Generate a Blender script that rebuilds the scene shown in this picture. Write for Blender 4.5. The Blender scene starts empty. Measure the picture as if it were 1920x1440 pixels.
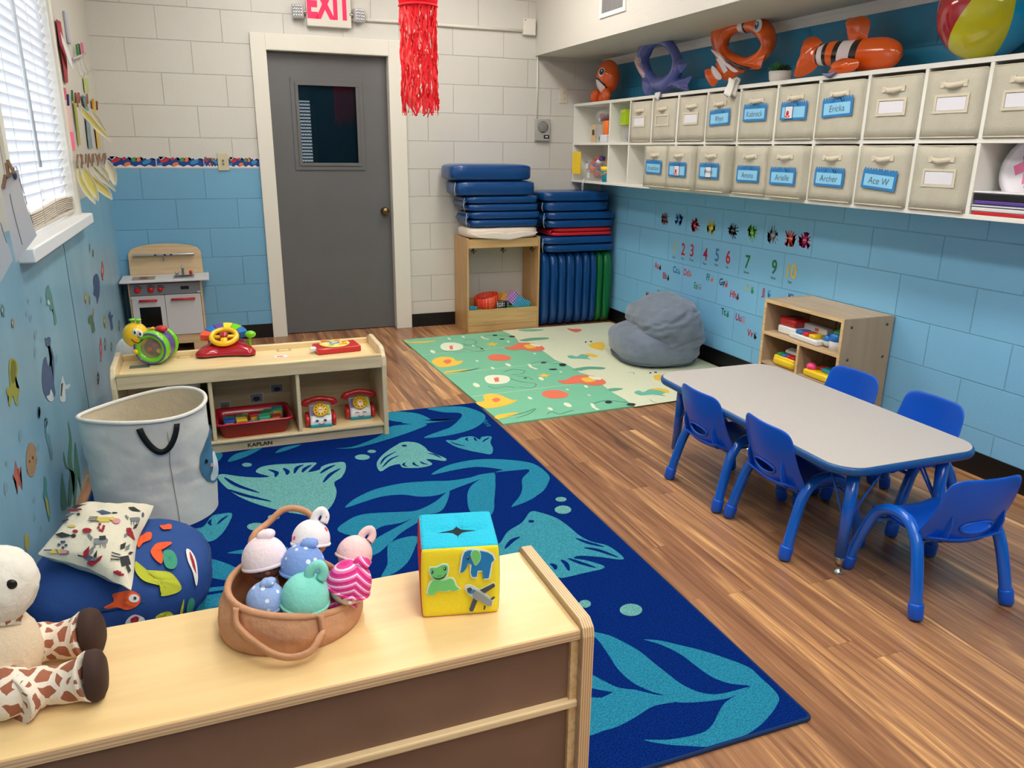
import bpy, bmesh, math, random
from mathutils import Vector, Matrix, noise
random.seed(7)
SC = bpy.context.scene
COL = SC.collection
PI = math.pi
def R(d): return math.radians(d)
# ---------------------------------------------------------------- camera (measured from the photograph's vanishing points)
F_PX, YAW, PITCH, ROLL, CAM_H = 1450.0, R(21.2), R(-16.83), R(0.6), 1.36
_f = Vector((math.sin(YAW)*math.cos(PITCH), math.cos(YAW)*math.cos(PITCH), math.sin(PITCH)))
_r = _f.cross(Vector((0, 0, 1))).normalized(); _u = _r.cross(_f)
RIGHT = math.cos(ROLL)*_r + math.sin(ROLL)*_u
UP = -math.sin(ROLL)*_r + math.cos(ROLL)*_u
cam_d = bpy.data.cameras.new('camera'); cam = bpy.data.objects.new('camera', cam_d); COL.objects.link(cam)
cam_d.sensor_width = 36; cam_d.lens = F_PX/1920*36; cam_d.clip_start = .02; cam_d.clip_end = 60
cam.matrix_world = Matrix((( RIGHT.x, UP.x, -_f.x, 0), (RIGHT.y, UP.y, -_f.y, 0), (RIGHT.z, UP.z, -_f.z, CAM_H), (0, 0, 0, 1)))
SC.camera = cam
# measuring helper: where the sight line through a pixel of the 1920x1440 photograph meets a plane of the room
def hit(px, py, axis, val):
    d = RIGHT*((px-960)/F_PX) - UP*((py-720)/F_PX) + _f
    c = Vector((0, 0, CAM_H)); t = (val-c[axis])/d[axis]
    return c + d*t
# ---------------------------------------------------------------- colours and materials
def srgb(c):
    out = []
    for v in c[:3]:
        v /= 255.0
        out.append(v/12.92 if v <= .04045 else ((v+.055)/1.055)**2.4)
    return (*out, 1.0)
_M = {}
class NT:
    def __init__(s, m):
        m.use_nodes = True; s.t = m.node_tree; s.b = s.t.nodes['Principled BSDF']
    def n(s, kind, **kw):
        nd = s.t.nodes.new('ShaderNode'+kind)
        for k, v in kw.items():
            if k.startswith('i_'):
                key = k[2:]
                nd.inputs[int(key) if key.isdigit() else key.replace('_', ' ')].default_value = v
            else: setattr(nd, k, v)
        return nd
    def l(s, a, b): s.t.links.new(a, b)
def mat(name, col, rough=.5, metal=0, spec=.5, bump=0, bscale=60, var=0, coat=0, trans=0, ior=1.45, alpha=1, emit=0, sheen=0, vscale=None, sub=0):
    if name in _M: return _M[name]
    m = bpy.data.materials.new(name); q = NT(m); b = q.b
    c = srgb(col); b.inputs['Base Color'].default_value = c; m.diffuse_color = c
    b.inputs['Roughness'].default_value = rough; b.inputs['Metallic'].default_value = metal
    b.inputs['Specular IOR Level'].default_value = spec; b.inputs['IOR'].default_value = ior
    if coat: b.inputs['Coat Weight'].default_value = coat; b.inputs['Coat Roughness'].default_value = .08
    if trans: b.inputs['Transmission Weight'].default_value = trans
    if alpha < 1: b.inputs['Alpha'].default_value = alpha
    if sheen: b.inputs['Sheen Weight'].default_value = sheen
    if sub: b.inputs['Subsurface Weight'].default_value = sub; b.inputs['Subsurface Scale'].default_value = .02
    if emit: b.inputs['Emission Color'].default_value = c; b.inputs['Emission Strength'].default_value = emit
    tc = q.n('TexCoord')
    if var:
        ns = q.n('TexNoise', i_Scale=vscale or bscale, i_Detail=4.0); q.l(tc.outputs['Object'], ns.inputs['Vector'])
        mr = q.n('MapRange'); mr.inputs[1].default_value = .3; mr.inputs[2].default_value = .7; mr.inputs[3].default_value = 1-var; mr.inputs[4].default_value = 1+var
        q.l(ns.outputs['Fac'], mr.inputs[0])
        mx = q.n('MixRGB', blend_type='MULTIPLY'); mx.inputs[0].default_value = 1; mx.inputs[1].default_value = c
        q.l(mr.outputs[0], mx.inputs[2]); q.l(mx.outputs[0], b.inputs['Base Color'])
    if bump:
        ns = q.n('TexNoise', i_Scale=bscale, i_Detail=3.0); q.l(tc.outputs['Object'], ns.inputs['Vector'])
        bp = q.n('Bump', i_Strength=bump, i_Distance=.01); q.l(ns.outputs['Fac'], bp.inputs['Height']); q.l(bp.outputs[0], b.inputs['Normal'])
    _M[name] = m; return m
def wood(name, light, dark, axis=0, scale=1.0, rough=.4, contrast=1.0):
    if name in _M: return _M[name]
    m = bpy.data.materials.new(name); q = NT(m); m.diffuse_color = srgb(light)
    tc = q.n('TexCoord'); mp = q.n('Mapping'); s = [14*scale]*3; s[axis] = 1.3*scale; mp.inputs['Scale'].default_value = s
    q.l(tc.outputs['Object'], mp.inputs['Vector'])
    n1 = q.n('TexNoise', i_Scale=3.0, i_Detail=6.0, i_Distortion=.6); q.l(mp.outputs[0], n1.inputs['Vector'])
    cr = q.n('ValToRGB'); cr.color_ramp.elements[0].position = .5-.22*contrast; cr.color_ramp.elements[0].color = srgb(dark)
    cr.color_ramp.elements[1].position = .5+.1*contrast; cr.color_ramp.elements[1].color = srgb(light)
    q.l(n1.outputs['Fac'], cr.inputs[0]); q.l(cr.outputs[0], q.b.inputs['Base Color'])
    q.b.inputs['Roughness'].default_value = rough
    _M[name] = m; return m
# ---------------------------------------------------------------- geometry helpers
class MB:
    """collects faces of one mesh with material slots"""
    def __init__(s): s.bm = bmesh.new(); s.mats = []
    def mi(s, m):
        if m not in s.mats: s.mats.append(m)
        return s.mats.index(m)
    def _tag(s, faces, m, smooth=False):
        i = s.mi(m)
        for f in faces: f.material_index = i; f.smooth = smooth
    def box(s, x0, x1, y0, y1, z0, z1, m, bev=0, seg=2, rot=None, piv=None):
        vs = [s.bm.verts.new((x, y, z)) for x in (x0, x1) for y in (y0, y1) for z in (z0, z1)]
        q = [(0, 1, 3, 2), (4, 6, 7, 5), (0, 4, 5, 1), (2, 3, 7, 6), (0, 2, 6, 4), (1, 5, 7, 3)]
        fs = [s.bm.faces.new([vs[i] for i in t]) for t in q]
        s._tag(fs, m)
        if bev:
            es = list({e for f in fs for e in f.edges})
            r = bmesh.ops.bevel(s.bm, geom=es, offset=bev, segments=seg, profile=.5, affect='EDGES')
            s._tag(r['faces'], m)
            for f in r['faces']: f.smooth = True
            vs = list({v for f in r['faces'] for v in f.verts} | {v for v in vs if v.is_valid})
        if rot is not None:
            bmesh.ops.transform(s.bm, matrix=Matrix.Translation(piv or (0, 0, 0)) @ rot @ Matrix.Translation(-Vector(piv or (0, 0, 0))), verts=[v for v in vs if v.is_valid])
        return s
    def poly(s, pts, m):
        vs = [s.bm.verts.new(p) for p in pts]
        try: f = s.bm.faces.new(vs)
        except ValueError: return s
        s._tag([f], m)
        if len(vs) > 4:
            r = bmesh.ops.triangulate(s.bm, faces=[f]); s._tag(r['faces'], m)
        return s
    def prism(s, pts, off, m, m_side=None, smooth=False):
        """closed outline pts extruded by vector off"""
        off = Vector(off); a = [s.bm.verts.new(p) for p in pts]; b = [s.bm.verts.new(Vector(p)+off) for p in pts]
        n = len(a); sides = []
        for i in range(n): sides.append(s.bm.faces.new((a[i], a[(i+1) % n], b[(i+1) % n], b[i])))
        s._tag(sides, m_side or m, smooth)
        f1 = s.bm.faces.new(a[::-1]); f2 = s.bm.faces.new(b); s._tag([f1, f2], m)
        if n > 4:
            r = bmesh.ops.triangulate(s.bm, faces=[f1, f2]); s._tag(r['faces'], m)
        return s
    def tube(s, pts, rad, m, seg=12, closed=False, caps=True, flat=None, mats=None):
        pts = [Vector(p) for p in pts]; n = len(pts)
        rr = rad if isinstance(rad, (list, tuple)) else [rad]*n
        rings = []; up = None
        for i, p in enumerate(pts):
            if closed: t = pts[(i+1) % n]-pts[i-1]
            else: t = pts[min(i+1, n-1)]-pts[max(i-1, 0)]
            t.normalize()
            if up is None:
                up = Vector((0, 0, 1)) if abs(t.z) < .9 else Vector((1, 0, 0))
            sd = t.cross(up).normalized(); up = sd.cross(t).normalized()
            ring = []
            for k in range(seg):
                a = 2*PI*k/seg; fx = (flat[0] if flat else 1); fy = (flat[1] if flat else 1)
                ring.append(s.bm.verts.new(p+(sd*math.cos(a)*fx+up*math.sin(a)*fy)*rr[i]))
            rings.append(ring)
        N = n if closed else n-1
        for i in range(N):
            A, B = rings[i], rings[(i+1) % n]; off = 0
            if closed and i == n-1:
                off = min(range(seg), key=lambda o: (A[0].co-B[o].co).length)
            fs = [s.bm.faces.new((A[k], A[(k+1) % seg], B[(k+1+off) % seg], B[(k+off) % seg])) for k in range(seg)]
            s._tag(fs, mats[i] if mats else m, True)
        if caps and not closed:
            s._tag([s.bm.faces.new(rings[0][::-1])], mats[0] if mats else m); s._tag([s.bm.faces.new(rings[-1])], mats[-1] if mats else m)
        return s
    def lathe(s, prof, m, seg=24, c=(0, 0, 0), mats=None, M=None):
        """prof: list of (r, z)"""
        c = Vector(c); M = M or Matrix()
        rings = []
        for r, z in prof:
            if r < 1e-5: rings.append([s.bm.verts.new(M @ (c+Vector((0, 0, z))))])
            else: rings.append([s.bm.verts.new(M @ (c+Vector((r*math.cos(2*PI*k/seg), r*math.sin(2*PI*k/seg), z)))) for k in range(seg)])
        for i in range(len(rings)-1):
            A, B = rings[i], rings[i+1]; fs = []
            for k in range(seg):
                k2 = (k+1) % seg
                if len(A) == 1 and len(B) == 1: continue
                if len(A) == 1: fs.append(s.bm.faces.new((A[0], B[k2], B[k])))
                elif len(B) == 1: fs.append(s.bm.faces.new((A[k], A[k2], B[0])))
                else: fs.append(s.bm.faces.new((A[k], A[k2], B[k2], B[k])))
            s._tag(fs, mats[i] if mats else m, True)
        return s
    def blob(s, c, r, m, seg=20, rings=12, pw=1.0, rot=None, fn=None, mfn=None):
        """ellipsoid / superellipsoid with optional displacement fn(unit)->scale and material fn(unit)"""
        c = Vector(c); r = Vector(r) if hasattr(r, '__len__') else Vector((r, r, r)); rot = rot or Matrix()
        sg = lambda v: math.copysign(abs(v)**pw, v)
        vs = []
        for i in range(rings+1):
            th = PI*i/rings; row = []
            for k in range(seg):
                ph = 2*PI*k/seg
                u = Vector((sg(math.sin(th))*sg(math.cos(ph)), sg(math.sin(th))*sg(math.sin(ph)), sg(math.cos(th))))
                d = fn(u) if fn else 1
                row.append((u, Vector((u.x*r.x, u.y*r.y, u.z*r.z))*d))
                if i in (0, rings): break
            vs.append([(u, s.bm.verts.new(c+rot @ p)) for u, p in row])
        for i in range(rings):
            A, B = vs[i], vs[i+1]
            for k in range(seg):
                k2 = (k+1) % seg
                if len(A) == 1: q = (A[0], B[k], B[k2])
                elif len(B) == 1: q = (A[k], B[0], A[k2])
                else: q = (A[k], B[k], B[k2], A[k2])
                f = s.bm.faces.new([v for _, v in q]); f.smooth = True
                mm = mfn(sum((u for u, _ in q), Vector())/len(q)) if mfn else m
                f.material_index = s.mi(mm)
        return s
    def grid(s, nu, nv, fn, m, smooth=True, cu=False, mfn=None):
        vs = [[s.bm.verts.new(fn(i/(nu if cu else nu-1), j/(nv-1))) for j in range(nv)] for i in range(nu)]
        for i in range(nu if cu else nu-1):
            for j in range(nv-1):
                f = s.bm.faces.new((vs[i][j], vs[(i+1) % nu][j], vs[(i+1) % nu][j+1], vs[i][j+1])); f.smooth = smooth
                f.material_index = s.mi(mfn(i/nu, j/nv) if mfn else m)
        return s
    def build(s, name, parent=None, loc=None, rot=None, solid=0, sub=0, recalc=True, bevel=0, dec=None):
        if recalc: bmesh.ops.recalc_face_normals(s.bm, faces=s.bm.faces)
        me = bpy.data.meshes.new(name); s.bm.to_mesh(me); s.bm.free()
        for m in s.mats: me.materials.append(m)
        o = bpy.data.objects.new(name, me); COL.objects.link(o)
        if parent: o.parent = parent
        if loc is not None: o.location = loc
        if rot is not None: o.rotation_euler = rot
        if solid:
            md = o.modifiers.new('solid', 'SOLIDIFY'); md.thickness = solid; md.offset = 0
        if bevel:
            md = o.modifiers.new('bevel', 'BEVEL'); md.width = bevel; md.segments = 2
        if sub:
            md = o.modifiers.new('sub', 'SUBSURF'); md.levels = sub; md.render_levels = sub
        return o
def tag(o, label=None, cat=None, group=None, kind=None):
    if label: o['label'] = label
    if cat: o['category'] = cat
    if group: o['group'] = group
    if kind: o['kind'] = kind
    return o
def thing(name, label, cat, loc=(0, 0, 0), rz=0, group=None):
    o = bpy.data.objects.new(name, None); COL.objects.link(o); o.location = loc; o.rotation_euler = (0, 0, rz); o.empty_display_size = .05
    return tag(o, label, cat, group)
def copy_tree(o, parent=None, loc=None, rz=None, label=None):
    c = o.copy(); COL.objects.link(c)
    if parent: c.parent = parent
    for ch in list(o.children): copy_tree(ch, c)
    if loc is not None: c.location = loc
    if rz is not None: c.rotation_euler = (0, 0, rz)
    if label: c['label'] = label
    return c
def struct(o): o['kind'] = 'structure'; return o
def spline(pts, per=5, closed=True):
    pts = [Vector(p) for p in pts]; n = len(pts); out = []
    for i in range(n if closed else n-1):
        if closed: a, b, c, d = pts[i-1], pts[i], pts[(i+1) % n], pts[(i+2) % n]
        else: a, b, c, d = pts[max(i-1, 0)], pts[i], pts[i+1], pts[min(i+2, n-1)]
        for k in range(per):
            t = k/per
            out.append(.5*((2*b)+(c-a)*t+(2*a-5*b+4*c-d)*t*t+(3*b-a-3*c+d)*t**3))
    if not closed: out.append(pts[-1])
    return out
def rrect(w, h, r, seg=5, c=(0, 0)):
    out = []
    for cx, cy, a0 in ((w/2-r, h/2-r, 0), (-w/2+r, h/2-r, 90), (-w/2+r, -h/2+r, 180), (w/2-r, -h/2+r, 270)):
        for k in range(seg+1):
            a = R(a0+90*k/seg); out.append((c[0]+cx+r*math.cos(a), c[1]+cy+r*math.sin(a)))
    return out
def ell(cx, cy, rx, ry, n=16, a=0):
    return [(cx+rx*math.cos(t)*math.cos(a)-ry*math.sin(t)*math.sin(a), cy+rx*math.cos(t)*math.sin(a)+ry*math.sin(t)*math.cos(a)) for t in [2*PI*k/n for k in range(n)]]
# text as mesh faces in a frame given by origin o, unit right u, unit up v
def text_mesh(mb, s, size, m, o, u, v, align='CENTER', shear=0, bold=0):
    cu = bpy.data.curves.new('t', 'FONT'); cu.body = s; cu.size = size; cu.align_x = align; cu.align_y = 'CENTER'; cu.offset = bold; cu.shear = shear
    ob = bpy.data.objects.new('t', cu); COL.objects.link(ob)
    me = bpy.data.meshes.new_from_object(ob.evaluated_get(bpy.context.evaluated_depsgraph_get()))
    o = Vector(o); u = Vector(u); v = Vector(v); i = mb.mi(m)
    vs = [mb.bm.verts.new(o+u*p.co.x+v*p.co.y) for p in me.vertices]
    for p in me.polygons:
        try: f = mb.bm.faces.new([vs[k] for k in p.vertices]); f.material_index = i
        except ValueError: pass
    bpy.data.objects.remove(ob); bpy.data.curves.remove(cu); bpy.data.meshes.remove(me)
def zigline(mb, pts, w, m, n, off=0):
    """thin flat stroke along 3-D pts lying in a plane with normal n"""
    n = Vector(n); pts = [Vector(p)+n*off for p in pts]
    L = []
    for i, p in enumerate(pts):
        t = (pts[min(i+1, len(pts)-1)]-pts[max(i-1, 0)]).normalized(); sd = t.cross(n).normalized()*w/2; L.append((p+sd, p-sd))
    vs = [(mb.bm.verts.new(a), mb.bm.verts.new(b)) for a, b in L]
    i_ = mb.mi(m)
    for i in range(len(vs)-1):
        f = mb.bm.faces.new((vs[i][0], vs[i+1][0], vs[i+1][1], vs[i][1])); f.material_index = i_
# ================================================================ THE ROOM
XL, XR, YB, YF, ZC = -.595, 3.07, 5.92, -2.2, 2.78
CH = .2026
def wall_mat(name, cols, mode):
    m = bpy.data.materials.new(name); q = NT(m); b = q.b
    g = q.n('NewGeometry'); sp = q.n('SeparateXYZ'); q.l(g.outputs['Position'], sp.inputs[0])
    cb = q.n('CombineXYZ')
    if mode == 'back': q.l(sp.outputs['X'], cb.inputs[0]); bw = .4
    else:
        a = q.n('Math', operation='SUBTRACT'); q.l(sp.outputs['Y'], a.inputs[0]); a.inputs[1].default_value = 4.83; q.l(a.outputs[0], cb.inputs[0]); bw = .41
    q.l(sp.outputs['Z'], cb.inputs[1])
    br = q.n('TexBrick', offset=.5, offset_frequency=2); q.l(cb.outputs[0], br.inputs['Vector'])
    br.inputs['Scale'].default_value = 1; br.inputs['Mortar Size'].default_value = .0028; br.inputs['Mortar Smooth'].default_value = .6
    br.inputs['Brick Width'].default_value = bw; br.inputs['Row Height'].default_value = CH
    br.inputs['Color1'].default_value = (1, 1, 1, 1); br.inputs['Color2'].default_value = (.97, .97, .97, 1); br.inputs['Mortar'].default_value = (.9, .9, .9, 1)
    n1 = q.n('TexNoise', i_Scale=90.0, i_Detail=4.0); q.l(g.outputs['Position'], n1.inputs['Vector'])
    n2 = q.n('TexNoise', i_Scale=2.2, i_Detail=3.0); q.l(g.outputs['Position'], n2.inputs['Vector'])
    b1 = q.n('Bump', i_Strength=.25, i_Distance=.004); q.l(n1.outputs['Fac'], b1.inputs['Height'])
    b2 = q.n('Bump', i_Strength=1.0, i_Distance=.004, invert=True); q.l(br.outputs['Fac'], b2.inputs['Height']); q.l(b1.outputs[0], b2.inputs['Normal'])
    q.l(b2.outputs[0], b.inputs['Normal'])
    # paint split in height (z) and, on the back wall, only left of the door
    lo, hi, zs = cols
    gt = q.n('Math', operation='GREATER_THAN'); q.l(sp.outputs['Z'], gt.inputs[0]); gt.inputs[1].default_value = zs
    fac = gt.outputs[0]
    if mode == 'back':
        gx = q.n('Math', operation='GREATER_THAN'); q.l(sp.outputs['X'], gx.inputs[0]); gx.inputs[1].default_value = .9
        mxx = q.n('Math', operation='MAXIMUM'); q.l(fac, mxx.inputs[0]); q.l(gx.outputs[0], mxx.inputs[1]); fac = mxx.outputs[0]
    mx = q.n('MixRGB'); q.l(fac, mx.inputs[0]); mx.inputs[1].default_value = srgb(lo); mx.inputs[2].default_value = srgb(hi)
    m2 = q.n('MixRGB', blend_type='MULTIPLY'); m2.inputs[0].default_value = 1; q.l(mx.outputs[0], m2.inputs[1]); q.l(br.outputs['Color'], m2.inputs[2])
    mr = q.n('MapRange'); mr.inputs[3].default_value = .93; mr.inputs[4].default_value = 1.05; q.l(n2.outputs['Fac'], mr.inputs[0])
    m3 = q.n('MixRGB', blend_type='MULTIPLY'); m3.inputs[0].default_value = 1; q.l(m2.outputs[0], m3.inputs[1]); q.l(mr.outputs[0], m3.inputs[2])
    q.l(m3.outputs[0], b.inputs['Base Color']); b.inputs['Roughness'].default_value = .42
    return m
WHITE = (208, 205, 197); SKY = (130, 194, 234)
M_back = wall_mat('painted_block_back', ((112, 168, 202), WHITE, 1.216), 'back')
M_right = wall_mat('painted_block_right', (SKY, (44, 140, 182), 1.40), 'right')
M_white = mat('white_gloss_paint', (228, 226, 220), .35, bump=.05, bscale=30)
M_plaster = mat('cream_textured_plaster', (208, 205, 195), .7, bump=.35, bscale=140)
M_black = mat('black_vinyl_base', (12, 12, 14), .4)
def left_mat():
    m = bpy.data.materials.new('left_wall_panel'); q = NT(m); b = q.b
    g = q.n('NewGeometry'); sp = q.n('SeparateXYZ'); q.l(g.outputs['Position'], sp.inputs[0])
    gt = q.n('Math', operation='GREATER_THAN'); q.l(sp.outputs['Z'], gt.inputs[0]); gt.inputs[1].default_value = 1.10
    n1 = q.n('TexNoise', i_Scale=3.0, i_Detail=5.0)
    mp = q.n('Mapping'); mp.inputs['Scale'].default_value = (1, 1.6, .7); q.l(g.outputs['Position'], mp.inputs[0]); q.l(mp.outputs[0], n1.inputs['Vector'])
    cr = q.n('ValToRGB'); cr.color_ramp.elements[0].color = srgb((118, 164, 188)); cr.color_ramp.elements[1].color = srgb((134, 178, 200))
    cr.color_ramp.elements[0].position = .35; cr.color_ramp.elements[1].position = .7
    q.l(n1.outputs['Fac'], cr.inputs[0])
    mx = q.n('MixRGB'); q.l(gt.outputs[0], mx.inputs[0]); q.l(cr.outputs[0], mx.inputs[1]); mx.inputs[2].default_value = srgb((196, 192, 180))
    q.l(mx.outputs[0], b.inputs['Base Color']); b.inputs['Roughness'].default_value = .35
    n2 = q.n('TexNoise', i_Scale=60.0); q.l(g.outputs['Position'], n2.inputs['Vector']); bp = q.n('Bump', i_Strength=.1, i_Distance=.004); q.l(n2.outputs['Fac'], bp.inputs['Height']); q.l(bp.outputs[0], b.inputs['Normal'])
    return m
M_left = left_mat()
def floor_mat():
    m = bpy.data.materials.new('laminate_planks'); q = NT(m); b = q.b
    g = q.n('NewGeometry'); sp = q.n('SeparateXYZ'); q.l(g.outputs['Position'], sp.inputs[0])
    W, L = .098, 1.15
    def M(op, a, c=None, d=None):
        nd = q.n('Math', operation=op)
        for i, v in enumerate((a, c, d)):
            if v is None: continue
            if isinstance(v, (int, float)): nd.inputs[i].default_value = v
            else: q.l(v, nd.inputs[i])
        return nd.outputs[0]
    xs = M('DIVIDE', M('ADD', sp.outputs['X'], 5.026), W); row = M('FLOOR', xs)
    wn = q.n('TexWhiteNoise', noise_dimensions='1D'); q.l(row, wn.inputs['W'])
    ys = M('DIVIDE', M('ADD', M('ADD', sp.outputs['Y'], 20), M('MULTIPLY', wn.outputs['Value'], L)), L); idy = M('FLOOR', ys)
    cb = q.n('CombineXYZ'); q.l(row, cb.inputs[0]); q.l(idy, cb.inputs[1])
    w2 = q.n('TexWhiteNoise', noise_dimensions='3D'); q.l(cb.outputs[0], w2.inputs['Vector'])
    ofs = q.n('VectorMath', operation='SCALE'); q.l(w2.outputs['Color'], ofs.inputs[0]); ofs.inputs['Scale'].default_value = 37
    ad = q.n('VectorMath', operation='ADD'); q.l(g.outputs['Position'], ad.inputs[0]); q.l(ofs.outputs[0], ad.inputs[1])
    mp = q.n('Mapping'); mp.inputs['Scale'].default_value = (26, 1.1, 1); q.l(ad.outputs[0], mp.inputs[0])
    n1 = q.n('TexNoise', i_Scale=1.0, i_Detail=5.0, i_Roughness=.6, i_Distortion=.9); q.l(mp.outputs[0], n1.inputs['Vector'])
    mp2 = q.n('Mapping'); mp2.inputs['Scale'].default_value = (140, 3, 1); q.l(ad.outputs[0], mp2.inputs[0])
    n2 = q.n('TexNoise', i_Scale=1.0, i_Detail=3.0); q.l(mp2.outputs[0], n2.inputs['Vector'])
    cr = q.n('ValToRGB'); e = cr.color_ramp.elements
    e[0].position = .26; e[0].color = srgb((98, 64, 44)); e[1].position = .72; e[1].color = srgb((226, 176, 118))
    for p, c in ((.4, (136, 92, 64)), (.52, (160, 114, 80)), (.61, (188, 138, 92))): x = e.new(p); x.color = srgb(c)
    # per-board shift of the tone
    sh = M('ADD', n1.outputs['Fac'], M('MULTIPLY', M('SUBTRACT', w2.outputs['Value'], .5), .13)); sh = M('ADD', sh, M('MULTIPLY', M('SUBTRACT', n2.outputs['Fac'], .5), .12))
    q.l(sh, cr.inputs[0])
    # joints
    fx = M('FRACT', xs); fy = M('FRACT', ys)
    dx = M('MULTIPLY', M('MINIMUM', fx, M('SUBTRACT', 1, fx)), W); dy = M('MULTIPLY', M('MINIMUM', fy, M('SUBTRACT', 1, fy)), L)
    j = M('LESS_THAN', M('MINIMUM', dx, dy), .0009)
    mx = q.n('MixRGB', blend_type='MULTIPLY'); q.l(M('MULTIPLY', j, .45), mx.inputs[0]); q.l(cr.outputs[0], mx.inputs[1]); mx.inputs[2].default_value = (.2, .13, .1, 1)
    q.l(mx.outputs[0], b.inputs['Base Color'])
    b.inputs['Roughness'].default_value = .3; b.inputs['Specular IOR Level'].default_value = .45
    bp = q.n('Bump', i_Strength=.08, i_Distance=.002); q.l(n2.outputs['Fac'], bp.inputs['Height']); q.l(bp.outputs[0], b.inputs['Normal'])
    return m
M_floor = floor_mat()
mb = MB(); mb.box(XL-.2, XR+.2, YF-.2, YB+.2, -.1, 0, M_floor); struct(mb.build('floor'))
mb = MB(); mb.box(XL-.2, XR+.2, YF-.2, YB+.2, ZC, ZC+.1, mat('ceiling_tile', (225, 224, 218), .8, bump=.2, bscale=80)); struct(mb.build('ceiling'))
# back wall with the door opening
DX0, DX1, DZ = .47, 1.315, 2.0
mb = MB(); mb.box(XL-.2, DX0, YB, YB+.2, 0, ZC, M_back).box(DX1, XR+.2, YB, YB+.2, 0, ZC, M_back).box(DX0, DX1, YB, YB+.2, DZ, ZC, M_back)
struct(mb.build('wall_back'))
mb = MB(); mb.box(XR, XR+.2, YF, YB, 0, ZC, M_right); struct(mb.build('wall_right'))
mb = MB(); mb.box(XL-.2, XR+.2, YF-.2, YF, 0, ZC, mat('teal_paint', (44, 92, 116), .5, bump=.1, bscale=60)); struct(mb.build('wall_front'))
WY0, WY1, WZ0, WZ1 = 3.02, 4.37, 1.03, 2.5
mb = MB(); mb.box(XL-.2, XL, YF, WY0, 0, ZC, M_left).box(XL-.2, XL, WY1, YB, 0, ZC, M_left).box(XL-.2, XL, WY0, WY1, 0, WZ0, M_left).box(XL-.2, XL, WY0, WY1, WZ1, ZC, M_left)
struct(mb.build('wall_left'))
# soffit over the storage shelf
mb = MB(); mb.box(2.46, XR, YF, YB, 2.053, ZC, M_plaster); struct(mb.build('trim_1'))
mb = MB(); mb.prism([(XR-.03, YF, 2.053), (XR, YF, 2.053), (XR, YF, 2.0), (XR-.012, YF, 2.0), (XR-.018, YF, 2.03)], (0, YB-YF, 0), M_white); struct(mb.build('trim_2'))
# seam strip between two wall panels on the left wall
mb = MB(); mb.box(XL, XL+.0015, 3.835, 3.84, 0, 1.0, mat('seam_dark', (40, 90, 130), .6)); struct(mb.build('trim_3'))
# baseboards
mb = MB(); mb.box(XL, .372, YB-.006, YB, 0, .104, M_black).box(1.432, XR, YB-.006, YB, 0, .104, M_black); struct(mb.build('baseboard_back'))
mb = MB(); mb.box(XR-.006, XR, YF, YB-.006, 0, .106, M_black); struct(mb.build('baseboard_right'))
# ---- door
M_frame = mat('door_frame_paint', (222, 218, 206), .4, bump=.08, bscale=25)
M_door = mat('grey_door_paint', (98, 98, 98), .38, bump=.04, bscale=20, var=.04, vscale=5)
M_glass = mat('door_pane_glass', (14, 32, 44), .02, spec=.6, ior=1.5, alpha=.55)
mb = MB()
fy = YB-.022
mb.box(.372, .47, fy, YB+.001, 0, 2.10, M_frame).box(1.315, 1.432, fy, YB+.001, 0, 2.10, M_frame).box(.47, 1.315, fy, YB+.001, 2.0, 2.10, M_frame)
mb.box(.46, .4745, fy+.001, YB+.19, 0, 1.9955, M_frame).box(1.3105, 1.33, fy+.001, YB+.19, 0, 1.9955, M_frame).box(.46, 1.33, fy+.001, YB+.19, 1.9955, 2.01, M_frame)
mb.box(.4745, .487, YB+.101, YB+.13, 0, 1.9955, M_frame).box(1.298, 1.3105, YB+.101, YB+.13, 0, 1.9955, M_frame).box(.487, 1.298, YB+.101, YB+.13, 1.983, 1.9955, M_frame)
df = struct(mb.build('trim_4', bevel=.003))
door = thing('door_1', None, None, (.4735, YB+.055, 0)); struct(door)
mb = MB(); gx0, gx1, gz0, gz1 = .180, .627, 1.235, 1.805
W_ = .8385
mb.box(.003, gx0, 0, .045, .006, 1.993, M_door).box(gx1, W_-.003, 0, .045, .006, 1.993, M_door).box(gx0, gx1, 0, .045, .006, gz0, M_door).box(gx0, gx1, 0, .045, gz1, 1.993, M_door)
mb.build('door_slab', door)
mb = MB()
for a, w, y in ((-.03, .03, -.008), (0, .022, -.014)):
    x0, x1, z0, z1 = gx0+a, gx1-a, gz0+a, gz1-a
    mb.box(x0, x1, y, .001, z1-w, z1, M_door).box(x0, x1, y, .001, z0, z0+w, M_door).box(x0, x0+w, y, .001, z0+w, z1-w, M_door).box(x1-w, x1, y, .001, z0+w, z1-w, M_door)
mb.build('window_trim', door, bevel=.002)
mb = MB(); mb.box(gx0, gx1, .018, .024, gz0, gz1, M_glass); mb.build('window_pane', door)
mb = MB(); wire = mat('pane_wire', (30, 50, 60), .5)
for k in range(-30, 60):
    x0 = gx0+k*.02
    for sgn in (1, -1):
        a = Vector((x0, .026, gz0 if sgn > 0 else gz1)); L = gz1-gz0
        pts = [(a.x+t*L*.6, .026, a.z+sgn*t*L) for t in (0, 1)]
        # clip
        t0 = max(0, (gx0-a.x)/(L*.6)); t1 = min(1, (gx1-a.x)/(L*.6))
        if t1 <= t0: continue
        p = [(a.x+t*L*.6, .026, a.z+sgn*t*L) for t in (t0, t1)]
        zigline(mb, p, .0012, wire, (0, 1, 0))
mb.build('pane_wire_mesh', door)
mb = MB(); kn = mat('dull_brass', (120, 100, 70), .3, metal=1)
mb.lathe([(0, 0), (.03, 0), (.03, .006), (.012, .012), (.012, .03), (.026, .038), (.03, .052), (.024, .064), (0, .068)], kn, M=Matrix.Translation((.785, 0, .905)) @ Matrix.Rotation(R(90), 4, 'X'))
mb.build('door_knob', door)
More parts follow.
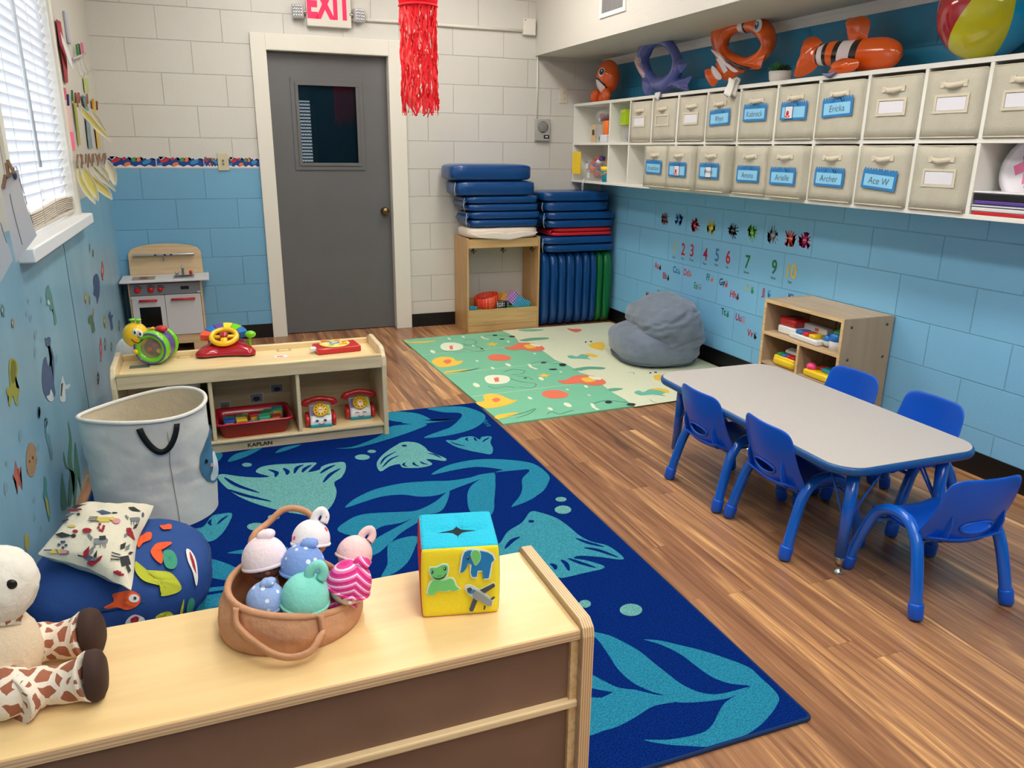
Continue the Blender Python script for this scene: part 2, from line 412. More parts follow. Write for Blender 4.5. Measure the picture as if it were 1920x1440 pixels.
# dark space of the next room behind the pane
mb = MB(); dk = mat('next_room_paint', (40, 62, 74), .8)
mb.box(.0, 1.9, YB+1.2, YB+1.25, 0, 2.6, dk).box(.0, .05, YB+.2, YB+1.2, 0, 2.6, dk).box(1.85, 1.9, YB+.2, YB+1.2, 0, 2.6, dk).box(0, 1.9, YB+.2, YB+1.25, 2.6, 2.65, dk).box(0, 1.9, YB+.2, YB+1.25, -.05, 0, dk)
struct(mb.build('wall_next_room'))
# lit window with blinds in the next room, seen through the door pane
yn = YB+1.19; a_ = hit(551, 188, 1, yn); b_ = hit(588, 312, 1, yn)
nw = thing('window_2', None, None, ((a_.x+b_.x)/2, yn, b_.z)); struct(nw)
wn_, hn_ = b_.x-a_.x, a_.z-b_.z
mb = MB(); mb.box(-wn_/2, wn_/2, .004, .008, 0, hn_, mat('daylight_pane', (214, 226, 236), .5, emit=1.6)); mb.build('daylit_pane', nw)
mb = MB()
for k in range(20): mb.box(-wn_/2, wn_/2, -.012, .002, hn_*(k+.1)/20, hn_*(k+.48)/20, mat('dim_slat', (60, 74, 84), .6))
mb.build('blind_slats', nw)
mb = MB(); mb.box(wn_/2, wn_/2+.04, -.02, .008, -.03, hn_+.03, mat('dim_frame', (120, 116, 104), .6)); mb.build('frame', nw)
# ---- window on the left wall
M_sill = mat('white_sill_paint', (232, 234, 236), .35, bump=.1, bscale=40)
win = thing('window_1', None, None, (XL, (WY0+WY1)/2, WZ0)); struct(win)
hw = (WY1-WY0)/2; hh = WZ1-WZ0
mb = MB(); mb.box(-.2, .001, -hw, -hw+.03, 0, hh, M_white).box(-.2, .001, hw-.03, hw, 0, hh, M_white).box(-.2, .001, -hw+.03, hw-.03, hh-.03, hh, M_white)
mb.box(.001, .012, hw-.005, hw+.045, -.01, hh+.04, M_frame)
mb.box(.001, .012, -hw-.045, -hw+.005, -.01, hh+.04, M_frame)
mb.build('window_frame', win)
mb = MB(); mb.box(-.2, .05, -hw-.06, hw+.13, -.045, .005, M_sill, bev=.006); mb.build('window_sill', win)
mb = MB(); mb.box(-.17, -.13, -hw+.03, -hw+.07, 0, hh-.03, M_white).box(-.17, -.13, hw-.07, hw-.03, 0, hh-.03, M_white).box(-.17, -.13, -hw+.03, hw-.03, 0, .04, M_white).box(-.17, -.13, -hw+.03, hw-.03, hh*.5, hh*.5+.04, M_white)
mb.build('sash', win)
mb = MB(); mb.box(-.152, -.148, -hw+.06, hw-.06, .03, hh-.03, mat('window_glass', (240, 245, 250), .02, alpha=.08)); mb.build('glass', win)
# blinds
bl = thing('window_blind', 'white slatted window blind, lowered, with a plastic wand, over the left wall window', 'blind', (XL-.03, (WY0+WY1)/2, WZ0))
M_slat = mat('white_vinyl_slat', (244, 244, 246), .4)
_q = NT(M_slat); 
tl = _q.n('BsdfTranslucent'); tl.inputs[0].default_value = (.85, .87, .92, 1); mxs = _q.n('MixShader'); mxs.inputs[0].default_value = .5
_q.l(_q.b.outputs[0], mxs.inputs[1]); _q.l(tl.outputs[0], mxs.inputs[2]); _q.l(mxs.outputs[0], _q.t.nodes['Material Output'].inputs[0])
nsl = 34; pitch = (hh-.16)/nsl
for k in range(nsl):
    z = .115+pitch*(k+.5); mb = MB()
    sag = .004*math.sin(k*1.7)
    def sf(u, v):
        w = .024*(v-.5)*2; a = R(58)
        return (w*math.cos(a), (u-.5)*2*(hw-.035), z+w*math.sin(a)+.003*(1-(2*v-1)**2)+(sag*math.sin(PI*u) if k < 3 else 0))
    mb.grid(9, 4, sf, M_slat); s_ = mb.build('slat', bl, solid=.0012)
mb = MB(); mb.box(-.03, .03, -hw+.032, hw-.032, hh-.07, hh-.03, M_white, bev=.003); mb.build('headrail', bl)
mb = MB(); 
M_stack = mat('stacked_slats', (206, 196, 180), .5)
def bowed(z0, m, t):
    def f(u, v):
        y = (u-.5)*2*(hw-.035); z = z0-.012*math.sin(u*PI*2)*.6
        return (.024*(2*v-1), y, z)
    mb.grid(14, 2, f, m)
for k in range(7): bowed(.045+k*.008, M_stack, 0)
mb.build('stacked_slats', bl, solid=.004)
mb = MB(); mb.box(-.024, .024, -hw+.035, hw-.035, .022, .036, M_stack, bev=.004); mb.build('bottom_rail', bl)
M_cord = mat('blind_cord', (210, 210, 205), .7)
for y in (-.45, -.15, .15, .45):
    mb = MB(); mb.tube([(.026, y, .03), (.026, y, hh-.05)], .0009, M_cord, seg=5); mb.build('ladder_cord', bl)
mb = MB(); mb.tube([(.04, -.22, hh-.08), (.05, -.215, .25)], .006, mat('clear_wand', (200, 204, 206), .2), seg=8); mb.build('wand', bl)
# ================================================================ LIGHT
w = bpy.data.worlds.new('daylight'); SC.world = w; w.use_nodes = True
bg = w.node_tree.nodes['Background']; bg.inputs[0].default_value = (.86, .93, 1, 1); bg.inputs[1].default_value = 4.2
M_lens = mat('troffer_lens', (255, 251, 243), .5, emit=16)
k = 0
for (x, y) in ((.45, -1.3), (1.6, -1.3), (.55, .4), (1.75, .4), (.55, 2.6), (1.75, 2.6), (.55, 4.7), (1.75, 4.7)):  # first pair, behind the camera, is added only to brighten the foreground
    t = thing('ceiling_light', 'unseen recessed fluorescent ceiling light panel', 'ceiling light', (x, y, ZC), group='ceiling light panels')
    mb = MB(); mb.box(-.17, .17, -.6, .6, -.012, -.0, M_lens); mb.build('diffuser', t)
    mb = MB(); mb.box(-.2, -.17, -.63, .63, -.02, 0, M_white).box(.17, .2, -.63, .63, -.02, 0, M_white).box(-.17, .17, -.63, -.6, -.02, 0, M_white).box(-.17, .17, .6, .63, -.02, 0, M_white); mb.build('frame', t)
SC.view_settings.view_transform = 'Standard'; SC.view_settings.look = 'None'; SC.view_settings.gamma = 1; SC.view_settings.use_curve_mapping = False
SC.view_settings.exposure = 0.12
SC.cycles.use_denoising = True
SC.cycles.max_bounces = 8; SC.cycles.diffuse_bounces = 5
SC.cycles.sample_clamp_indirect = 6
# ================================================================ TABLE AND CHAIRS
M_blue = mat('royal_blue_plastic', (6, 84, 200), .38, coat=.15)
M_bluetube = mat('royal_blue_powder_coat', (10, 96, 205), .22, coat=.5)
M_band = mat('blue_edge_band', (24, 82, 146), .35, bump=.1, bscale=150)
M_chrome = mat('chrome', (200, 196, 186), .18, metal=1)
M_lam = mat('grey_speckled_laminate', (192, 185, 180), .35, var=.07, vscale=420)
tb = thing('activity_table', 'low grey laminate table with a blue edge and blue tubular legs', 'table', (2.09, 2.285, 0), R(-.8))
L2, W2 = .585, .303
def rr3(w, h, r, z, seg=8): return [(x, y, z) for x, y in rrect(w, h, r, seg)]
mb = MB(); mb.prism(rr3(2*W2-.008, 2*L2-.008, .095, .384), (0, 0, .0265), M_lam); mb.build('tabletop', tb)
mb = MB(); mb.tube([(x, y, .3955) for x, y in rrect(2*W2-.006, 2*L2-.006, .095, 8)], .0155, M_band, seg=10, closed=True, flat=(.55, .92)); mb.build('edge_band', tb)
mb = MB(); mb.prism(rr3(2*W2-.03, 2*L2-.03, .08, .377), (0, 0, .006), mat('table_underside', (70, 60, 52), .8)); mb.build('underside', tb)
for sx in (-1, 1):
    for sy in (-1, 1):
        x, y = sx*(W2-.098), sy*(L2-.066)
        lg = MB(); lg.tube([(x-sx*.012, y-sy*.004, .377), (x, y, .062)], [.021, .0185], M_bluetube, seg=16); lg = lg.build('leg', tb)
        f = MB(); f.lathe([(0, .066), (.0125, .066), (.0125, .03), (.006, .03), (.006, .014), (.012, .012), (.017, .002), (.017, 0), (0, 0)], M_chrome, seg=18, c=(x, y, 0)); f.build('foot', lg)
        b = MB(); b.tube([(x-sx*.012, y-sy*.13, .377), (x, y-sy*.012, .20)], .004, M_bluetube, seg=6).tube([(x-sx*.14, y, .377), (x-sx*.016, y, .20)], .004, M_bluetube, seg=6); b.build('brace', lg)
# ---- child chair (faces +y, origin at the middle of its feet)
def make_chair(label):
    t = thing('child_chair', label, 'chair')
    def backsurf(x, z):
        # height z from the seat joint to the top; leans back and wraps a little round the child
        k = (z-.235)/.235
        y = -.142-.04*k+ .055*(abs(x)/.145)**2*(.4+.6*(1-k)) - .012*math.sin(PI*min(max(k, 0), 1))
        return y
    def ring_surface(mb, outline, hole, surf, m, rows=7):
        n = len(outline); R_ = []
        for j in range(rows):
            tt = j/(rows-1)
            R_.append([mb.bm.verts.new(surf(*(Vector(hole[i]).lerp(Vector(outline[i]), tt)))) for i in range(n)])
        for j in range(rows-1):
            for i in range(n):
                f = mb.bm.faces.new((R_[j][i], R_[j][(i+1) % n], R_[j+1][(i+1) % n], R_[j+1][i])); f.smooth = True; f.material_index = mb.mi(m)
    N = 48; hc = (0, .292)
    hole = [(hc[0]+.058*math.cos(a), hc[1]+(.02 if math.sin(a) > 0 else .022)*math.sin(a)) for a in [2*PI*k/N for k in range(N)]]
    out = []
    top, bot = .458, .232
    for k in range(N):
        a = 2*PI*k/N; dx, dz = math.cos(a), math.sin(a)
        # rounded trapezoid reached along the ray
        lo, hi = 0, .5
        for _ in range(26):
            md = (lo+hi)/2; x = hc[0]+dx*md; z = hc[1]+dz*md
            wz = .155-.02*max(0, (z-bot)/(top-bot)); rr = .035
            qx = max(abs(x)-(wz-rr), 0); qz = max(z-(top-rr), (bot+rr)-z, 0)
            inside = (qx*qx+qz*qz) < rr*rr
            lo, hi = (md, hi) if inside else (lo, md)
        out.append((hc[0]+dx*lo, hc[1]+dz*lo))
    mb = MB(); ring_surface(mb, out, hole, lambda x, z: (x, backsurf(x, z), z), M_blue, 9)
    bk = mb.build('backrest', t, solid=.007, sub=1)
    mb = MB(); mb.tube([(x, backsurf(x, z)-.004, z) for x, z in hole], .004, M_blue, seg=6, closed=True); mb.build('handle_rim', bk)
    for sx in (-1, 1):
        mb = MB(); x = sx*.092
        pts = [(x, backsurf(x, z)-.002, z) for z in (.335, .30, .26, .235)]; outp = [(x, backsurf(x, z)-d, z) for z, d in ((.335, .004), (.30, .018), (.26, .022), (.235, .012))]
        mb.prism([Vector(p) for p in pts+outp[::-1]], (sx*.006, 0, 0), M_blue); mb.build('rib', bk)
    # seat
    def seatf(u, v):
        x = (u-.5)*2*.14; y = -.155+.30*v
        w = 1 - .10*max(0, (v-.6)/.4) - .16*max(0, (.25-v)/.25)
        z = .238-.012*math.sin(PI*min(v, 1))+.016*(abs(u-.5)*2)**3-.02*max(0, (v-.85)/.15)**1.5 + .012*max(0, (.12-v)/.12)
        return (x*w, y, z)
    mb = MB(); mb.grid(15, 15, seatf, M_blue); mb.build('seat', t, solid=.008, sub=1)
    for sx in (-1, 1):
        pts = [(.172, -.165, .0), (.166, -.145, .09), (.158, -.118, .185), (.152, -.095, .235), (.148, -.058, .272), (.146, -.01, .282), (.148, .04, .272), (.152, .078, .243), (.158, .104, .19), (.165, .14, .09), (.170, .158, .0)]
        sp = spline([(sx*x, y, z) for x, y, z in pts], 3, closed=False)
        sp[0].z = .004; sp[-1].z = .004
        mb = MB(); mb.tube(sp, .0185, M_bluetube, seg=14); fr = mb.build('leg_frame', t)
        for (x, y), d in (((.172, -.165), (-.05, -.2)), ((.170, .158), (-.05, .2))):
            mb = MB(); lean = Vector((-sx*.06, .22 if y < 0 else -.2, 1)).normalized()
            rot = lean.to_track_quat('Z', 'Y').to_matrix().to_4x4()
            mb.lathe([(0, 0), (.019, 0), (.0225, .006), (.0225, .045), (.0205, .05), (.0185, .05)], M_blue, seg=18, M=Matrix.Translation((sx*x, y, .0045)) @ rot); mb.build('foot_cap', fr)
    for y, z in ((-.085, .222), (.07, .222)):
        mb = MB(); mb.tube([(-.153, y, z), (.153, y, z)], .007, M_bluetube, seg=8); mb.build('cross_bar', t)
    return t
ch = make_chair('blue child chair on the rug side of the table, nearer the play mat')
ch.location = (1.925, 2.468, 0); ch.rotation_euler = (0, 0, R(-90))
ch.location.x = 1.758+.165
for loc, rz, lab in (((1.768+.165, 2.062, 0), R(-93), 'blue plastic child chair on the rug side of the table, nearer the camera'),
                     ((2.083, 1.612, 0), R(-6), 'blue plastic child chair pulled out at the near short end of the table'),
                     ((2.40, 2.475, 0), R(91), 'blue child chair on the wall side of the table, by the toy cabinet'),
                     ((2.41, 2.075, 0), R(90), 'blue plastic child chair on the wall side of the table, nearer the camera')):
    copy_tree(ch, None, loc, rz, lab)
for o in COL.objects:
    if o.name.startswith('child_chair') and o.parent is None: o['group'] = 'child chairs round the table'
# ================================================================ RUG
RZ = .009
M_navy = mat('navy_carpet', (6, 42, 118), 1, spec=.05, bump=.9, bscale=260, var=.6, vscale=230)
M_leafc = mat('teal_carpet', (44, 140, 172), 1, spec=.05, bump=.9, bscale=260, var=.42, vscale=230)
M_fishc = mat('pale_teal_carpet', (112, 178, 176), 1, spec=.05, bump=.9, bscale=260, var=.42, vscale=230)
M_fishd = mat('mid_teal_carpet', (66, 156, 176), 1, spec=.05, bump=.9, bscale=260, var=.42, vscale=230)
mb = MB(); RX0, RX1, RY0, RY1 = -.55, 1.292, 1.232, 3.893
mb.prism([(x, y, 0) for x, y in rrect(RX1-RX0, RY1-RY0, .015, 3, ((RX0+RX1)/2, (RY0+RY1)/2))], (0, 0, RZ), M_navy)
def c5(p): return hit(340+p[0]/2.6667, 740+p[1]/2.6667, 2, RZ)
def c6(p): return hit(900+p[0]/2.6672, 900+p[1]/2.6672, 2, RZ)
def rp(mb, f, pts, m, lay=1, sm=True, per=4):
    P = [f(p) for p in pts]
    if sm: P = spline(P, per)
    mb.poly([(min(max(p.x, RX0+.003), RX1-.004), min(max(p.y, RY0+.004), RY1-.004), RZ+.0003*lay) for p in P], m)
rug_leaf5 = [
 [(820,565),(860,525),(950,480),(1040,455),(1130,440),(1250,432),(1340,430),(1440,415),(1500,398),(1600,385),(1730,372),(1600,378),(1500,420),(1380,465),(1290,500),(1200,510),(1100,500),(1000,510),(900,540)],
 [(1250,400),(1320,358),(1420,332),(1520,322),(1640,326),(1760,345),(1835,400),(1835,440),(1800,490),(1720,530),(1650,562),(1690,510),(1705,470),(1705,420),(1740,375),(1640,378),(1540,365),(1460,362),(1360,378)],
 [(1480,432),(1560,392),(1570,430),(1560,500),(1565,560),(1540,605),(1450,590),(1430,520),(1440,470)],
 [(780,678),(830,630),(900,600),(1000,590),(1100,586),(1180,578),(1270,535),(1340,480),(1320,555),(1280,590),(1190,605),(1100,640),(1000,660),(940,700),(870,708)],
 [(1250,590),(1200,595),(1100,650),(960,730),(930,800),(980,795),(1040,745),(1100,690),(1180,640)],
 [(1040,745),(1110,715),(1180,710),(1170,760),(1130,840),(1060,895),(1000,912),(1030,850),(1030,790)],
 [(230,792),(330,772),(420,775),(520,760),(560,800),(440,790),(330,796)],
 [(70,825),(150,822),(240,850),(330,900),(300,935),(230,930),(150,915),(80,890)],
 [(80,972),(170,962),(270,955),(240,972),(150,985),(80,992)],
 [(60,1022),(150,1000),(270,985),(270,1035),(160,1065),(60,1090)],
 [(770,268),(850,262),(940,230),(1000,200),(1040,162),(1120,150),(1230,148),(1150,185),(1060,215),(960,245),(860,268)],
 [(1030,85),(1130,88),(1200,100),(1250,132),(1150,140),(1030,125)],
 [(1230,70),(1330,60),(1420,62),(1510,95),(1515,130),(1470,165),(1400,190),(1300,210),(1212,215),(1300,180),(1350,160),(1400,112),(1390,92),(1310,88)],
 [(1180,148),(1270,138),(1400,118),(1290,132),(1190,128),(1100,140)],
 [(235,337),(262,302),(330,280),(410,262),(330,308)],
 [(100,302),(200,292),(190,330),(120,362),(90,370)],
 [(470,292),(510,265),(600,250),(530,278)]]
for i, p in enumerate(rug_leaf5): rp(mb, c5, p, M_leafc, .5+.12*i)
rug_leaf6 = [
 [(540,758),(640,775),(720,812),(800,858),(870,915),(940,970),(1010,1022),(1100,1062),(1200,1070),(1345,1036),(1250,1088),(1100,1110),(980,1110),(930,1080),(850,1055),(760,1010),(690,945),(640,870),(590,800)],
 [(980,1108),(870,1130),(790,1178),(700,1228),(620,1253),(530,1268),(530,1100),(610,1088),(690,1052),(780,1052),(870,1072),(950,1084)],
 [(820,798),(900,803),(1000,826),(1100,850),(1220,888),(1340,935),(1400,985),(1490,1075),(1482,1130),(1420,1210),(1340,1270),(1240,1318),(1160,1335),(1040,1330),(930,1322),(820,1300),(930,1299),(1030,1285),(1120,1260),(1165,1220),(1190,1170),(1220,1120),(1262,1088),(1350,1033),(1250,1018),(1160,985),(1080,930),(1000,870),(900,822)],
 [(540,968),(610,1000),(690,1038),(790,1052),(700,1062),(610,1052),(540,1030)],
 [(215,0),(340,0),(310,50),(260,95),(160,133),(205,85),(222,40)],
 [(0,0),(70,0),(75,60),(60,130),(0,120)]]
for i, p in enumerate(rug_leaf6): rp(mb, c6, p, M_leafc, .5+.12*i)
def stripes(f, L, w=.010, lay=4):
    for pts in L:
        P = [f(p) for p in pts]; P = spline(P, 4, closed=False)
        n = len(P); ring = []
        for i, p in enumerate(P):
            t = (P[min(i+1, n-1)]-P[max(i-1, 0)]).normalized(); sd = Vector((t.y, -t.x, 0)); ring.append((p, sd, w*math.sin(PI*(.08+.84*i/(n-1)))))
        poly = [p+sd*k for p, sd, k in ring]+[p-sd*k for p, sd, k in ring[::-1]]
        mb.poly([(q.x, q.y, RZ+.0003*lay) for q in poly], M_navy)
# big pale fish
rp(mb, c5, [(182,405),(210,398),(260,405),(330,413),(400,415),(440,410),(400,398),(372,385),(400,362),(470,350),(560,346),(672,340),(655,365),(635,388),(690,376),(702,360),(745,345),(805,337),(822,350),(820,380),(800,415),(765,440),(776,480),(768,525),(740,570),(700,598),(650,612),(600,600),(540,590),(470,575),(400,555),(330,530),(270,500),(220,462),(190,430)], M_fishc, 3)
stripes(c5, [[(215,415),(280,455),(390,492)],[(235,475),(320,505),(450,535)],[(435,375),(475,390),(470,412)],[(510,368),(530,385),(528,402)],[(610,352),(580,365),(565,395)],[(650,352),(620,370),(605,390)],[(770,352),(730,370),(695,395)],[(795,370),(745,400),(710,440)]])
mb.poly([(p.x, p.y, RZ+.0012) for p in [c5(q) for q in ell(590, 570, 22, 7, a=-.2)]], M_navy)
rp(mb, c5, [(1100,240),(1130,236),(1180,242),(1220,265),(1240,285),(1320,318),(1315,332),(1260,325),(1225,325),(1255,348),(1200,365),(1110,366),(1090,348),(1040,360),(1000,384),(982,370),(978,340),(1000,308),(1040,275),(1080,250)], M_fishc, 3)
stripes(c5, [[(1075,285),(1020,315),(995,350)],[(1090,305),(1045,325),(1005,365)],[(1120,340),(1110,352),(1130,362)],[(1160,338),(1165,350),(1190,360)],[(1195,335),(1210,345),(1235,350)],[(1230,295),(1265,300),(1300,318)]], .006)
mb.poly([(p.x, p.y, RZ+.0012) for p in [c5(q) for q in ell(1115, 256, 14, 5)]], M_navy)
rp(mb, c5, [(1322,230),(1370,228),(1400,215),(1455,209),(1492,225),(1502,212),(1550,210),(1545,240),(1558,270),(1548,298),(1500,292),(1430,278),(1370,260)], M_fishd, 3)
stripes(c5, [[(1345,237),(1380,250),(1420,258)],[(1430,215),(1425,225),(1435,232)],[(1465,214),(1470,226),(1480,232)],[(1540,215),(1522,225),(1505,238)]], .006)
rp(mb, c5, [(10,690),(60,672),(110,660),(150,610),(190,598),(252,594),(240,640),(200,700),(145,735),(80,718)], M_fishd, 3)
stripes(c5, [[(235,605),(205,625),(180,650)],[(150,625),(140,640),(150,655)]], .006)
rp(mb, c6, [(60,360),(105,310),(140,258),(210,213),(252,160),(300,163),(380,190),(440,230),(500,280),(560,310),(640,330),(715,385),(700,399),(600,386),(500,380),(470,392),(540,405),(618,430),(610,446),(540,462),(440,485),(400,490),(330,470),(230,430),(120,400)], M_fishd, 3)
stripes(c6, [[(480,292),(540,315),(620,335)],[(520,340),(590,352),(690,388)],[(440,393),(500,415),(580,440)],[(405,400),(430,420),(445,455)],[(200,285),(160,305),(125,345)],[(350,420),(372,430),(378,450)]], .009)
mb.poly([(p.x, p.y, RZ+.0012) for p in [c6(q) for q in ell(256, 208, 15, 7)]], M_navy)
for f, L in ((c5, [(905,313,38,14),(952,284,22,8),(328,351,25,10),(378,661,50,20),(462,613,30,13)]), (c6, [(405,97,28,12),(415,149,42,21),(755,650,57,31),(525,620,30,20),(42,1210,0,0)][:4])):
    for cx, cy, rx, ry in L: mb.poly([(p.x, p.y, RZ+.0006) for p in [f(q) for q in ell(cx, cy, rx, ry)]], M_fishc)
rug = mb.build('area_rug', recalc=False); tag(rug, 'large navy blue rug patterned with teal fish, leaves and bubbles', 'rug')
mb = MB(); mb.tube([(x, y, RZ*.5) for x, y in rrect(RX1-RX0, RY1-RY0, .015, 3, ((RX0+RX1)/2, (RY0+RY1)/2))], .0055, mat('rug_binding', (10, 40, 84), .9), seg=8, closed=True); mb.build('binding', rug)
mb = MB(); text_mesh(mb, 'lakeshore', .05, M_leafc, (1.245, 3.60, RZ+.0008), (-.05, -1, 0), (1, -.05, 0)); mb.build('lettering', rug, recalc=False)
# ================================================================ PLAY MAT
MZ = .008  # mat thickness
M_green = mat('green_foam_print', (124, 196, 160), .5, bump=.5, bscale=60)
M_cream = mat('cream_foam_print', (226, 230, 200), .5, bump=.5, bscale=60)
M_coral = mat('coral_print', (236, 120, 92), .5); M_yell = mat('yellow_print', (246, 200, 70), .5); M_ink = mat('dark_print', (34, 52, 56), .5); M_teal = mat('teal_print', (112, 190, 168), .5); M_pale = mat('pale_print', (236, 240, 214), .5); M_green2 = mat('mid_green_print', (100, 170, 140), .5)
mc = [hit(755, 637, 2, MZ), hit(943, 795, 2, MZ), Vector((3.045, 3.60, MZ)), Vector((3.02, 5.555, MZ))]
mb = MB(); mb.prism([(p.x, p.y, 0) for p in mc], (0, 0, MZ), M_green)
def c8(p): return hit(740+p[0]/3.4286, 590+p[1]/3.4286, 2, MZ)
def mp_(pts, m, lay=1, sm=True, per=4):
    P = [c8(p) for p in pts]
    if sm: P = spline(P, per)
    mb.poly([(p.x, p.y, MZ+.0004*lay) for p in P], m)
cream = [c8(p) for p in [(690,102),(740,125),(780,150),(800,178),(850,185),(900,210),(950,232),(985,255),(1030,290),(1100,318),(1160,350),(1190,372),(1240,385),(1310,420),(1345,460),(1400,500),(1480,545),(1545,592)]]
cb_ = [(p.x, p.y, MZ+.0004) for p in cream]
l_ = mc[1].lerp(mc[2], .5)
cb_ += [(mc[2].x-.001, mc[2].y+.001, MZ+.0004), (mc[3].x-.001, mc[3].y-.002, MZ+.0004)]
mb.poly(cb_, M_cream)
for dx, dy, s in ((0, 0, 1),):
    pass
mp_([(295,200),(320,182),(380,180),(430,192),(440,212),(410,228),(350,232),(305,225)], M_pale, 2)
mp_([(578,410),(600,392),(660,388),(720,395),(742,415),(720,438),(660,447),(600,440)], M_pale, 2)
mp_([(350,203),(372,198),(376,222),(358,226)], M_coral, 3, False); mp_([(636,408),(668,403),(672,430),(646,434)], M_coral, 3, False)
mp_([(238,300),(280,275),(340,272),(380,280),(395,298),(440,296),(425,315),(385,328),(330,338),(280,335)], M_yell, 2)
mp_([(520,565),(575,555),(570,520),(620,508),(680,518),(720,535),(760,550),(790,548),(755,570),(690,590),(620,602),(570,598)], M_yell, 2)
mp_([(312,300),(345,288),(365,300),(340,318)], M_coral, 3); mp_([(625,548),(655,535),(680,548),(650,564)], M_coral, 3)
mp_([(600,270),(640,255),(700,258),(748,275),(730,292),(660,297),(612,290)], M_coral, 2)
mp_([(945,505),(990,487),(1060,488),(1118,510),(1095,532),(1020,540),(965,528)], M_coral, 2)
for cx, cy, s in ((840, 210, 1), (1210, 425, 1.2)):
    mp_([(cx-s*135,cy),(cx-s*90,cy-s*5),(cx-s*50,cy-s*25),(cx,cy-s*30),(cx+s*60,cy-s*24),(cx+s*115,cy-s*2),(cx+s*118,cy+s*18),(cx+s*50,cy+s*26),(cx-s*10,cy+s*14),(cx-s*60,cy+s*18),(cx-s*110,cy+s*14)], M_coral, 3)
    mp_([(cx-s*10,cy-s*12),(cx+s*40,cy-s*16),(cx+s*70,cy),(cx+s*20,cy+s*8)], M_yell, 4); mp_([(cx+s*30,cy-s*24),(cx+s*90,cy-s*16),(cx+s*95,cy-s*4),(cx+s*50,cy-s*8)], M_pale, 5)
for cx, cy in ((625,190),(960,390)):
    mp_([(cx-40,cy),(cx-8,cy-6),(cx,cy-14),(cx+12,cy-5),(cx+45,cy-4),(cx+20,cy+5),(cx+25,cy+14),(cx,cy+7),(cx-25,cy+14),(cx-14,cy+3)], M_yell, 2, False)
for cx, cy, rx, ry in ((245,238,18,9),(350,155,12,5),(440,143,12,5),(730,323,20,8),(630,344,14,6),(530,298,10,5),(942,412,18,9),(525,453,24,12),(870,537,16,7),(1112,580,28,12),(1000,606,18,8),(505,200,10,5),(730,174,10,4),(1110,482,10,4),(1250,518,12,4),(1230,462,14,7),(1068,368,10,4),(900,250,10,4)):
    mp_(ell(cx, cy, rx, ry, 12, .35), M_pale, 2, False)
for cx, cy, rx, ry in ((645,133,16,5),(690,158,18,4),(755,141,20,6),(958,310,18,6),(1080,323,24,10),(1018,352,28,5),(1375,563,24,9),(1520,578,30,9),(560,220,10,4),(840,408,12,4)):
    mp_(ell(cx, cy, rx, ry, 12), M_ink, 2, False)
for L in ([(60,172),(140,176),(280,168),(200,182),(110,184)], [(320,368),(380,360),(480,352),(400,368),(330,380)], [(650,650),(740,634),(800,632),(740,655),(660,672)]): mp_(L, M_yell, 3)
for L in ([(1110,266),(1140,262),(1170,270),(1200,255),(1250,252),(1290,262),(1240,272),(1260,288),(1200,284),(1130,282)], [(1540,500),(1570,488),(1600,498),(1640,480),(1700,478),(1750,496),(1720,512),(1740,525),(1660,515),(1580,520)], [(790,100),(850,92),(930,94),(960,98),(900,108),(830,108)]): mp_(L, M_teal, 2)
for L in ([(1210,255),(1250,250),(1300,262),(1300,274),(1270,272),(1240,262)], [(1640,480),(1700,474),(1755,485),(1765,505),(1745,502),(1700,488)], [(1246,196),(1290,180),(1345,182),(1345,222),(1290,222)], [(1665,396),(1700,385),(1735,400),(1710,422),(1675,418)]): mp_(L, M_yell, 3)
for L in ([(1108,88),(1140,92),(1190,92),(1202,102),(1170,114),(1130,104)],): mp_(L, M_coral, 3)
for L in ([(800,165),(880,150),(980,148),(985,158),(900,166),(840,172)], [(1150,350),(1240,335),(1345,340),(1340,352),(1250,352),(1190,362)], [(1370,480),(1420,472),(1470,478),(1400,494)], [(1220,620),(1320,600),(1230,608)][:0]):
    if L: mp_(L, M_green2, 3)
for cx, cy in ((1245,176),(1660,374)):
    mp_([(cx-24,cy),(cx-12,cy-5),(cx-10,cy+3),(cx-22,cy+7)], M_ink, 4, False); mp_([(cx+8,cy-6),(cx+24,cy-5),(cx+26,cy+2),(cx+10,cy+1)], M_ink, 4, False)
n3 = Vector((0, 0, 1))
for L in ([(440,170),(480,158),(520,170),(520,188),(470,196),(440,186)], [(440,200),(500,196),(560,216),(570,236),(500,232),(450,222)], [(300,225),(340,240),(400,240),(460,240)], [(700,370),(760,352),(830,360),(820,380),(750,388)], [(740,410),(800,430),(880,440),(910,450),(880,472),(800,465)], [(600,460),(650,475),(720,462),(770,470)], [(780,395),(850,400),(890,420)], [(330,375),(450,362),(540,345),(500,355),(420,372)], [(720,650),(820,635),(905,605),(860,640),(780,665)], [(980,640),(1010,625),(1060,640),(1110,625),(1150,615)], [(870,318),(950,300),(1010,312),(1100,316)], [(560,140),(620,132),(690,135),(770,142)],
          [(1270,575),(1340,555),(1420,556),(1550,575)], [(1500,375),(1530,370),(1540,384)], [(1640,548),(1660,560),(1685,568)]):
    zigline(mb, spline([c8(p) for p in L], 5, closed=False), .0035, M_ink, n3, .0012)
for L in ([(1565,560),(1590,540)],): pass
for (a, b) in (((862,318),(915,352)), ((1268,572),(1310,612)), ((558,140),(605,160))):
    zigline(mb, [c8(a), c8((a[0]*.6+b[0]*.4-6, a[1]*.4+b[1]*.6)), c8(b)], .02, M_pale, n3, .0012)
# fold lines of the panels
for t_ in (.245, .5, .75):
    a = mc[0].lerp(mc[1], t_); b = mc[3].lerp(mc[2], t_); zigline(mb, [a+Vector((0.002, 0, 0)), b-Vector((.002, 0, 0))], .004, M_pale, n3, .0009)
pm = mb.build('play_mat', recalc=False); tag(pm, 'green and cream foam play mat printed with sea creatures', 'mat')
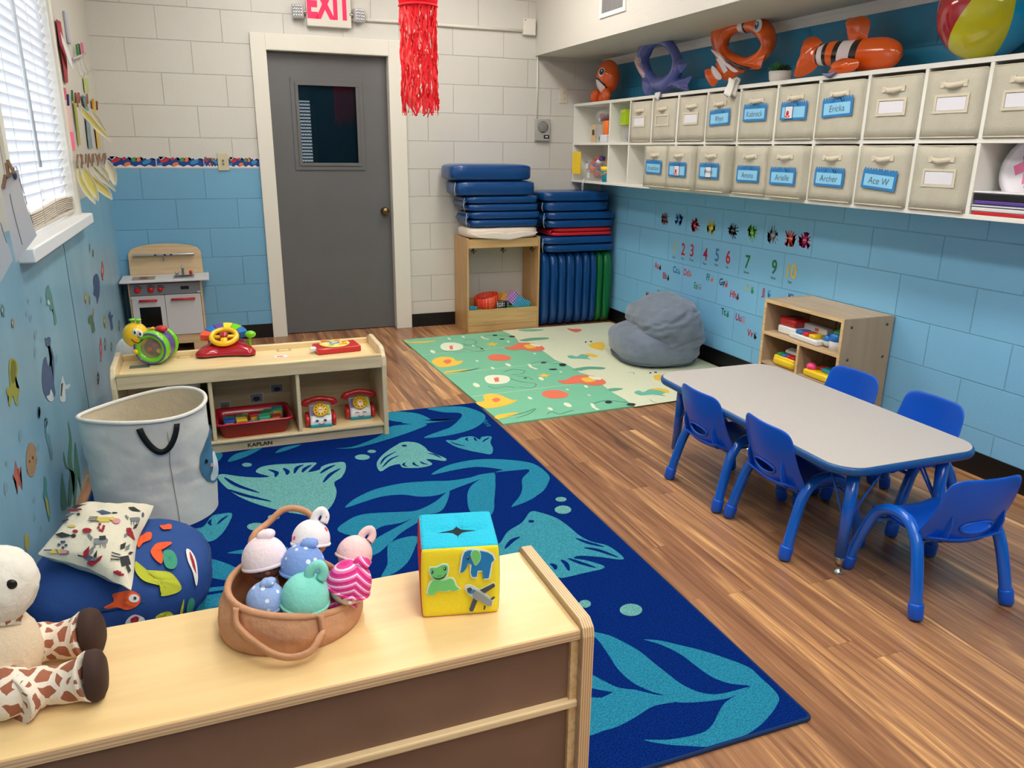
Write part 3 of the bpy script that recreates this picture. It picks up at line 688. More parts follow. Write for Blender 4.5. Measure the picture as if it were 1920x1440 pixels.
# ================================================================ STORAGE SHELF ON THE RIGHT WALL
M_shelf = mat('white_shelf_board', (236, 234, 226), .4, bump=.04, bscale=30)
SX = 2.795
S_Y = [5.905, 5.297, 4.998, 4.701, 4.395, 4.085, 3.775, 3.467, 3.166, 2.861, 2.557, 2.265, 1.96, 1.655]
ZB, ZM, ZT = 1.118, 1.412, 1.706
su = thing('cubby_shelf', 'long white two-row cubby shelf mounted along the right wall', 'shelf unit', (XR, 3.8, ZB))
def sb(name, x0, x1, y0, y1, z0, z1, bev=.0015):
    mb = MB(); mb.box(x0-XR, x1-XR, y0-3.8, y1-3.8, z0-ZB, z1-ZB, M_shelf); return mb.build(name, su, bevel=bev)
YE = 1.64
sb('bottom_board', SX, XR, YE, 5.915, ZB, ZB+.018); sb('middle_board', SX, XR, YE, 5.915, ZM-.009, ZM+.009); sb('top_board', SX, XR, YE, 5.915, ZT-.012, ZT+.008)
sb('back_panel', XR-.012, XR, YE, 5.915, ZB+.018, ZT-.012)
for i, y in enumerate(S_Y):
    yy = 5.907 if i == 0 else y; w = .009 if i % 4 else .011
    sb('divider', SX+.001, XR-.012, yy-w, yy+.007 if i == 0 else yy+w, ZM+.009, ZT-.012)
    if i != 3: sb('divider', SX+.001, XR-.012, yy-w, yy+.007 if i == 0 else yy+w, ZB+.018, ZM-.009)
# ---- fabric bins
M_bin = mat('beige_canvas', (200, 194, 176), .85, bump=.5, bscale=330, var=.05, vscale=12)
M_hem = mat('beige_canvas_strap', (216, 206, 184), .8, bump=.3, bscale=300)
M_card = mat('white_card', (226, 224, 232), .5); M_tagd = mat('tag_blue', (48, 126, 188), .45); M_tagl = mat('tag_light_blue', (142, 204, 238), .4)
M_pen = mat('pencil_grey', (70, 84, 96), .7); M_redp = mat('red_print', (200, 52, 44), .5); M_navyp = mat('navy_print', (30, 60, 96), .5)
NX, NU, NV = Vector((-1, 0, 0)), Vector((0, -1, 0)), Vector((0, 0, 1))
def wallpoly(mb, pts, m, x, y0, z0, lay=0, rot=0):
    c, s = math.cos(rot), math.sin(rot)
    mb.poly([(x-.0006*(lay+1), y0-(p[0]*c-p[1]*s), z0+(p[0]*s+p[1]*c)) for p in pts], m)
def make_bin(y0, y1, z0, out, label, style, text='', rot=0, dy=0, hn=0):
    yc = (y0+y1)/2; w = abs(y0-y1)-.028; h = .256; x = SX-out; d = .25
    t = thing('fabric_bin', label, 'storage bin', (x+d/2, yc, z0), group='beige fabric bins on the wall shelf')
    jit = random.uniform(-.004, .004)
    mb = MB()
    def L(xw, yw, zw): return (xw-(x+d/2), yw-yc, zw-z0)
    # body: four walls, floor; slightly bulging front
    def side(a, b, bul, n=8):
        def f(u, v):
            p = a.lerp(b, u); k = math.sin(PI*u)*math.sin(PI*min(1, v*.9+.05)); return (p.x+bul[0]*k, p.y+bul[1]*k, h*v+.004*math.sin(PI*u)*(v > .9)*(-1 if jit > 0 else .5))
        mb.grid(n, 7, f, M_bin)
    A, B, C_, D_ = Vector((-d/2, w/2, 0)), Vector((-d/2, -w/2, 0)), Vector((d/2, -w/2, 0)), Vector((d/2, w/2, 0))
    side(A, B, (-.004-abs(jit)*.6, 0)); side(B, C_, (0, -.001)); side(C_, D_, (0, 0)); side(D_, A, (0, .001))
    mb.box(-d/2, d/2, -w/2, w/2, 0, .004, M_bin)
    bd = mb.build('body', t, solid=.004)
    mb = MB(); mb.tube([(-d/2-.001, w/2, h), (-d/2-.001, -w/2, h)], .0028, M_hem, seg=6); mb.build('hem', t); mb = MB(); mb.tube([(-d/2-.0035, w/2-.004, .004), (-d/2-.0035, -w/2+.004, .004)], .0032, M_hem, seg=6); mb.build('hem', t)
    xf = -d/2-.0085
    def stripf(u, v): return (xf-.018*math.sin(PI*u)**1.5, (.5-u)*.092+hn*.4, h*.80+.020*(v-.5)-.007*math.sin(PI*u))
    mb = MB(); mb.grid(11, 3, stripf, M_hem); mb.box(xf-.001, xf+.003, .040+hn*.4, .060+hn*.4, h*.80-.011, h*.80+.011, M_hem).box(xf-.001, xf+.003, -.060+hn*.4, -.040+hn*.4, h*.80-.011, h*.80+.011, M_hem); mb.build('handle', t, solid=.0015)
    wc = h*.515
    if style in ('card', 'open'):
        mb = MB(); o, i_ = (.079, .036), (.068, .026)
        for (a, b, c, e) in ((-o[0], o[0], i_[1], o[1]), (-o[0], o[0], -o[1], -i_[1]), (-o[0], -i_[0], -i_[1], i_[1]), (i_[0], o[0], -i_[1], i_[1])): mb.box(xf-.0015, xf+.002, a+hn*.3, b+hn*.3, wc+c, wc+e, M_hem)
        mb.build('card_holder', t)
        if style == 'card':
            mb = MB(); mb.box(xf-.0005, xf+.001, -.066+hn*.3, .066+hn*.3, wc-.025, wc+.023, M_card); mb.build('blank_card', t)
    if style in ('tag', 'pic'):
        mb = MB(); W_, H_ = .192/2, .038
        n = 12; top = []
        for k in range(n):
            xx = W_-2*W_*(k+.5)/n; top += [(xx+.0068, H_), (xx+.005, H_+.011), (xx-.001, H_+.013), (xx-.004, H_+.006), (xx-.0068, H_)]
        out_ = [(-W_, H_), (-W_, -H_), (W_, -H_), (W_, H_)]+top
        cy = wc+.002+dy; xs_ = xf-.004
        mb.poly([(xs_, -(p[0]*math.cos(rot)-p[1]*math.sin(rot)), cy+p[0]*math.sin(rot)+p[1]*math.cos(rot)) for p in out_], M_tagd)
        tg = mb.build('name_tag', t, recalc=False, solid=.0012)
        mb = MB(); mb.poly([(xs_-.0012, -(p[0]*math.cos(rot)-p[1]*math.sin(rot)), cy+p[0]*math.sin(rot)+p[1]*math.cos(rot)) for p in [(-.083, -.027), (.083, -.027), (.083, .024), (-.083, .024)]], M_tagl); mb.build('writing_panel', tg, recalc=False)
        if text:
            mb = MB(); u = Vector((0, -math.cos(rot), math.sin(rot))); v = Vector((0, math.sin(rot), math.cos(rot)))
            text_mesh(mb, text, .040, M_pen, (xs_-.002, 0, cy-.003), u*1.0, v*1.05, shear=.1, bold=-.0003); mb.build('handwriting', tg, recalc=False)
        if style == 'pic':
            px = -.030 if text == '' and dy == 0.001 else 0
            hwid = .026
            mb = MB(); mb.poly([(xs_-.0022, -(a+px), cy+b) for a, b in ((-hwid-.004, -.034), (hwid+.004, -.034), (hwid+.004, .030), (-hwid-.004, .030))], M_navyp); mb.poly([(xs_-.0028, -(a+px), cy+b) for a, b in ((-hwid, -.030), (hwid, -.030), (hwid, .026), (-hwid, .026))], M_card)
            if text == '':
                mb.poly([(xs_-.0034, -(a+px), cy+b) for a, b in ell(-.008, -.006, .011, .013)], M_redp)
                for q_ in ((-.02, -.02), (.006, -.02), (-.014, -.024), (0, -.024)): mb.poly([(xs_-.0034, -(q_[0]+a+px), cy+q_[1]+b) for a, b in ell(0, 0, .005, .004, 8)], M_redp)
            mb.build('picture_card', tg, recalc=False)
            if text:
                mb = MB(); text_mesh(mb, text, .026, M_pen, (xs_-.0036, 0, cy), (0, -1, 0), (0, 0, 1)); mb.build('card_writing', tg, recalc=False)
    return t
ZU, ZL = ZM+.010, ZB+.019
make_bin(S_Y[2], S_Y[3], ZU, .002, 'beige fabric bin in the upper row beside the open cubbies, with a blank card', 'card', hn=.02)
make_bin(S_Y[3], S_Y[4], ZU, .002, 'beige fabric bin in the upper row with an empty card holder', 'open', hn=.04)
make_bin(S_Y[4], S_Y[5], ZU, .002, 'beige fabric bin in the upper row directly left of the four tagged bins', 'card', hn=-.01)
make_bin(S_Y[5], S_Y[6], ZU, .006, 'beige fabric bin with a blue name tag, upper row, below the clownfish ring', 'tag', 'Rhys', dy=-.01, rot=R(2), hn=.03)
make_bin(S_Y[6], S_Y[7], ZU, .004, 'beige fabric bin with a blue name tag, upper row, left of the potted plant', 'tag', 'Kabreck', dy=.004)
make_bin(S_Y[7], S_Y[8], ZU, .004, 'beige fabric bin in the upper row whose blue tag carries a red crab card', 'pic', '', dy=.001)
make_bin(S_Y[8], S_Y[9], ZU, .01, 'beige fabric bin with a blue name tag, upper row, below the lying inflatable clownfish', 'tag', 'Ericka', dy=.006, rot=R(2))
make_bin(S_Y[9], S_Y[10], ZU, .002, 'beige fabric bin with a blank card, first right of the upper tagged bins', 'card')
make_bin(S_Y[10], S_Y[11], ZU, .002, 'beige fabric bin with a blank card, upper row, left of the beach ball', 'card')
make_bin(S_Y[11], S_Y[12], ZU, .002, 'beige fabric bin with a blank card, upper row, directly under the beach ball', 'card')
make_bin(S_Y[3]-.005, S_Y[4], ZL, .05, 'beige fabric bin pulled out beside the empty lower cubby, with a blue name tag', 'tag', 'Jonathan', dy=-.012, rot=R(-1))
make_bin(S_Y[4], S_Y[5], ZL, .065, 'beige fabric bin, most pulled out of the lower row, tag with an animal picture', 'pic', '', dy=-.02)
make_bin(S_Y[5], S_Y[6], ZL, .05, 'beige fabric bin in the lower row, tag with a dark framed written card', 'pic', 'Remi', dy=-.02)
make_bin(S_Y[6], S_Y[7], ZL, .012, 'beige fabric bin with a blue name tag, lower row, fourth from the left', 'tag', 'Amina', dy=-.028)
make_bin(S_Y[7], S_Y[8], ZL, .03, 'beige fabric bin with a blue name tag, lower row, fifth from the left', 'tag', 'Arielle', dy=-.030)
make_bin(S_Y[8], S_Y[9], ZL, .008, 'beige fabric bin with a blue name tag and a paper slip behind it, lower row', 'tag', 'Archer', dy=-.024, rot=R(-1))
make_bin(S_Y[9], S_Y[10], ZL, .008, 'beige fabric bin in the lower row with a large tilted blue name tag', 'tag', 'Ace W', dy=-.024, rot=R(-4))
make_bin(S_Y[10], S_Y[11], ZL, .004, 'beige fabric bin with a blank card in the lower row, beside the stacked binders', 'card')
# ---- loose things in the open cubbies
M_clear = mat('clear_plastic', (214, 218, 220), .12, alpha=.22, spec=.8)
M_red = mat('red_plastic', (196, 30, 36), .32, coat=.3); M_lime = mat('lime_plastic', (176, 206, 30), .35); M_yel = mat('yellow_plastic', (246, 208, 30), .32, coat=.3)
M_orange = mat('orange_plastic', (246, 120, 40), .4); M_tealp = mat('teal_plastic', (30, 150, 176), .35); M_greenp = mat('green_plastic', (30, 140, 70), .35, coat=.3); M_purp = mat('purple_plastic', (96, 64, 150), .35)
M_black2 = mat('black_plastic', (20, 20, 22), .4); M_wood_l = wood('light_wood', (222, 190, 140), (200, 162, 110), 2)
def single(name, mb, label, cat, loc, rz=0, group=None, **kw):
    o = mb.build(name, None, loc, (0, 0, rz), **kw); return tag(o, label, cat, group)
zu = ZM+.0095; zl = ZB+.0185
# upper cubby, far left
t = thing('clear_tub', 'clear plastic tub full of toys in the top left cubby', 'container', (2.885, 5.52, zu))
mb = MB(); mb.prism([(x, y, 0) for x, y in rrect(.13, .17, .03, 4)], (0, 0, .004), M_clear); mb.grid(24, 3, lambda u, v: ((.065+.012*v)*math.copysign(abs(math.cos(2*PI*u))**.5, math.cos(2*PI*u)), (.085+.014*v)*math.copysign(abs(math.sin(2*PI*u))**.5, math.sin(2*PI*u)), .13*v), M_clear, cu=True); mb.build('tub', t)
mb = MB(); mb.blob((-.01, -.02, .03), (.03, .03, .02), M_card).blob((.01, .03, .035), (.03, .02, .03), M_red).blob((-.02, .04, .03), (.02, .02, .02), M_greenp).blob((-.035, -.055, .03), (.02, .02, .025), M_orange); mb.build('toys_inside', t)
t = thing('toy_bag', 'clear rounded bag with a dark red toy in the top left cubby', 'bag', (2.885, 5.53, zu+.135))
mb = MB(); mb.blob((0, 0, .055), (.075, .10, .055), M_clear, fn=lambda u: 1+.04*noise.noise(u*3)); mb.build('bag', t)
mb = MB(); mb.box(-.04, .03, -.03, .03, .02, .075, mat('dark_red_toy', (120, 28, 40), .35), bev=.006); mb.build('toy', t)
mb = MB(); mb.box(-.045, -.043, .0, .03, .02, .04, M_card); mb.build('white_label', t)
mb = MB(); mb.box(-.006, .006, -.035, .035, -.035, .10, M_wood_l, bev=.002); o = single('wooden_frame', mb, 'small wooden frame standing at the far left of the top left cubby', 'frame', (2.86, 5.665, zu+.036)); mb = MB(); mb.box(-.0075, -.006, -.02, .02, .02, .06, M_black2); mb.build('dark_picture', o)
mb = MB(); mb.box(-.022, .022, -.032, .032, 0, .10, M_orange, bev=.012); single('orange_toy', mb, 'orange rounded plastic toy in the top left cubby against the divider', 'toy', (2.83, 5.395, zu+.055), .1)
mb = MB(); mb.box(-.035, .035, -.05, .05, 0, .055, M_card, bev=.006); single('toy_box', mb, 'small white toy box under the orange toy in the top left cubby', 'toy', (2.835, 5.40, zu))
# upper second cubby: lime basket over a clear jar
t = thing('toy_basket', 'lime green slotted basket resting on a clear jar in the second upper cubby', 'basket', (2.875, 5.125, zu+.115), R(-12))
mb = MB()
for k in range(6): mb.box(-.062, -.058, -.055+k*.02, -.046+k*.02, .01, .09, M_lime)
mb.box(-.063, -.056, -.06, .06, .085, .105, M_lime, bev=.002).box(-.063, -.056, -.06, .06, 0, .014, M_lime, bev=.002)
mb.box(.056, .060, -.06, .06, 0, .105, M_lime).box(-.06, .06, -.060, -.056, 0, .105, M_lime).box(-.06, .06, .056, .060, 0, .105, M_lime).box(-.06, .06, -.06, .06, 0, .004, M_lime); mb.build('slotted_body', t)
t = thing('clear_jar', 'round clear plastic jar lying in the second upper cubby', 'jar', (2.875, 5.125, zu))
mb = MB(); mb.lathe([(0, 0), (.05, .002), (.062, .03), (.062, .08), (.045, .105), (0, .108)], M_clear, seg=24); mb.build('jar_body', t)
mb = MB(); mb.blob((0, 0, .035), (.035, .04, .03), mat('grey_toy', (150, 152, 156), .4)); mb.build('contents', t)
# lower left cubby
mb = MB(); mb.box(-.004, .004, -.05, .05, 0, .17, M_yel, bev=.002); single('yellow_folder', mb, 'yellow plastic folder hanging at the front left of the lower left cubby', 'folder', (SX-.012, 5.80, zl+.045), R(14))
t = thing('toy_bin', 'clear bin crammed with toys in the lower left cubby', 'container', (2.90, 5.60, zl))
mb = MB(); mb.grid(24, 3, lambda u, v: ((.08+.01*v)*math.copysign(abs(math.cos(2*PI*u))**.4, math.cos(2*PI*u)), (.12+.012*v)*math.copysign(abs(math.sin(2*PI*u))**.4, math.sin(2*PI*u)), .002+.15*v), M_clear, cu=True); mb.build('bin', t)
cols = [M_red, M_greenp, M_tealp, M_yel, M_red, M_card, M_purp, mat('salmon_plastic', (230, 120, 100), .4), M_orange]
rr = random.Random(3)
for k in range(18):
    mb = MB(); m_ = cols[k % len(cols)]; c = (rr.uniform(-.05, .05), rr.uniform(-.09, .09), .03+.145*k/18)
    if k % 3 == 0: mb.lathe([(0, 0), (.024, 0), (.024, .03), (.017, .034), (.017, .01), (0, .01)], m_, seg=16, M=Matrix.Translation(c) @ Matrix.Rotation(rr.uniform(-1.2, 1.2), 4, 'Y'))
    elif k % 3 == 1: mb.box(c[0]-.025, c[0]+.025, c[1]-.02, c[1]+.02, c[2]-.012, c[2]+.014, m_, bev=.003, rot=Matrix.Rotation(rr.uniform(0, 3), 4, 'Z') @ Matrix.Rotation(rr.uniform(-.5, .5), 4, 'X'), piv=c)
    else: mb.blob(c, (.024, .028, .018), m_)
    mb.build('toy_piece', t)
mb = MB(); mb.box(-.091, -.089, .05, .09, .09, .13, M_card).box(-.091, -.089, .02, .06, .02, .06, M_card); mb.build('white_label', t)
t = thing('toy_pail', 'teal and yellow toy pail with an orange handle in the lower left cubby', 'pail', (2.835, 5.375, zl))
mb = MB(); mb.lathe([(0, 0), (.036, 0), (.046, .085), (.043, .085), (.035, .006), (0, .006)], M_tealp); mb.build('pail', t)
mb = MB(); mb.lathe([(.045, .08), (.049, .082), (.050, .112), (.045, .112), (.043, .082)], M_yel); mb.build('rim', t)
mb = MB(); mb.tube([(.0-.047*math.sin(a)*.9, .048*math.cos(a), .095-.045*math.sin(a)) for a in [PI*k/10 for k in range(11)]], .004, M_orange, seg=8); mb.build('handle', t)
mb = MB(); mb.tube([(0, .0, .02), (-.012, -.01, -.01), (-.018, -.012, -.07), (-.014, -.004, -.10)], .0022, M_card, seg=6).tube([(0, .01, .02), (-.014, .01, -.02), (-.012, .016, -.08)], .0022, M_card, seg=6); single('hanging_shoelace', mb, 'white cord hanging over the shelf edge below the lower left cubby', 'cord', (SX-.008, 5.66, ZB+.012))
# lower right open cubby: paper craft and binders
t = thing('plate_craft', 'round white paper plate craft with purple and pink squares in the open lower cubby', 'craft', (2.90, 2.10, zl+.09))
mb = MB(); T_ = Matrix.Translation((0, 0, .085)) @ Matrix.Rotation(R(-78), 4, 'Y')
mb.lathe([(0, 0), (.09, 0), (.10, .006), (.125, .012), (.126, .014), (.10, .009), (.09, .003), (0, .003)], mat('paper_plate', (222, 218, 226), .6), seg=32, M=T_); mb.build('plate', t)
for k, (a, b, c, m_) in enumerate(((.035, .03, .4, M_purp), (-.0, .055, .5, mat('pink_paper', (226, 120, 160), .6)), (.0, .0, .7, M_purp), (-.035, .01, .15, mat('pink_paper', (226, 120, 160), .6)), (.05, -.03, .6, M_navyp))):
    mb = MB(); s_ = .02 if k != 2 else .011
    mb.poly([T_ @ Vector((p[0]*math.cos(c)-p[1]*math.sin(c)+a, p[0]*math.sin(c)+p[1]*math.cos(c)+b, .0045)) for p in ((-s_, -s_), (s_, -s_), (s_, s_), (-s_, s_))], m_); mb.build('paper_square', t, recalc=False)
t = thing('pom_pom_cluster', 'cluster of red and cream beads in front of the paper plate craft', 'beads', (2.83, 2.02, zl+.115))
for k, (y, z, r_) in enumerate(((.025, .05, .022), (.0, .02, .02), (-.02, .055, .018), (.035, .0, .018), (-.03, .01, .02), (.01, .085, .017))):
    mb = MB(); mb.blob((.0, y, z), r_, M_red if k % 2 else mat('cream_bead', (236, 214, 160), .4)); mb.build('bead', t)
z = zl
for k, (m_, h_, n_) in enumerate(((M_red, .014, 'red'), (M_card, .016, 'white'), (M_navyp, .012, 'green-black'), (M_purp, .014, 'dark blue'), (M_black2, .026, 'thick black'), (M_card, .008, 'thin white'))):
    t = thing('binder', '%s binder, number %s from the bottom of the stack in the open cubby'.replace('number %s', 'lying %s') % (n_, ('lowest', 'second lowest', 'third', 'fourth', 'fifth', 'topmost')[k]), 'binder', (2.91, 2.115+.006*(k % 3), z), group='binders stacked in the open lower cubby')
    if k == 0: t['label'] = 'red binder at the bottom of the stack in the open cubby'
    elif k == 1: t['label'] = 'white binder lying just above the red binder in the open cubby'
    elif k == 2: t['label'] = 'thin navy binder in the middle of the stack in the open cubby'
    elif k == 3: t['label'] = 'purple binder just below the thick black binder in the open cubby'
    elif k == 4: t['label'] = 'thick black binder in the stack in the open cubby'
    else: t['label'] = 'thin white folder on top of the binder stack in the open cubby'
    mb = MB(); mb.box(-.11, .125, -.13, .13, 0, h_-.001, m_, bev=.002); mb.build('cover', t)
    if k in (0, 3, 4): z += h_; continue
    mb = MB(); mb.box(-.112, -.1, -.12, .125, .003, h_-.004, mat('paper_edge', (220, 218, 212), .7)); mb.build('pages', t)
    z += h_
# ================================================================ INFLATABLES ON TOP OF THE SHELF
M_inflo = mat('orange_vinyl', (240, 98, 22), .16, coat=.6); M_inflw = mat('white_vinyl', (238, 226, 226), .18, coat=.5); M_inflk = mat('black_vinyl', (16, 14, 16), .2, coat=.5)
M_inflb = mat('periwinkle_vinyl', (92, 104, 178), .18, coat=.6, var=.12, vscale=30); M_inflp = mat('pale_pink_vinyl', (226, 190, 200), .2, coat=.4)
M_iris = mat('pale_blue_iris', (110, 170, 210), .2)
ZS = ZT+.008
def W(px, py, x=2.93): return hit(px, py, 0, x)
def eye(t, c, r, n=(-1, 0, 0), mi=None):
    n = Vector(n).normalized(); rot = n.to_track_quat('Z', 'Y').to_matrix().to_4x4()
    mb = MB(); mb.blob((0, 0, 0), (r, r, r*.3), M_inflw, rot=Matrix()); e = mb.build('eye', t, Vector(c)); e.rotation_euler = rot.to_euler()
    mb = MB(); mb.blob((0, 0, r*.18), (r*.66, r*.66, r*.2), mi or M_inflk); mb.blob((0, 0, r*.26), (r*.48, r*.48, r*.18), M_inflk); mb.blob((r*.15, r*.2, r*.40), (r*.18, r*.18, r*.08), M_inflw); mb.build('pupil', e)
def fin(mb, pts, x, th, m, edge=None):
    """puffy flat fin in the wall-parallel plane: outline pts (y,z) with thickness"""
    P = spline([(x, p[0], p[1]) for p in pts], 4); c = sum(P, Vector())/len(P)
    for sg in (-1, 1):
        prev = P
        for tt, k in ((.55, .75), (.15, 1.0)):
            cur = [c.lerp(p, tt)+Vector((sg*th*k, 0, 0)) for p in P]
            A = [mb.bm.verts.new(p) for p in prev]; B = [mb.bm.verts.new(p) for p in cur]
            for i in range(len(A)):
                f = mb.bm.faces.new((A[i], A[(i+1) % len(A)], B[(i+1) % len(A)], B[i])); f.smooth = True; f.material_index = mb.mi(edge if (edge and tt == .55 and False) else m)
            prev = cur
        mb.poly(prev, m)
def pxpts(L, x=2.93): return [(lambda v: (v.y, v.z))(W(1060+a/4.364, b/4.364, x)) for a, b in L]
# small seated clownfish
base = W(1130, 184, 2.92); 
t = thing('inflatable_clownfish', 'small orange inflatable clownfish at the far left end of the shelf top', 'inflatable toy', (2.92, 5.60, ZS))
mb = MB(); mb.blob((-.01, -.03, .175), (.085, .115, .125), M_inflo, seg=72, rings=56, mfn=lambda u: (lambda w_: M_inflw if w_ > .70 else (M_inflk if w_ > .60 else M_inflo))(.62*(-.93*u.x+.36*u.y)-.78*u.z)); mb.build('head', t)
mb = MB(); mb.blob((.0, .09, .05), (.06, .13, .05), M_inflo, rot=Matrix.Rotation(R(12), 4, 'X')); mb.build('tail_body', t)
mb = MB(); mb.blob((-.06, .08, .05), (.03, .055, .045), M_inflo, rot=Matrix.Rotation(R(-25), 4, 'X')); mb.build('fin', t)
mb = MB(); mb.blob((-.06, -.11, .05), (.03, .055, .045), M_inflo, rot=Matrix.Rotation(R(25), 4, 'X')); mb.build('fin', t)
eye(t, (-.082, -.070, .208), .034, (-.86, -.45, .12))
# dolphin ring
dx = 2.93
ring = pxpts([(680, 600), (650, 520), (640, 470), (655, 410), (690, 360), (740, 335), (800, 335), (855, 370), (895, 430), (915, 510), (905, 590), (870, 655), (820, 690), (760, 690), (715, 655)], dx)
t = thing('inflatable_ring', 'purple-blue inflatable dolphin swim ring standing on the shelf', 'inflatable toy', (dx, W(1240, 175).y, ZS))
off = Vector(t.location)
mb = MB(); P = [Vector((dx, y, z))-off for y, z in ring]; n_ = len(P)
Ps = spline(P, 3); rs = []
for i, p in enumerate(Ps):
    a = i/len(Ps); rs.append(.031+.019*math.exp(-((a-.20)/.10)**2)+.022*math.exp(-((a-.80)/.14)**2))
mb.tube(Ps, rs, M_inflb, seg=16, closed=True); mb.build('ring_body', t)
def dpx(L): return [(y-off.y, z-off.z) for y, z in pxpts(L, dx)]
mb = MB(); fin(mb, dpx([(618, 395), (600, 450), (578, 470), (580, 500), (600, 560), (630, 620), (665, 670), (700, 660), (690, 600), (660, 540), (650, 480), (660, 420)]), -.012, .034, M_inflp); mb.build('snout', t)
mb = MB(); fin(mb, dpx([(670, 640), (660, 700), (690, 790), (715, 815), (745, 740), (760, 690), (720, 640)]), -.035, .022, M_inflb); mb.build('flipper', t)
mb = MB(); fin(mb, dpx([(920, 470), (965, 500), (995, 525), (975, 560), (940, 600), (915, 570)]), 0, .02, M_inflb); mb.build('dorsal_fin', t)
mb = MB(); fin(mb, dpx([(870, 640), (940, 640), (990, 630), (1035, 625), (1020, 660), (1000, 700), (1010, 745), (960, 740), (880, 720), (800, 745), (760, 745), (770, 690)]), 0, .035, M_inflb); mb.build('tail', t)
e0 = pxpts([(662, 495)], dx)[0]; eye(t, (-.05, e0[0]-off.y, e0[1]-off.z), .013, (-1, .1, 0))
# clownfish ring
t = thing('inflatable_ring', 'orange striped inflatable clownfish swim ring with a big blue eye', 'inflatable toy', (dx, W(1390, 160).y, ZS)); off = Vector(t.location)
ring = pxpts([(1470, 215), (1540, 200), (1610, 235), (1655, 300), (1660, 370), (1620, 440), (1560, 490), (1490, 520), (1420, 510), (1340, 470), (1295, 420), (1290, 360), (1310, 290), (1360, 240), (1420, 215)], dx)
P = [Vector((dx, y, z))-off for y, z in ring]; Ps = spline(P, 4); N_ = len(Ps); ms = []; rs = []
for i in range(N_):
    a = i/N_; rs.append(.034+.014*math.exp(-((a-.15)/.12)**2))
    ms.append(M_inflk if a < .015 or .95 < a < .965 else (M_inflw if a >= .965 or a < 0 else M_inflo))
    if .03 > a >= .015: ms[-1] = M_inflk
    if a < .015: ms[-1] = M_inflw
mb = MB(); mb.tube(Ps, rs, M_inflo, seg=18, closed=True, mats=ms); mb.build('ring_body', t)
mb = MB(); fin(mb, dpx([(1400, 190), (1330, 170), (1240, 185), (1195, 240), (1190, 320), (1210, 400), (1240, 500), (1275, 480), (1260, 420), (1270, 330), (1310, 260), (1380, 220)]), 0, .022, M_inflo); mb.build('dorsal_fin', t)
mb = MB(); fin(mb, dpx([(1480, 510), (1560, 480), (1650, 450), (1640, 500), (1620, 560), (1570, 570), (1500, 560)]), -.02, .02, M_inflo); mb.build('side_fin', t)
mb = MB(); fin(mb, dpx([(1255, 520), (1320, 470), (1400, 510), (1470, 560), (1490, 590), (1440, 610), (1400, 640), (1340, 660), (1290, 640), (1260, 580)]), -.02, .04, M_inflo); mb.build('tail_body', t)
for L, m_ in (([(1262, 410), (1330, 440), (1370, 490), (1430, 560), (1490, 585), (1445, 592), (1360, 520), (1310, 470)], M_inflw), ([(1370, 470), (1440, 510), (1530, 545), (1600, 560), (1530, 575), (1450, 545), (1400, 510)], M_inflk), ([(1270, 545), (1300, 560), (1350, 625), (1340, 655), (1300, 645), (1268, 590)], M_inflw)):
    mb = MB(); fin(mb, dpx(L), -.062, .006, m_); mb.build('stripe', t)
mb = MB(); fin(mb, dpx([(1260, 575), (1200, 565), (1162, 580), (1170, 640), (1210, 700), (1245, 705), (1275, 650)]), -.02, .022, M_inflo); mb.build('tail_fin', t)
mb = MB(); mb.poly([(-.064, y, z) for y, z in dpx([(1310, 490), (1345, 475), (1405, 580), (1375, 605)])], M_card); mb.build('safety_label', t, recalc=False)
e0 = dpx([(1630, 215)])[0]; eye(t, (-.043, e0[0], e0[1]), .036, (-1, .05, 0), M_iris)
for a in (.35, .5, .62):
    pass
# sock-like white cloth under the ring
mb = MB(); cpt = W(1380, 170, 2.80)
def clothf(u, v):
    a = u*2*PI; return (.022*math.cos(a)+.006*math.sin(5*a+v*4)-.012*v*2, .03*math.sin(a)+.01*math.sin(3*a), .045-.09*v+.008*math.sin(3*a))
mb.grid(24, 8, clothf, mat('white_knit', (226, 222, 214), .8, bump=.4, bscale=60), cu=True); single('white_cloth', mb, 'crumpled white cloth hanging over the shelf front below the clownfish ring', 'cloth', (2.785, cpt.y, ZS-.01), solid=.003)
mb = MB(); mb.grid(20, 5, lambda u, v: (-.008-.008*math.sin(PI*v)+.003*math.sin(20*u), .03-.06*u, .012-.05*v*(.4+.6*math.sin(PI*u))), M_card); single('ribbon_bow', mb, 'small white and red ribbon below the dolphin ring flipper', 'ribbon', (SX-.002, W(1232, 180, 2.79).y-.02, ZS), solid=.002)
mb = MB(); mb.grid(16, 4, lambda u, v: (-.006-.01*math.sin(PI*v), .045-.09*u, .008-.022*v*math.sin(PI*u)), mat('grey_blue_cloth', (120, 124, 160), .8)); single('cloth_scrap', mb, 'small grey cloth scrap on the shelf edge below the lying clownfish', 'cloth', (SX-.001, W(1556, 143, 2.79).y, ZS), solid=.002)
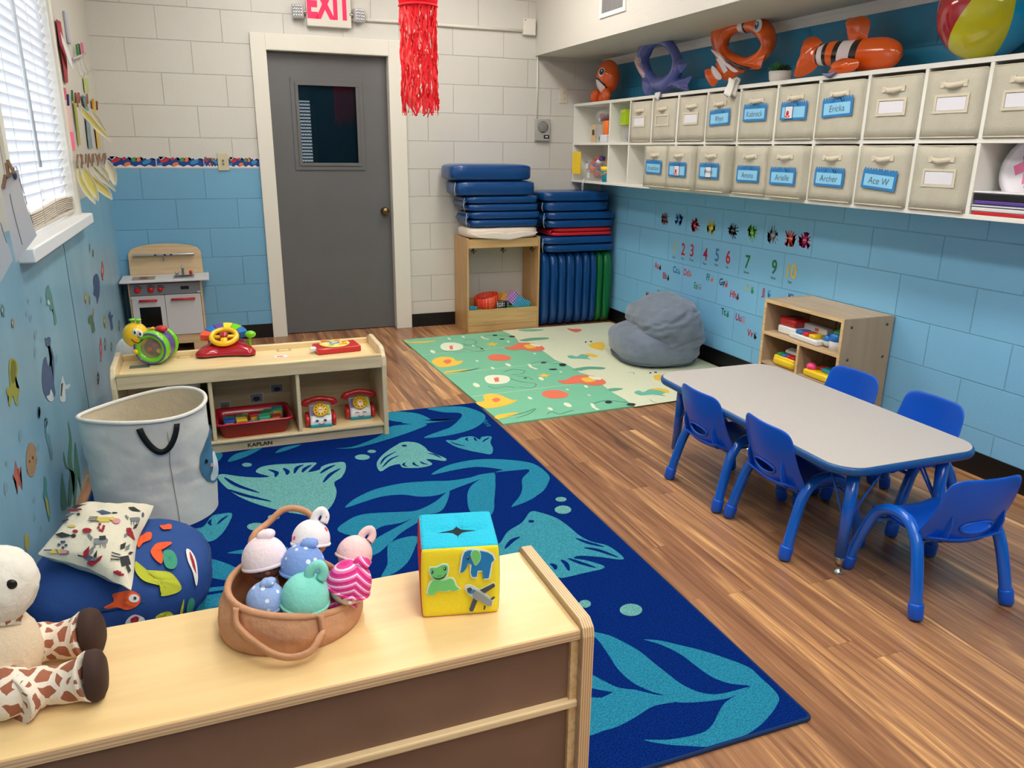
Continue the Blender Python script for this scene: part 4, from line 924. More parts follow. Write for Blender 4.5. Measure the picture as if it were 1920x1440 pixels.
# lying clownfish
t = thing('inflatable_clownfish', 'long orange inflatable clownfish lying on the shelf beside the beach ball', 'inflatable toy', (2.91, W(1590, 120).y, ZS)); off = Vector(t.location)
def q5(L, x=2.91): return [(v.y-off.y, v.z-off.z) for v in [hit(1480+a/4.364, b/4.364, 0, x) for a, b in L]]
ctr = q5([(200, 470), (270, 452), (350, 440), (420, 445), (500, 450), (600, 450), (700, 440), (800, 440), (880, 445), (915, 450)])
wid = [60, 90, 105, 112, 122, 130, 130, 122, 85, 25]; k_ = abs(q5([(500, 400)])[0][1]-q5([(500, 300)])[0][1])/100
cc = spline([Vector((0, y, z)) for y, z in ctr], 5, closed=False); wr = spline([Vector((w_, 0, 0)) for w_ in wid], 5, closed=False)
ms = []
for c in cc:
    # pixel column of this ring
    xx = (c.y-ctr[0][0])/(ctr[-1][0]-ctr[0][0])*715+200
    ms.append(M_inflk if (225 < xx < 255 or 300 < xx < 335 or 405 < xx < 440 or 560 < xx < 605) else (M_inflw if (255 <= xx <= 300 or 440 <= xx <= 560) else M_inflo))
mb = MB(); mb.tube(cc, [w_.x*k_ for w_ in wr], M_inflo, seg=22, mats=ms, flat=(.62, 1)); mb.build('body', t)
mb = MB(); fin(mb, q5([(490, 330), (470, 250), (455, 200), (480, 150), (540, 140), (600, 130), (655, 160), (660, 220), (640, 300), (630, 330)]), 0, .04, M_inflo); mb.build('top_fin', t)
mb = MB(); fin(mb, q5([(250, 370), (270, 350), (250, 320), (200, 298), (140, 315), (105, 360), (95, 440), (60, 520), (38, 590), (50, 632), (110, 625), (180, 590), (230, 540), (250, 470)]), 0, .035, M_inflo); mb.build('tail_fin', t)
mb = MB(); fin(mb, q5([(310, 570), (330, 520), (400, 480), (480, 475), (540, 490), (545, 540), (500, 580), (420, 600), (350, 605), (300, 590)], 2.82), -.075, .03, M_inflo); mb.build('side_fin', t)
# beach ball
bc = hit(1857, 18, 0, 2.93); br_ = .215
t = thing('beach_ball', 'glossy red, yellow and blue beach ball at the right end of the shelf top', 'ball', (2.905, bc.y-.02, ZS))
br_ = .185
Mb = {0: mat('ball_red', (178, 30, 44), .12, coat=.7), 1: mat('ball_yellow', (206, 200, 20), .12, coat=.7), 2: mat('ball_blue', (20, 160, 214), .12, coat=.7), 3: mat('ball_white', (236, 236, 236), .12, coat=.7)}
axis = Vector((-.35, -.62, .70)).normalized(); tocam = Vector((-2.9, -2.45, -.5)); tocam = (tocam-axis*tocam.dot(axis)).normalized(); side_ = axis.cross(tocam).normalized()
rotm = Matrix((( tocam.x, side_.x, axis.x, 0), (tocam.y, side_.y, axis.y, 0), (tocam.z, side_.z, axis.z, 0), (0, 0, 0, 1)))
mb = MB()
mb.lathe([(br_*math.sin(PI*i/24), br_*math.cos(PI*i/24)) for i in range(25)], Mb[0], seg=48, M=Matrix.Translation((0, 0, br_)) @ rotm)
for f in mb.bm.faces:
    loc = (Matrix.Translation((0, 0, br_)) @ rotm).inverted() @ f.calc_center_median(); a = (math.degrees(math.atan2(loc.y, loc.x))+30) % 360
    f.material_index = mb.mi(Mb[[1, 2, 0, 3, 2, 0][int(a//60)]])
ballo = mb.build('ball_skin', t)
# potted plant
t = thing('potted_plant', 'small artificial green succulents in a white pot on the shelf', 'plant', (2.90, W(1472, 145).y, ZS))
mb = MB(); mb.lathe([(0, 0), (.045, 0), (.058, .02), (.062, .058), (.057, .058), (.053, .03), (0, .03)], mat('white_ceramic', (234, 232, 226), .3), seg=28); mb.build('pot', t)
mb = MB(); mb.lathe([(0, .052), (.055, .052)], mat('soil', (60, 50, 40), .9), seg=20); mb.build('soil', t)
for (cx, cy, cz, s_, m_) in ((-.0, .02, .055, .062, mat('succulent_green', (60, 128, 60), .5)), (-.005, -.035, .055, .042, mat('dark_succulent', (40, 52, 40), .5))):
    mb = MB()
    for lay in range(3):
        for k in range(10):
            a = 2*PI*k/10+lay*.3; el = (.25+.4*lay); d_ = Vector((math.cos(a)*math.cos(el), math.sin(a)*math.cos(el), math.sin(el)+.15)).normalized()
            p0 = Vector((cx, cy, cz)); L_ = s_*(1.1-.1*lay)
            mb.tube([p0, p0+d_*L_*.35, p0+d_*L_*.8, p0+d_*L_], [.004, .0065, .004, .0006], m_, seg=6, flat=(1, .5))
    mb.build('succulent', t)
# ================================================================ TOY CABINET ON THE RIGHT
M_ply = wood('birch_ply_grey', (198, 172, 140), (172, 144, 114), 1, 1.0, .45); M_edge = wood('ply_edge', (232, 200, 150), (206, 166, 112), 1, 1.5, .5)
cx0, cx1, cy0, cy1, cz = 2.752, 3.062, 2.77, 3.342, .612
t = thing('toy_cabinet', 'light wood open toy cabinet with two shelves against the blue right wall', 'cabinet', ((cx0+cx1)/2, (cy0+cy1)/2, 0)); off = Vector(t.location)
def pb(name, x0, x1, y0, y1, z0, z1, par=t, m=None, bev=.002):
    mb = MB(); mb.box(x0-off.x, x1-off.x, y0-off.y, y1-off.y, z0, z1, m or M_ply); return mb.build(name, par, bevel=bev)
M_plys = wood('birch_ply_side', (190, 164, 134), (172, 146, 116), 2, .35, .45, 1.6); pb('side_panel', cx0, cx1, cy0, cy0+.016, 0, cz, t, M_plys); pb('side_panel', cx0, cx1, cy1-.016, cy1, 0, cz, t, M_plys)
pb('top', cx0, cx1, cy0+.016, cy1-.016, cz-.018, cz-.002); pb('shelf', cx0+.002, cx1-.008, cy0+.016, cy1-.016, .422, .438); pb('divider', cx0+.002, cx1-.008, 3.045, 3.06, .05, .422)
pb('shelf', cx0+.002, cx1-.008, cy0+.016, cy1-.016, .259, .273); pb('back_panel', cx1-.008, cx1, cy0+.016, cy1-.016, .03, cz-.018); pb('bottom', cx0+.002, cx1-.008, cy0+.016, cy1-.016, .035, .05); pb('kick_board', cx0+.01, cx0+.02, cy0+.016, cy1-.016, 0, .035)
mb = MB()
for (y0, y1, z0, z1) in ((cy0, cy0+.016, 0, cz), (cy1-.016, cy1, 0, cz), (cy0+.016, cy1-.016, cz-.018, cz-.002), (cy0+.016, cy1-.016, .422, .438), (3.045, 3.06, .05, .422), (cy0+.016, cy1-.016, .035, .05)):
    mb.box(cx0-.003-off.x, cx0+.001-off.x, y0-off.y, y1-off.y, z0, z1, M_edge)
mb.build('edge_banding', t)
for (x, z) in ((2.80, .57), (3.02, .57), (2.80, .41), (3.02, .41), (2.80, .12), (3.02, .22)):
    mb = MB(); mb.lathe([(0, 0), (.007, 0), (.007, .002), (0, .003)], mat('screw_steel', (110, 104, 96), .4, metal=1), seg=10, M=Matrix.Translation((x-off.x, cy0-off.y, z)) @ Matrix.Rotation(R(90), 4, 'X')); mb.build('screw', t)
# toys in the cabinet
M_wp = mat('white_toy_plastic', (232, 232, 232), .3, coat=.3); M_bp = mat('blue_toy_plastic', (24, 110, 190), .3, coat=.3)
t = thing('toy_drum', 'red and white toy box at the left of the upper cabinet shelf', 'toy', (2.85, 3.215, .438))
mb = MB(); mb.box(-.055, .055, -.075, .06, 0, .045, M_wp, bev=.01); mb.build('base', t)
mb = MB(); mb.box(-.053, .053, -.07, .056, .045, .085, M_red, bev=.012); mb.build('red_body', t)
mb = MB(); mb.lathe([(0, .085), (.04, .085), (.042, .09), (.036, .093), (0, .089)], mat('dark_red_plastic', (120, 24, 28), .3), c=(0, -.01, 0)); mb.build('dial', t)
t = thing('toy_piano', 'white toy keyboard with blue, red and yellow keys on the upper cabinet shelf', 'toy', (2.83, 3.06, .438), R(-4))
mb = MB(); mb.box(-.06, .06, -.12, .10, 0, .03, M_wp, bev=.008).box(.02, .06, -.09, .09, .028, .075, M_wp, bev=.006); mb.build('case', t)
for k, m_ in enumerate((M_bp, M_red, M_yel)):
    mb = MB(); mb.box(-.055, .012, .055-k*.052-.046, .055-k*.052, .03, .05, m_, bev=.006); mb.build('key', t)
mb = MB(); mb.poly([(.0195, .0, .05), (.0195, -.03, .05), (.0195, -.03, .066), (.0195, .0, .066)], M_coral); mb.build('sticker', t, recalc=False)
t = thing('toy_popper', 'blue and white toy with a green dome at the right of the upper cabinet shelf', 'toy', (2.815, 2.86, .438))
mb = MB(); mb.lathe([(0, 0), (.038, 0), (.040, .03), (.037, .045)], M_wp); mb.build('base', t)
mb = MB(); mb.lathe([(.037, .044), (.040, .05), (.038, .075), (.024, .085)], M_bp); mb.build('collar', t)
mb = MB(); mb.blob((0, 0, .083), (.027, .027, .016), M_greenp); mb.build('green_dome', t)
for sy in (1, -1):
    mb = MB(); mb.blob((-.01, sy*.056, .035), (.02, .026, .03), M_wp, mfn=lambda u: M_bp if u.z > 0 else M_wp); mb.build('side_lobe', t)
t = thing('toy_globe', 'green ball in a grey hoop behind the toy keyboard', 'toy', (2.96, 2.98, .438))
mb = MB(); mb.blob((0, 0, .085), .024, M_greenp); mb.build('ball', t)
mb = MB(); mb.tube([(0, .055*math.cos(a), .075+.055*math.sin(a)) for a in [2*PI*k/24 for k in range(24)]], .004, mat('brown_hoop', (110, 90, 80), .4), seg=8, closed=True); mb.build('hoop', t)
mb = MB(); mb.box(-.025, .025, -.05, .05, 0, .022, M_wp, bev=.006); mb.build('base', t)
t = thing('toy_piano', 'yellow toy piano with green, blue and red keys in the lower left cabinet opening', 'toy', (2.84, 3.155, .274))
mb = MB(); mb.box(-.09, .05, -.08, .085, .225, .275, M_yel, bev=.018).box(-.085, .045, -.075, .08, .262, .282, M_yel, bev=.008); mb.build('case', t, (0, 0, -.2255))
for k, m_ in enumerate((M_greenp, M_bp, M_red, M_red)):
    mb = MB(); mb.box(-.078, -.035, .062-k*.034-.031, .062-k*.034, .278, .296, m_, bev=.005); mb.build('key', t, (0, 0, -.2255))
mb = MB(); mb.box(-.02, .03, -.07, .07, .28, .31, M_wp, bev=.012, rot=Matrix.Rotation(R(-15), 4, 'Y'), piv=(0, 0, .28)); mb.build('handset', t, (0, 0, -.2255))
mb = MB(); mb.box(.03, .045, -.075, .075, .28, .35, M_black2, bev=.003); mb.build('backboard', t, (0, 0, -.2255))
t = thing('toy_gadget', 'yellow and teal toy with a pink knob in the lower right cabinet opening', 'toy', (2.84, 2.90, .274))
mb = MB(); mb.box(-.08, .07, -.115, .115, .252, .29, M_yel, bev=.012); mb.build('base', t, (0, 0, -.2525))
mb = MB(); mb.box(-.05, .05, -.05, .02, .29, .312, M_tealp, bev=.008); mb.build('teal_pad', t, (0, 0, -.2525))
mb = MB(); mb.blob((-.05, .085, .30), (.025, .028, .02), mat('pink_plastic', (240, 70, 130), .3)); mb.build('knob', t, (0, 0, -.2525))
mb = MB(); mb.blob((-.01, .05, .297), (.02, .02, .012), M_red); mb.build('red_button', t, (0, 0, -.2525))
# ================================================================ CUBBY STAND AND NAP MATS
M_maple = wood('maple_cubby', (214, 176, 120), (192, 150, 96), 0, .8, .4); M_maples = wood('maple_cubby_side', (206, 164, 108), (184, 140, 88), 2, .8, .4)
x0, x1, y0, y1, zt = 1.792, 2.388, 5.583, 5.912, .722
t = thing('cubby_stand', 'open maple wooden coat cubby with hooks and a front bin board', 'cabinet', ((x0+x1)/2, (y0+y1)/2, 0)); off = Vector(t.location)
pb2 = lambda n, a, b, c, d, e, f, m=M_maple: pb(n, a, b, c, d, e, f, t, m)
pb2('side_panel', x0, x0+.014, y0, y1, 0, zt+.0, M_maples); pb2('side_panel', x1-.014, x1, y0, y1, 0, zt, M_maples)
pb2('top_board', x0+.014, x1-.014, y0+.03, y1, zt-.03, zt-.012); pb2('top_rail', x0+.014, x1-.014, y0+.002, y0+.016, zt-.075, zt-.008)
pb2('kick_board', x0+.014, x1-.014, y0+.004, y0+.016, 0, .05); pb2('front_board', x0+.014, x1-.014, y0+.002, y0+.016, .05, .172); pb2('bottom_board', x0+.014, x1-.014, y0+.016, y1, .12, .134); pb2('back_rail', x0+.014, x1-.014, y1-.014, y1, .134, .21); pb2('hook_rail', x0+.014, x1-.014, y1-.014, y1, zt-.10, zt-.03)
M_hook = mat('bronze_hook', (70, 56, 44), .4, metal=1)
for hx in (1.85, 2.09, 2.33):
    mb = MB(); hx -= off.x; yy = y0-off.y+.03
    for s_ in (-1, 1): mb.tube([(hx, yy, .645), (hx+s_*.008, yy, .625), (hx+s_*.016, yy-.01, .618), (hx+s_*.02, yy-.014, .632)], .0028, M_hook, seg=6)
    mb.tube([(hx, yy, .655), (hx, yy, .615), (hx, yy-.015, .606), (hx, yy-.022, .618)], .003, M_hook, seg=6); mb.build('coat_hook', t)
# things in the cubby
M_rpat = mat('red_print_band', (206, 44, 40), .5)
def pattern(name, base, dot, scale, kind='check'):
    m = mat(name, base, .5); q = NT(m); tc = q.n('TexCoord')
    if kind == 'check': tx = q.n('TexChecker', i_Scale=scale); q.l(tc.outputs['Object'], tx.inputs[0]); tx.inputs[1].default_value = srgb(base); tx.inputs[2].default_value = srgb(dot); q.l(tx.outputs[0], q.b.inputs['Base Color'])
    else:
        tx = q.n('TexVoronoi', i_Scale=scale, i_Randomness=.15 if kind == 'dots' else 1.0); q.l(tc.outputs['Object'], tx.inputs['Vector']); lt = q.n('Math', operation='LESS_THAN'); q.l(tx.outputs['Distance'], lt.inputs[0]); lt.inputs[1].default_value = .32
        mx = q.n('MixRGB'); q.l(lt.outputs[0], mx.inputs[0]); mx.inputs[1].default_value = srgb(base); mx.inputs[2].default_value = srgb(dot); q.l(mx.outputs[0], q.b.inputs['Base Color'])
    return m
t_items = [('patterned_headband', 'red patterned curved paper band in the cubby bin', (1.985, 5.70, .134), R(8), pattern('red_yellow_print', (206, 40, 36), (240, 150, 60), 90, 'dots'), .095, .11, .10, 1.0),
           ('paper_strip', 'black paper band with white dots in front of the red band', (2.055, 5.655, .134), R(-3), pattern('black_white_dots', (14, 14, 16), (240, 240, 240), 58, 'dots'), .10, .085, .035, 1.0)]
for n_, lab, loc, rz, m_, rx, hz, ry, _ in t_items:
    mb = MB(); mb.grid(30, 3, lambda u, v: (rx*math.cos(2*PI*u), ry*math.sin(2*PI*u), hz*v+(.02*math.cos(2*PI*u) if n_ == 'patterned_headband' else 0)+(.02 if n_ == 'patterned_headband' else 0)), m_, cu=True); single(n_, mb, lab, 'paper craft', loc, rz, solid=.002)
for n_, lab, loc, m_, sz, rot in (('gift_box', 'blue checked paper box at the right of the cubby bin', (2.275, 5.66, .19), pattern('blue_check', (20, 110, 160), (90, 190, 220), 90), .05, R(28)), ('gift_box', 'purple and white patterned paper box behind the blue checked box', (2.235, 5.73, .215), pattern('purple_print', (130, 50, 160), (230, 190, 230), 80), .055, R(40)), ('gift_box', 'orange patterned paper box peeking out at the back of the cubby bin', (2.17, 5.78, .215), pattern('orange_print', (220, 140, 30), (250, 200, 90), 70), .045, R(20)), ('gift_box', 'small blue checked box in the left corner of the cubby bin', (1.855, 5.66, .165), pattern('blue_check', (20, 110, 160), (90, 190, 220), 90), .032, R(5))):
    mb = MB(); mb.box(-sz, sz, -sz*.7, sz*.7, -sz*.95, sz*.8, m_, rot=Matrix.Rotation(rot, 4, 'Y')); single(n_, mb, lab, 'box', loc, .1, 'patterned paper boxes in the cubby')
mb = MB(); mb.box(-.26, .26, -.045, .045, 0, .006, M_greenp); single('green_paper', mb, 'bright green paper lying along the cubby bin floor', 'paper', (2.09, 5.655, .165))
# nap mats: folded vinyl mats; each is a thing with its lower and upper fold
M_vin = mat('navy_blue_vinyl', (4, 64, 124), .3, bump=.5, bscale=14, coat=.25); M_vin2 = mat('navy_vinyl_dark', (5, 48, 100), .35, bump=.5, bscale=14)
M_strap = mat('white_strap', (190, 190, 184), .8)
def puffy(mb, cx, cy, cz, w, d, h, m, seed=0, pw=.32, rot=None):
    rr = random.Random(seed); ph = rr.uniform(0, 9)
    def fn(u): return 1+.012*noise.noise(u*3+Vector((ph, 0, 0)))+.010*noise.noise(u*8+Vector((0, ph, 0)))
    mb.blob((cx, cy, cz), (w/2, d/2, h/2), m, seg=48, rings=16, pw=pw, fn=fn, rot=rot)
def napmat(x, y, z, w, d, h, label, m=M_vin, seed=0, rz=0, folds=2, grp='blue nap mats in the stacks', strap=True, m2=None):
    t = thing('nap_mat', label, 'nap mat', (x, y, z), rz, grp)
    hh_ = h/folds
    for k in range(folds):
        mb = MB(); puffy(mb, (.006*((seed+k) % 3-1)), 0, hh_*(k+.5), w-.012*((seed*7+k*3) % 4), d, hh_*1.02, m2 if (k and m2) else m, seed*5+k); mb.build('folded_panel', t)
    if folds > 1:
        mb = MB(); mb.tube([(-w/2+.015, 0, hh_*.5), (-w/2-.004, 0, hh_), (-w/2+.015, 0, hh_*1.5)], hh_*.42, m, seg=10, flat=(d/2/(hh_*.42)*.9, .35)); mb.build('fold_edge', t)
    if strap:
        mb = MB(); mb.tube([(-w/2-.002, -d*.42, h*.9), (-w/2-.012, -d*.44, h*.4), (-w/2-.004, -d*.45, .004)], .005, M_strap, seg=6, flat=(1, .3)); mb.build('strap', t)
    return t
zA = .712
mb = MB()
M_sheet = mat('cream_sheet', (232, 216, 202), .85, bump=.4, bscale=25)
t = thing('nap_mat', 'nap mat wrapped in a cream sheet on top of the maple cubby', 'nap mat', (2.09, 5.735, zA)); puffy(mb, 0, 0, .045, .585, .33, .088, M_sheet, 3, .4); mb.build('sheet', t)
mb = MB(); mb.grid(24, 6, lambda u, v: (-.27+.54*u, -.166-.004*math.sin(9*u), .05-.055*v*math.sin(PI*u)**.6-.004*math.sin(14*u)), M_sheet); mb.build('sheet_drape', t, solid=.004)
mb = MB(); puffy(mb, .0, .01, .022, .56, .30, .035, M_vin2, 9); mb.build('mat_edge', t)
napmat(2.10, 5.735, .80, .605, .33, .118, 'blue folded nap mat just above the cream sheeted one', seed=1)
napmat(2.085, 5.735, .918, .61, .33, .112, 'blue folded nap mat in the middle of the stack on the maple cubby', seed=2)
napmat(2.035, 5.735, 1.03, .65, .34, .11, 'blue folded nap mat second from the top of the stack on the maple cubby', seed=3, folds=1)
napmat(1.995, 5.735, 1.14, .645, .34, .118, 'blue nap mat topmost on the stack over the maple cubby', seed=4, folds=1, strap=False)
# vertical mats beside the cubby
zV = .585; xs_ = 2.408
for k, (w_, m_, lab) in enumerate(((.072, M_vin, 'upright blue nap mat next to the maple cubby'), (.072, M_vin, 'upright blue nap mat, second from the maple cubby'), (.068, M_vin, 'upright blue nap mat, third from the maple cubby'), (.078, M_vin, 'upright blue nap mat, fourth from the maple cubby'), (.068, M_vin, 'upright blue nap mat, fifth from the maple cubby'), (.068, M_vin, 'upright blue nap mat, sixth from the maple cubby'), (.058, M_vin, 'upright blue nap mat beside the green ones'), (.055, mat('green_vinyl', (6, 104, 52), .3, bump=.5, bscale=14, coat=.25), 'narrow upright green nap mat beside the blue ones'), (.085, mat('green_vinyl', (6, 104, 52), .3), 'wide upright green nap mat against the corner'))):
    t = thing('nap_mat', lab, 'nap mat', (xs_+w_/2, 5.735, 0), group='upright nap mats in the corner')
    mb = MB(); rr2 = random.Random(k)
    ph = rr2.uniform(0, 6)
    mb.blob((0, 0, zV/2+.004), (w_/2*1.03, .165, zV/2), m_, seg=32, rings=26, pw=.42, fn=lambda u: 1+.03*noise.noise(Vector((u.x*2+ph, u.y*2, u.z*4)))); mb.build('vinyl_cover', t)
    mb = MB(); mb.tube([(w_*.18, -.166, .03), (w_*.2, -.169, zV*.5), (w_*.15, -.160, zV-.02)], .002, M_vin2 if m_ is M_vin else mat('green_vinyl_dark', (4, 76, 40), .4), seg=6); mb.build('seam', t)
    xs_ += w_
zz = zV+.005
napmat(2.735, 5.735, zz, .63, .33, .125, 'blue nap mat lying lowest on the upright mats', seed=11)
t = napmat(2.76, 5.735, zz+.127, .56, .31, .062, 'thin red gym mat sandwiched in the right stack of mats', mat('red_vinyl', (200, 30, 44), .4), seed=12, strap=False, grp='thin red mat')
del t['group']
napmat(2.74, 5.735, zz+.19, .63, .33, .125, 'blue nap mat resting on the thin red mat', seed=13)
napmat(2.70, 5.735, zz+.316, .58, .33, .078, 'blue nap mat second from the top of the right stack', seed=14, folds=1)
napmat(2.70, 5.735, zz+.392, .60, .34, .078, 'blue nap mat topmost on the right stack, under the wall shelf', seed=15, folds=1, strap=False)
# ================================================================ BEAN BAG
M_bean = mat('grey_blue_velour', (110, 122, 140), .9, bump=.9, bscale=9, var=.12, vscale=14, sheen=.4)
t = thing('bean_bag', 'large grey velour bean bag chair slumped on the play mat', 'bean bag', (2.765, 4.43, .008), R(-10))
def cre(u, k=0):
    return .035*noise.noise(Vector((u.x*1.5+k, u.y*1.5, u.z*2)))+.018*noise.noise(Vector((u.x*6+k, u.y*3, u.z*9)))
mb = MB()
def seatfn(u): return 1+cre(u, 3)-.03*max(0, u.z)
mb.blob((-.02, .0, .115), (.285, .33, .135), M_bean, seg=72, rings=40, pw=.72, fn=seatfn); mb.build('seat_cushion', t)
mb = MB()
def backfn(u):
    fold = .06*math.exp(-((u.z+.15)/.12)**2)*(1 if u.x < 0 else .4)
    wr = (.034*math.sin(13*u.z+3*u.y+3.5*noise.noise(u*2.2))+.02*math.sin(27*u.z+5*u.y+4*noise.noise(u*3)))*max(0, 1-abs(u.z))**.6
    return 1-fold+wr*.9+cre(u, 8)*1.3
mb.blob((.045, -.015, .232), (.20, .325, .182), M_bean, seg=110, rings=80, pw=.58, fn=backfn, rot=Matrix.Rotation(R(-20), 4, 'Y')); mb.build('back_cushion', t)
mb = MB(); mb.tube([(-.02+.254*math.copysign(abs(math.cos(a))**.72, math.cos(a)), .294*math.copysign(abs(math.sin(a))**.72, math.sin(a)), .028) for a in [2*PI*k/60 for k in range(60)]], .010, mat('bean_piping', (92, 104, 124), .9), seg=8, closed=True); mb.build('piping', t)
mb = MB(); mb.blob((-.125, .085, .235), (.012, .03, .022), mat('grey_patch', (132, 128, 138), .9), seg=12, rings=8); mb.build('patch', t)
# ================================================================ LOW TOY SHELF IN THE MIDDLE OF THE ROOM
M_lw = wood('pale_maple', (222, 202, 166), (200, 178, 140), 0, .9, .4, 1.1); M_lwv = wood('pale_maple_upright', (226, 208, 172), (206, 184, 146), 2, .9, .4, 1.1)
M_lwt = wood('pale_maple_top', (240, 216, 164), (222, 192, 138), 0, .8, .35, 1.1)
lx0, lx1, ly0, ly1 = -.46, .735, 3.565, 3.925
t = thing('toy_shelf', 'low pale wood toy shelf with a tray top and three open bays', 'shelf', ((lx0+lx1)/2, (ly0+ly1)/2, 0)); off = Vector(t.location)
def lb(n, a, b, c, d, e, f, m=M_lw, bev=.003, par=None):
    mb = MB(); mb.box(a-off.x, b-off.x, c-off.y, d-off.y, e, f, m); return mb.build(n, par or t, bevel=bev)
def sidep(x0, x1):
    prof = [(ly0, 0), (ly0+.002, .36), (ly0+.012, .405), (ly0+.045, .437), (ly0+.07, .445), (ly1-.04, .447), (ly1-.01, .435), (ly1, .405), (ly1, 0)]
    mb = MB(); mb.prism([(x0-off.x, y-off.y, z) for y, z in prof], (x1-x0, 0, 0), M_lwv); mb.build('side_panel', t, bevel=.006)
sidep(lx0, lx0+.024); sidep(lx1-.024, lx1)
lb('tray_board', lx0+.024, lx1-.024, ly0+.02, ly1-.016, .383, .395, M_lwt); lb('front_apron', lx0+.024, lx1-.024, ly0+.004, ly0+.02, .352, .412); lb('back_rail', lx0+.024, lx1-.024, ly1-.016, ly1, .352, .424, M_lwt, .005)
mb = MB(); mb.tube([(lx0+.024-off.x, ly0+.012-off.y, .411), (lx1-.024-off.x, ly0+.012-off.y, .411)], .009, M_lwt, seg=12); mb.build('front_lip', t)
lb('back_panel', lx0+.024, lx1-.024, ly1-.016, ly1-.008, .03, .36); lb('bottom_board', lx0+.024, lx1-.024, ly0+.012, ly1-.016, .052, .068, M_lwt); lb('kick_board', lx0+.024, lx1-.024, ly0+.02, ly0+.034, 0, .052)
mb = MB(); mb.tube([(lx0+.024-off.x, ly0+.014-off.y, .060), (lx1-.024-off.x, ly0+.014-off.y, .060)], .0095, M_lw, seg=12); mb.build('shelf_nosing', t)
for x in (-.066, .316): lb('divider', x-.009, x+.009, ly0+.012, ly1-.016, .068, .383, M_lwv, .005)
kp = hit(488, 836, 1, ly0+.019); mb = MB(); text_mesh(mb, 'KAPLAN', .026, M_black2, (kp.x-off.x, ly0+.0185-off.y, .028), (1.15, 0, 0), (0, 0, 1), bold=.0006); mb.build('lettering', t, recalc=False)
# printed photographs and tray stickers
TZ = .395
for (px, py, w_, h_, lab, kind) in ((422, 760, .052, .040, 'small photo print low on the back of the middle shelf bay', 0), (481, 746, .066, .050, 'photo print in the middle of the back of the middle shelf bay', 1), (519, 728, .064, .046, 'photo print highest on the back of the middle shelf bay', 2)):
    p = hit(px, py, 1, ly1-.0165); mb = MB(); mb.box(-w_/2, w_/2, -.001, 0, -h_/2, h_/2, M_card); fr = tag(mb.build('photo_print', None, (p.x, ly1-.0165, p.z)), lab, 'photo')
    mb = MB(); mb.box(-w_/2+.004, w_/2-.004, -.0016, -.001, -h_/2+.004, h_/2-.004, mat('photo_backdrop', (150, 154, 170), .4)); mb.blob((0, -.002, -.004), (w_*.28, .0008, h_*.25), mat('photo_toy', (60, 66, 84), .5) if kind else mat('photo_toy_red', (170, 110, 110), .5), seg=14, rings=8); mb.build('picture', fr)
for (px, py, w_, lab, k) in ((262, 687, .085, 'dark photo sticker on the tray of the low shelf beside the caterpillar toy', 0), (347, 669, .075, 'taped card on the tray between the caterpillar toy and the steering wheel toy', 1), (532, 656, .070, 'taped card on the back part of the tray, right of the steering wheel toy', 1), (527, 668, .060, 'worn torn sticker on the front part of the tray', 2)):
    p = hit(px, py, 2, TZ+.001); mb = MB(); mb.box(-w_/2, w_/2, -.025, .025, 0, .0008, mat('tape_brown', (190, 160, 112), .3) if k == 1 else (mat('dark_photo', (90, 92, 84), .3) if k == 0 else M_card)); st = tag(mb.build('tray_sticker', None, (p.x, p.y, TZ+.0003)), lab, 'sticker')
    if k == 1: mb = MB(); mb.box(-.022, .022, -.016, .016, .0008, .0014, M_lwt); mb.build('card_centre', st)
    if k == 2: mb = MB(); mb.box(-.02, .01, -.012, .006, .0008, .0014, M_coral); mb.build('torn_print', st)
# caterpillar roller toy
cp = hit(292, 684, 2, TZ)
M_gr = mat('bright_green_plastic', (116, 208, 24), .22, coat=.5); M_yo = mat('golden_yellow_plastic', (246, 196, 16), .25, coat=.5); M_pu = mat('violet_plastic', (96, 72, 160), .3, coat=.3)
t = thing('roller_toy', 'green roller toy with a smiling yellow caterpillar head on the low shelf', 'toy', (cp.x, cp.y+.03, TZ), R(-22))
Rr = .079; MX = lambda y: Matrix.Translation((0, y, Rr)) @ Matrix.Rotation(R(90), 4, 'X')
mb = MB(); mb.lathe([(.047, -.0), (.051, .008), (.062, .014), (.074, .008), (.079, -.006), (.079, -.026), (.072, -.032), (.047, -.030)], M_gr, seg=40, M=MX(-.028)); mb.build('front_ring', t)
mb = MB(); mb.lathe([(.052, 0), (.072, .002), (.076, -.012), (.07, -.03), (.05, -.034)], M_gr, seg=40, M=MX(.075)); mb.build('back_ring', t)
mb = MB(); mb.lathe([(0, .0), (.05, 0), (.053, -.008)], mat('clear_window', (236, 230, 220), .08, alpha=.18, spec=.9), seg=32, M=MX(-.032)); mb.build('window', t)
mb = MB(); mb.lathe([(.05, 0), (.05, -.07)], mat('cream_inside', (214, 190, 140), .5), seg=32, M=MX(-.02)); mb.lathe([(0, 0), (.05, 0)], mat('cream_inside', (214, 190, 140), .5), seg=32, M=MX(.05)); mb.build('drum', t)
mb = MB(); mb.blob((.005, .0, Rr+.012), (.026, .02, .02), mat('maroon_bead', (140, 50, 60), .3)); mb.blob((-.02, .0, Rr-.01), (.014, .012, .014), M_red).blob((.02, .005, Rr-.02), (.012, .012, .012), M_yel); mb.build('beads_inside', t)
mb = MB()
def bandf(u, v):
    a = 2*PI*u; r_ = .070; return (r_*math.cos(a), -.045+.105*v, Rr+r_*math.sin(a))
mb.grid(36, 5, bandf, M_pu, cu=True); mb.build('violet_body', t, solid=.006)
mb = MB(); mb.blob((-.078, .0, Rr+.055), (.056, .056, .058), M_yo, seg=28, rings=18); hd = mb.build('head', t)
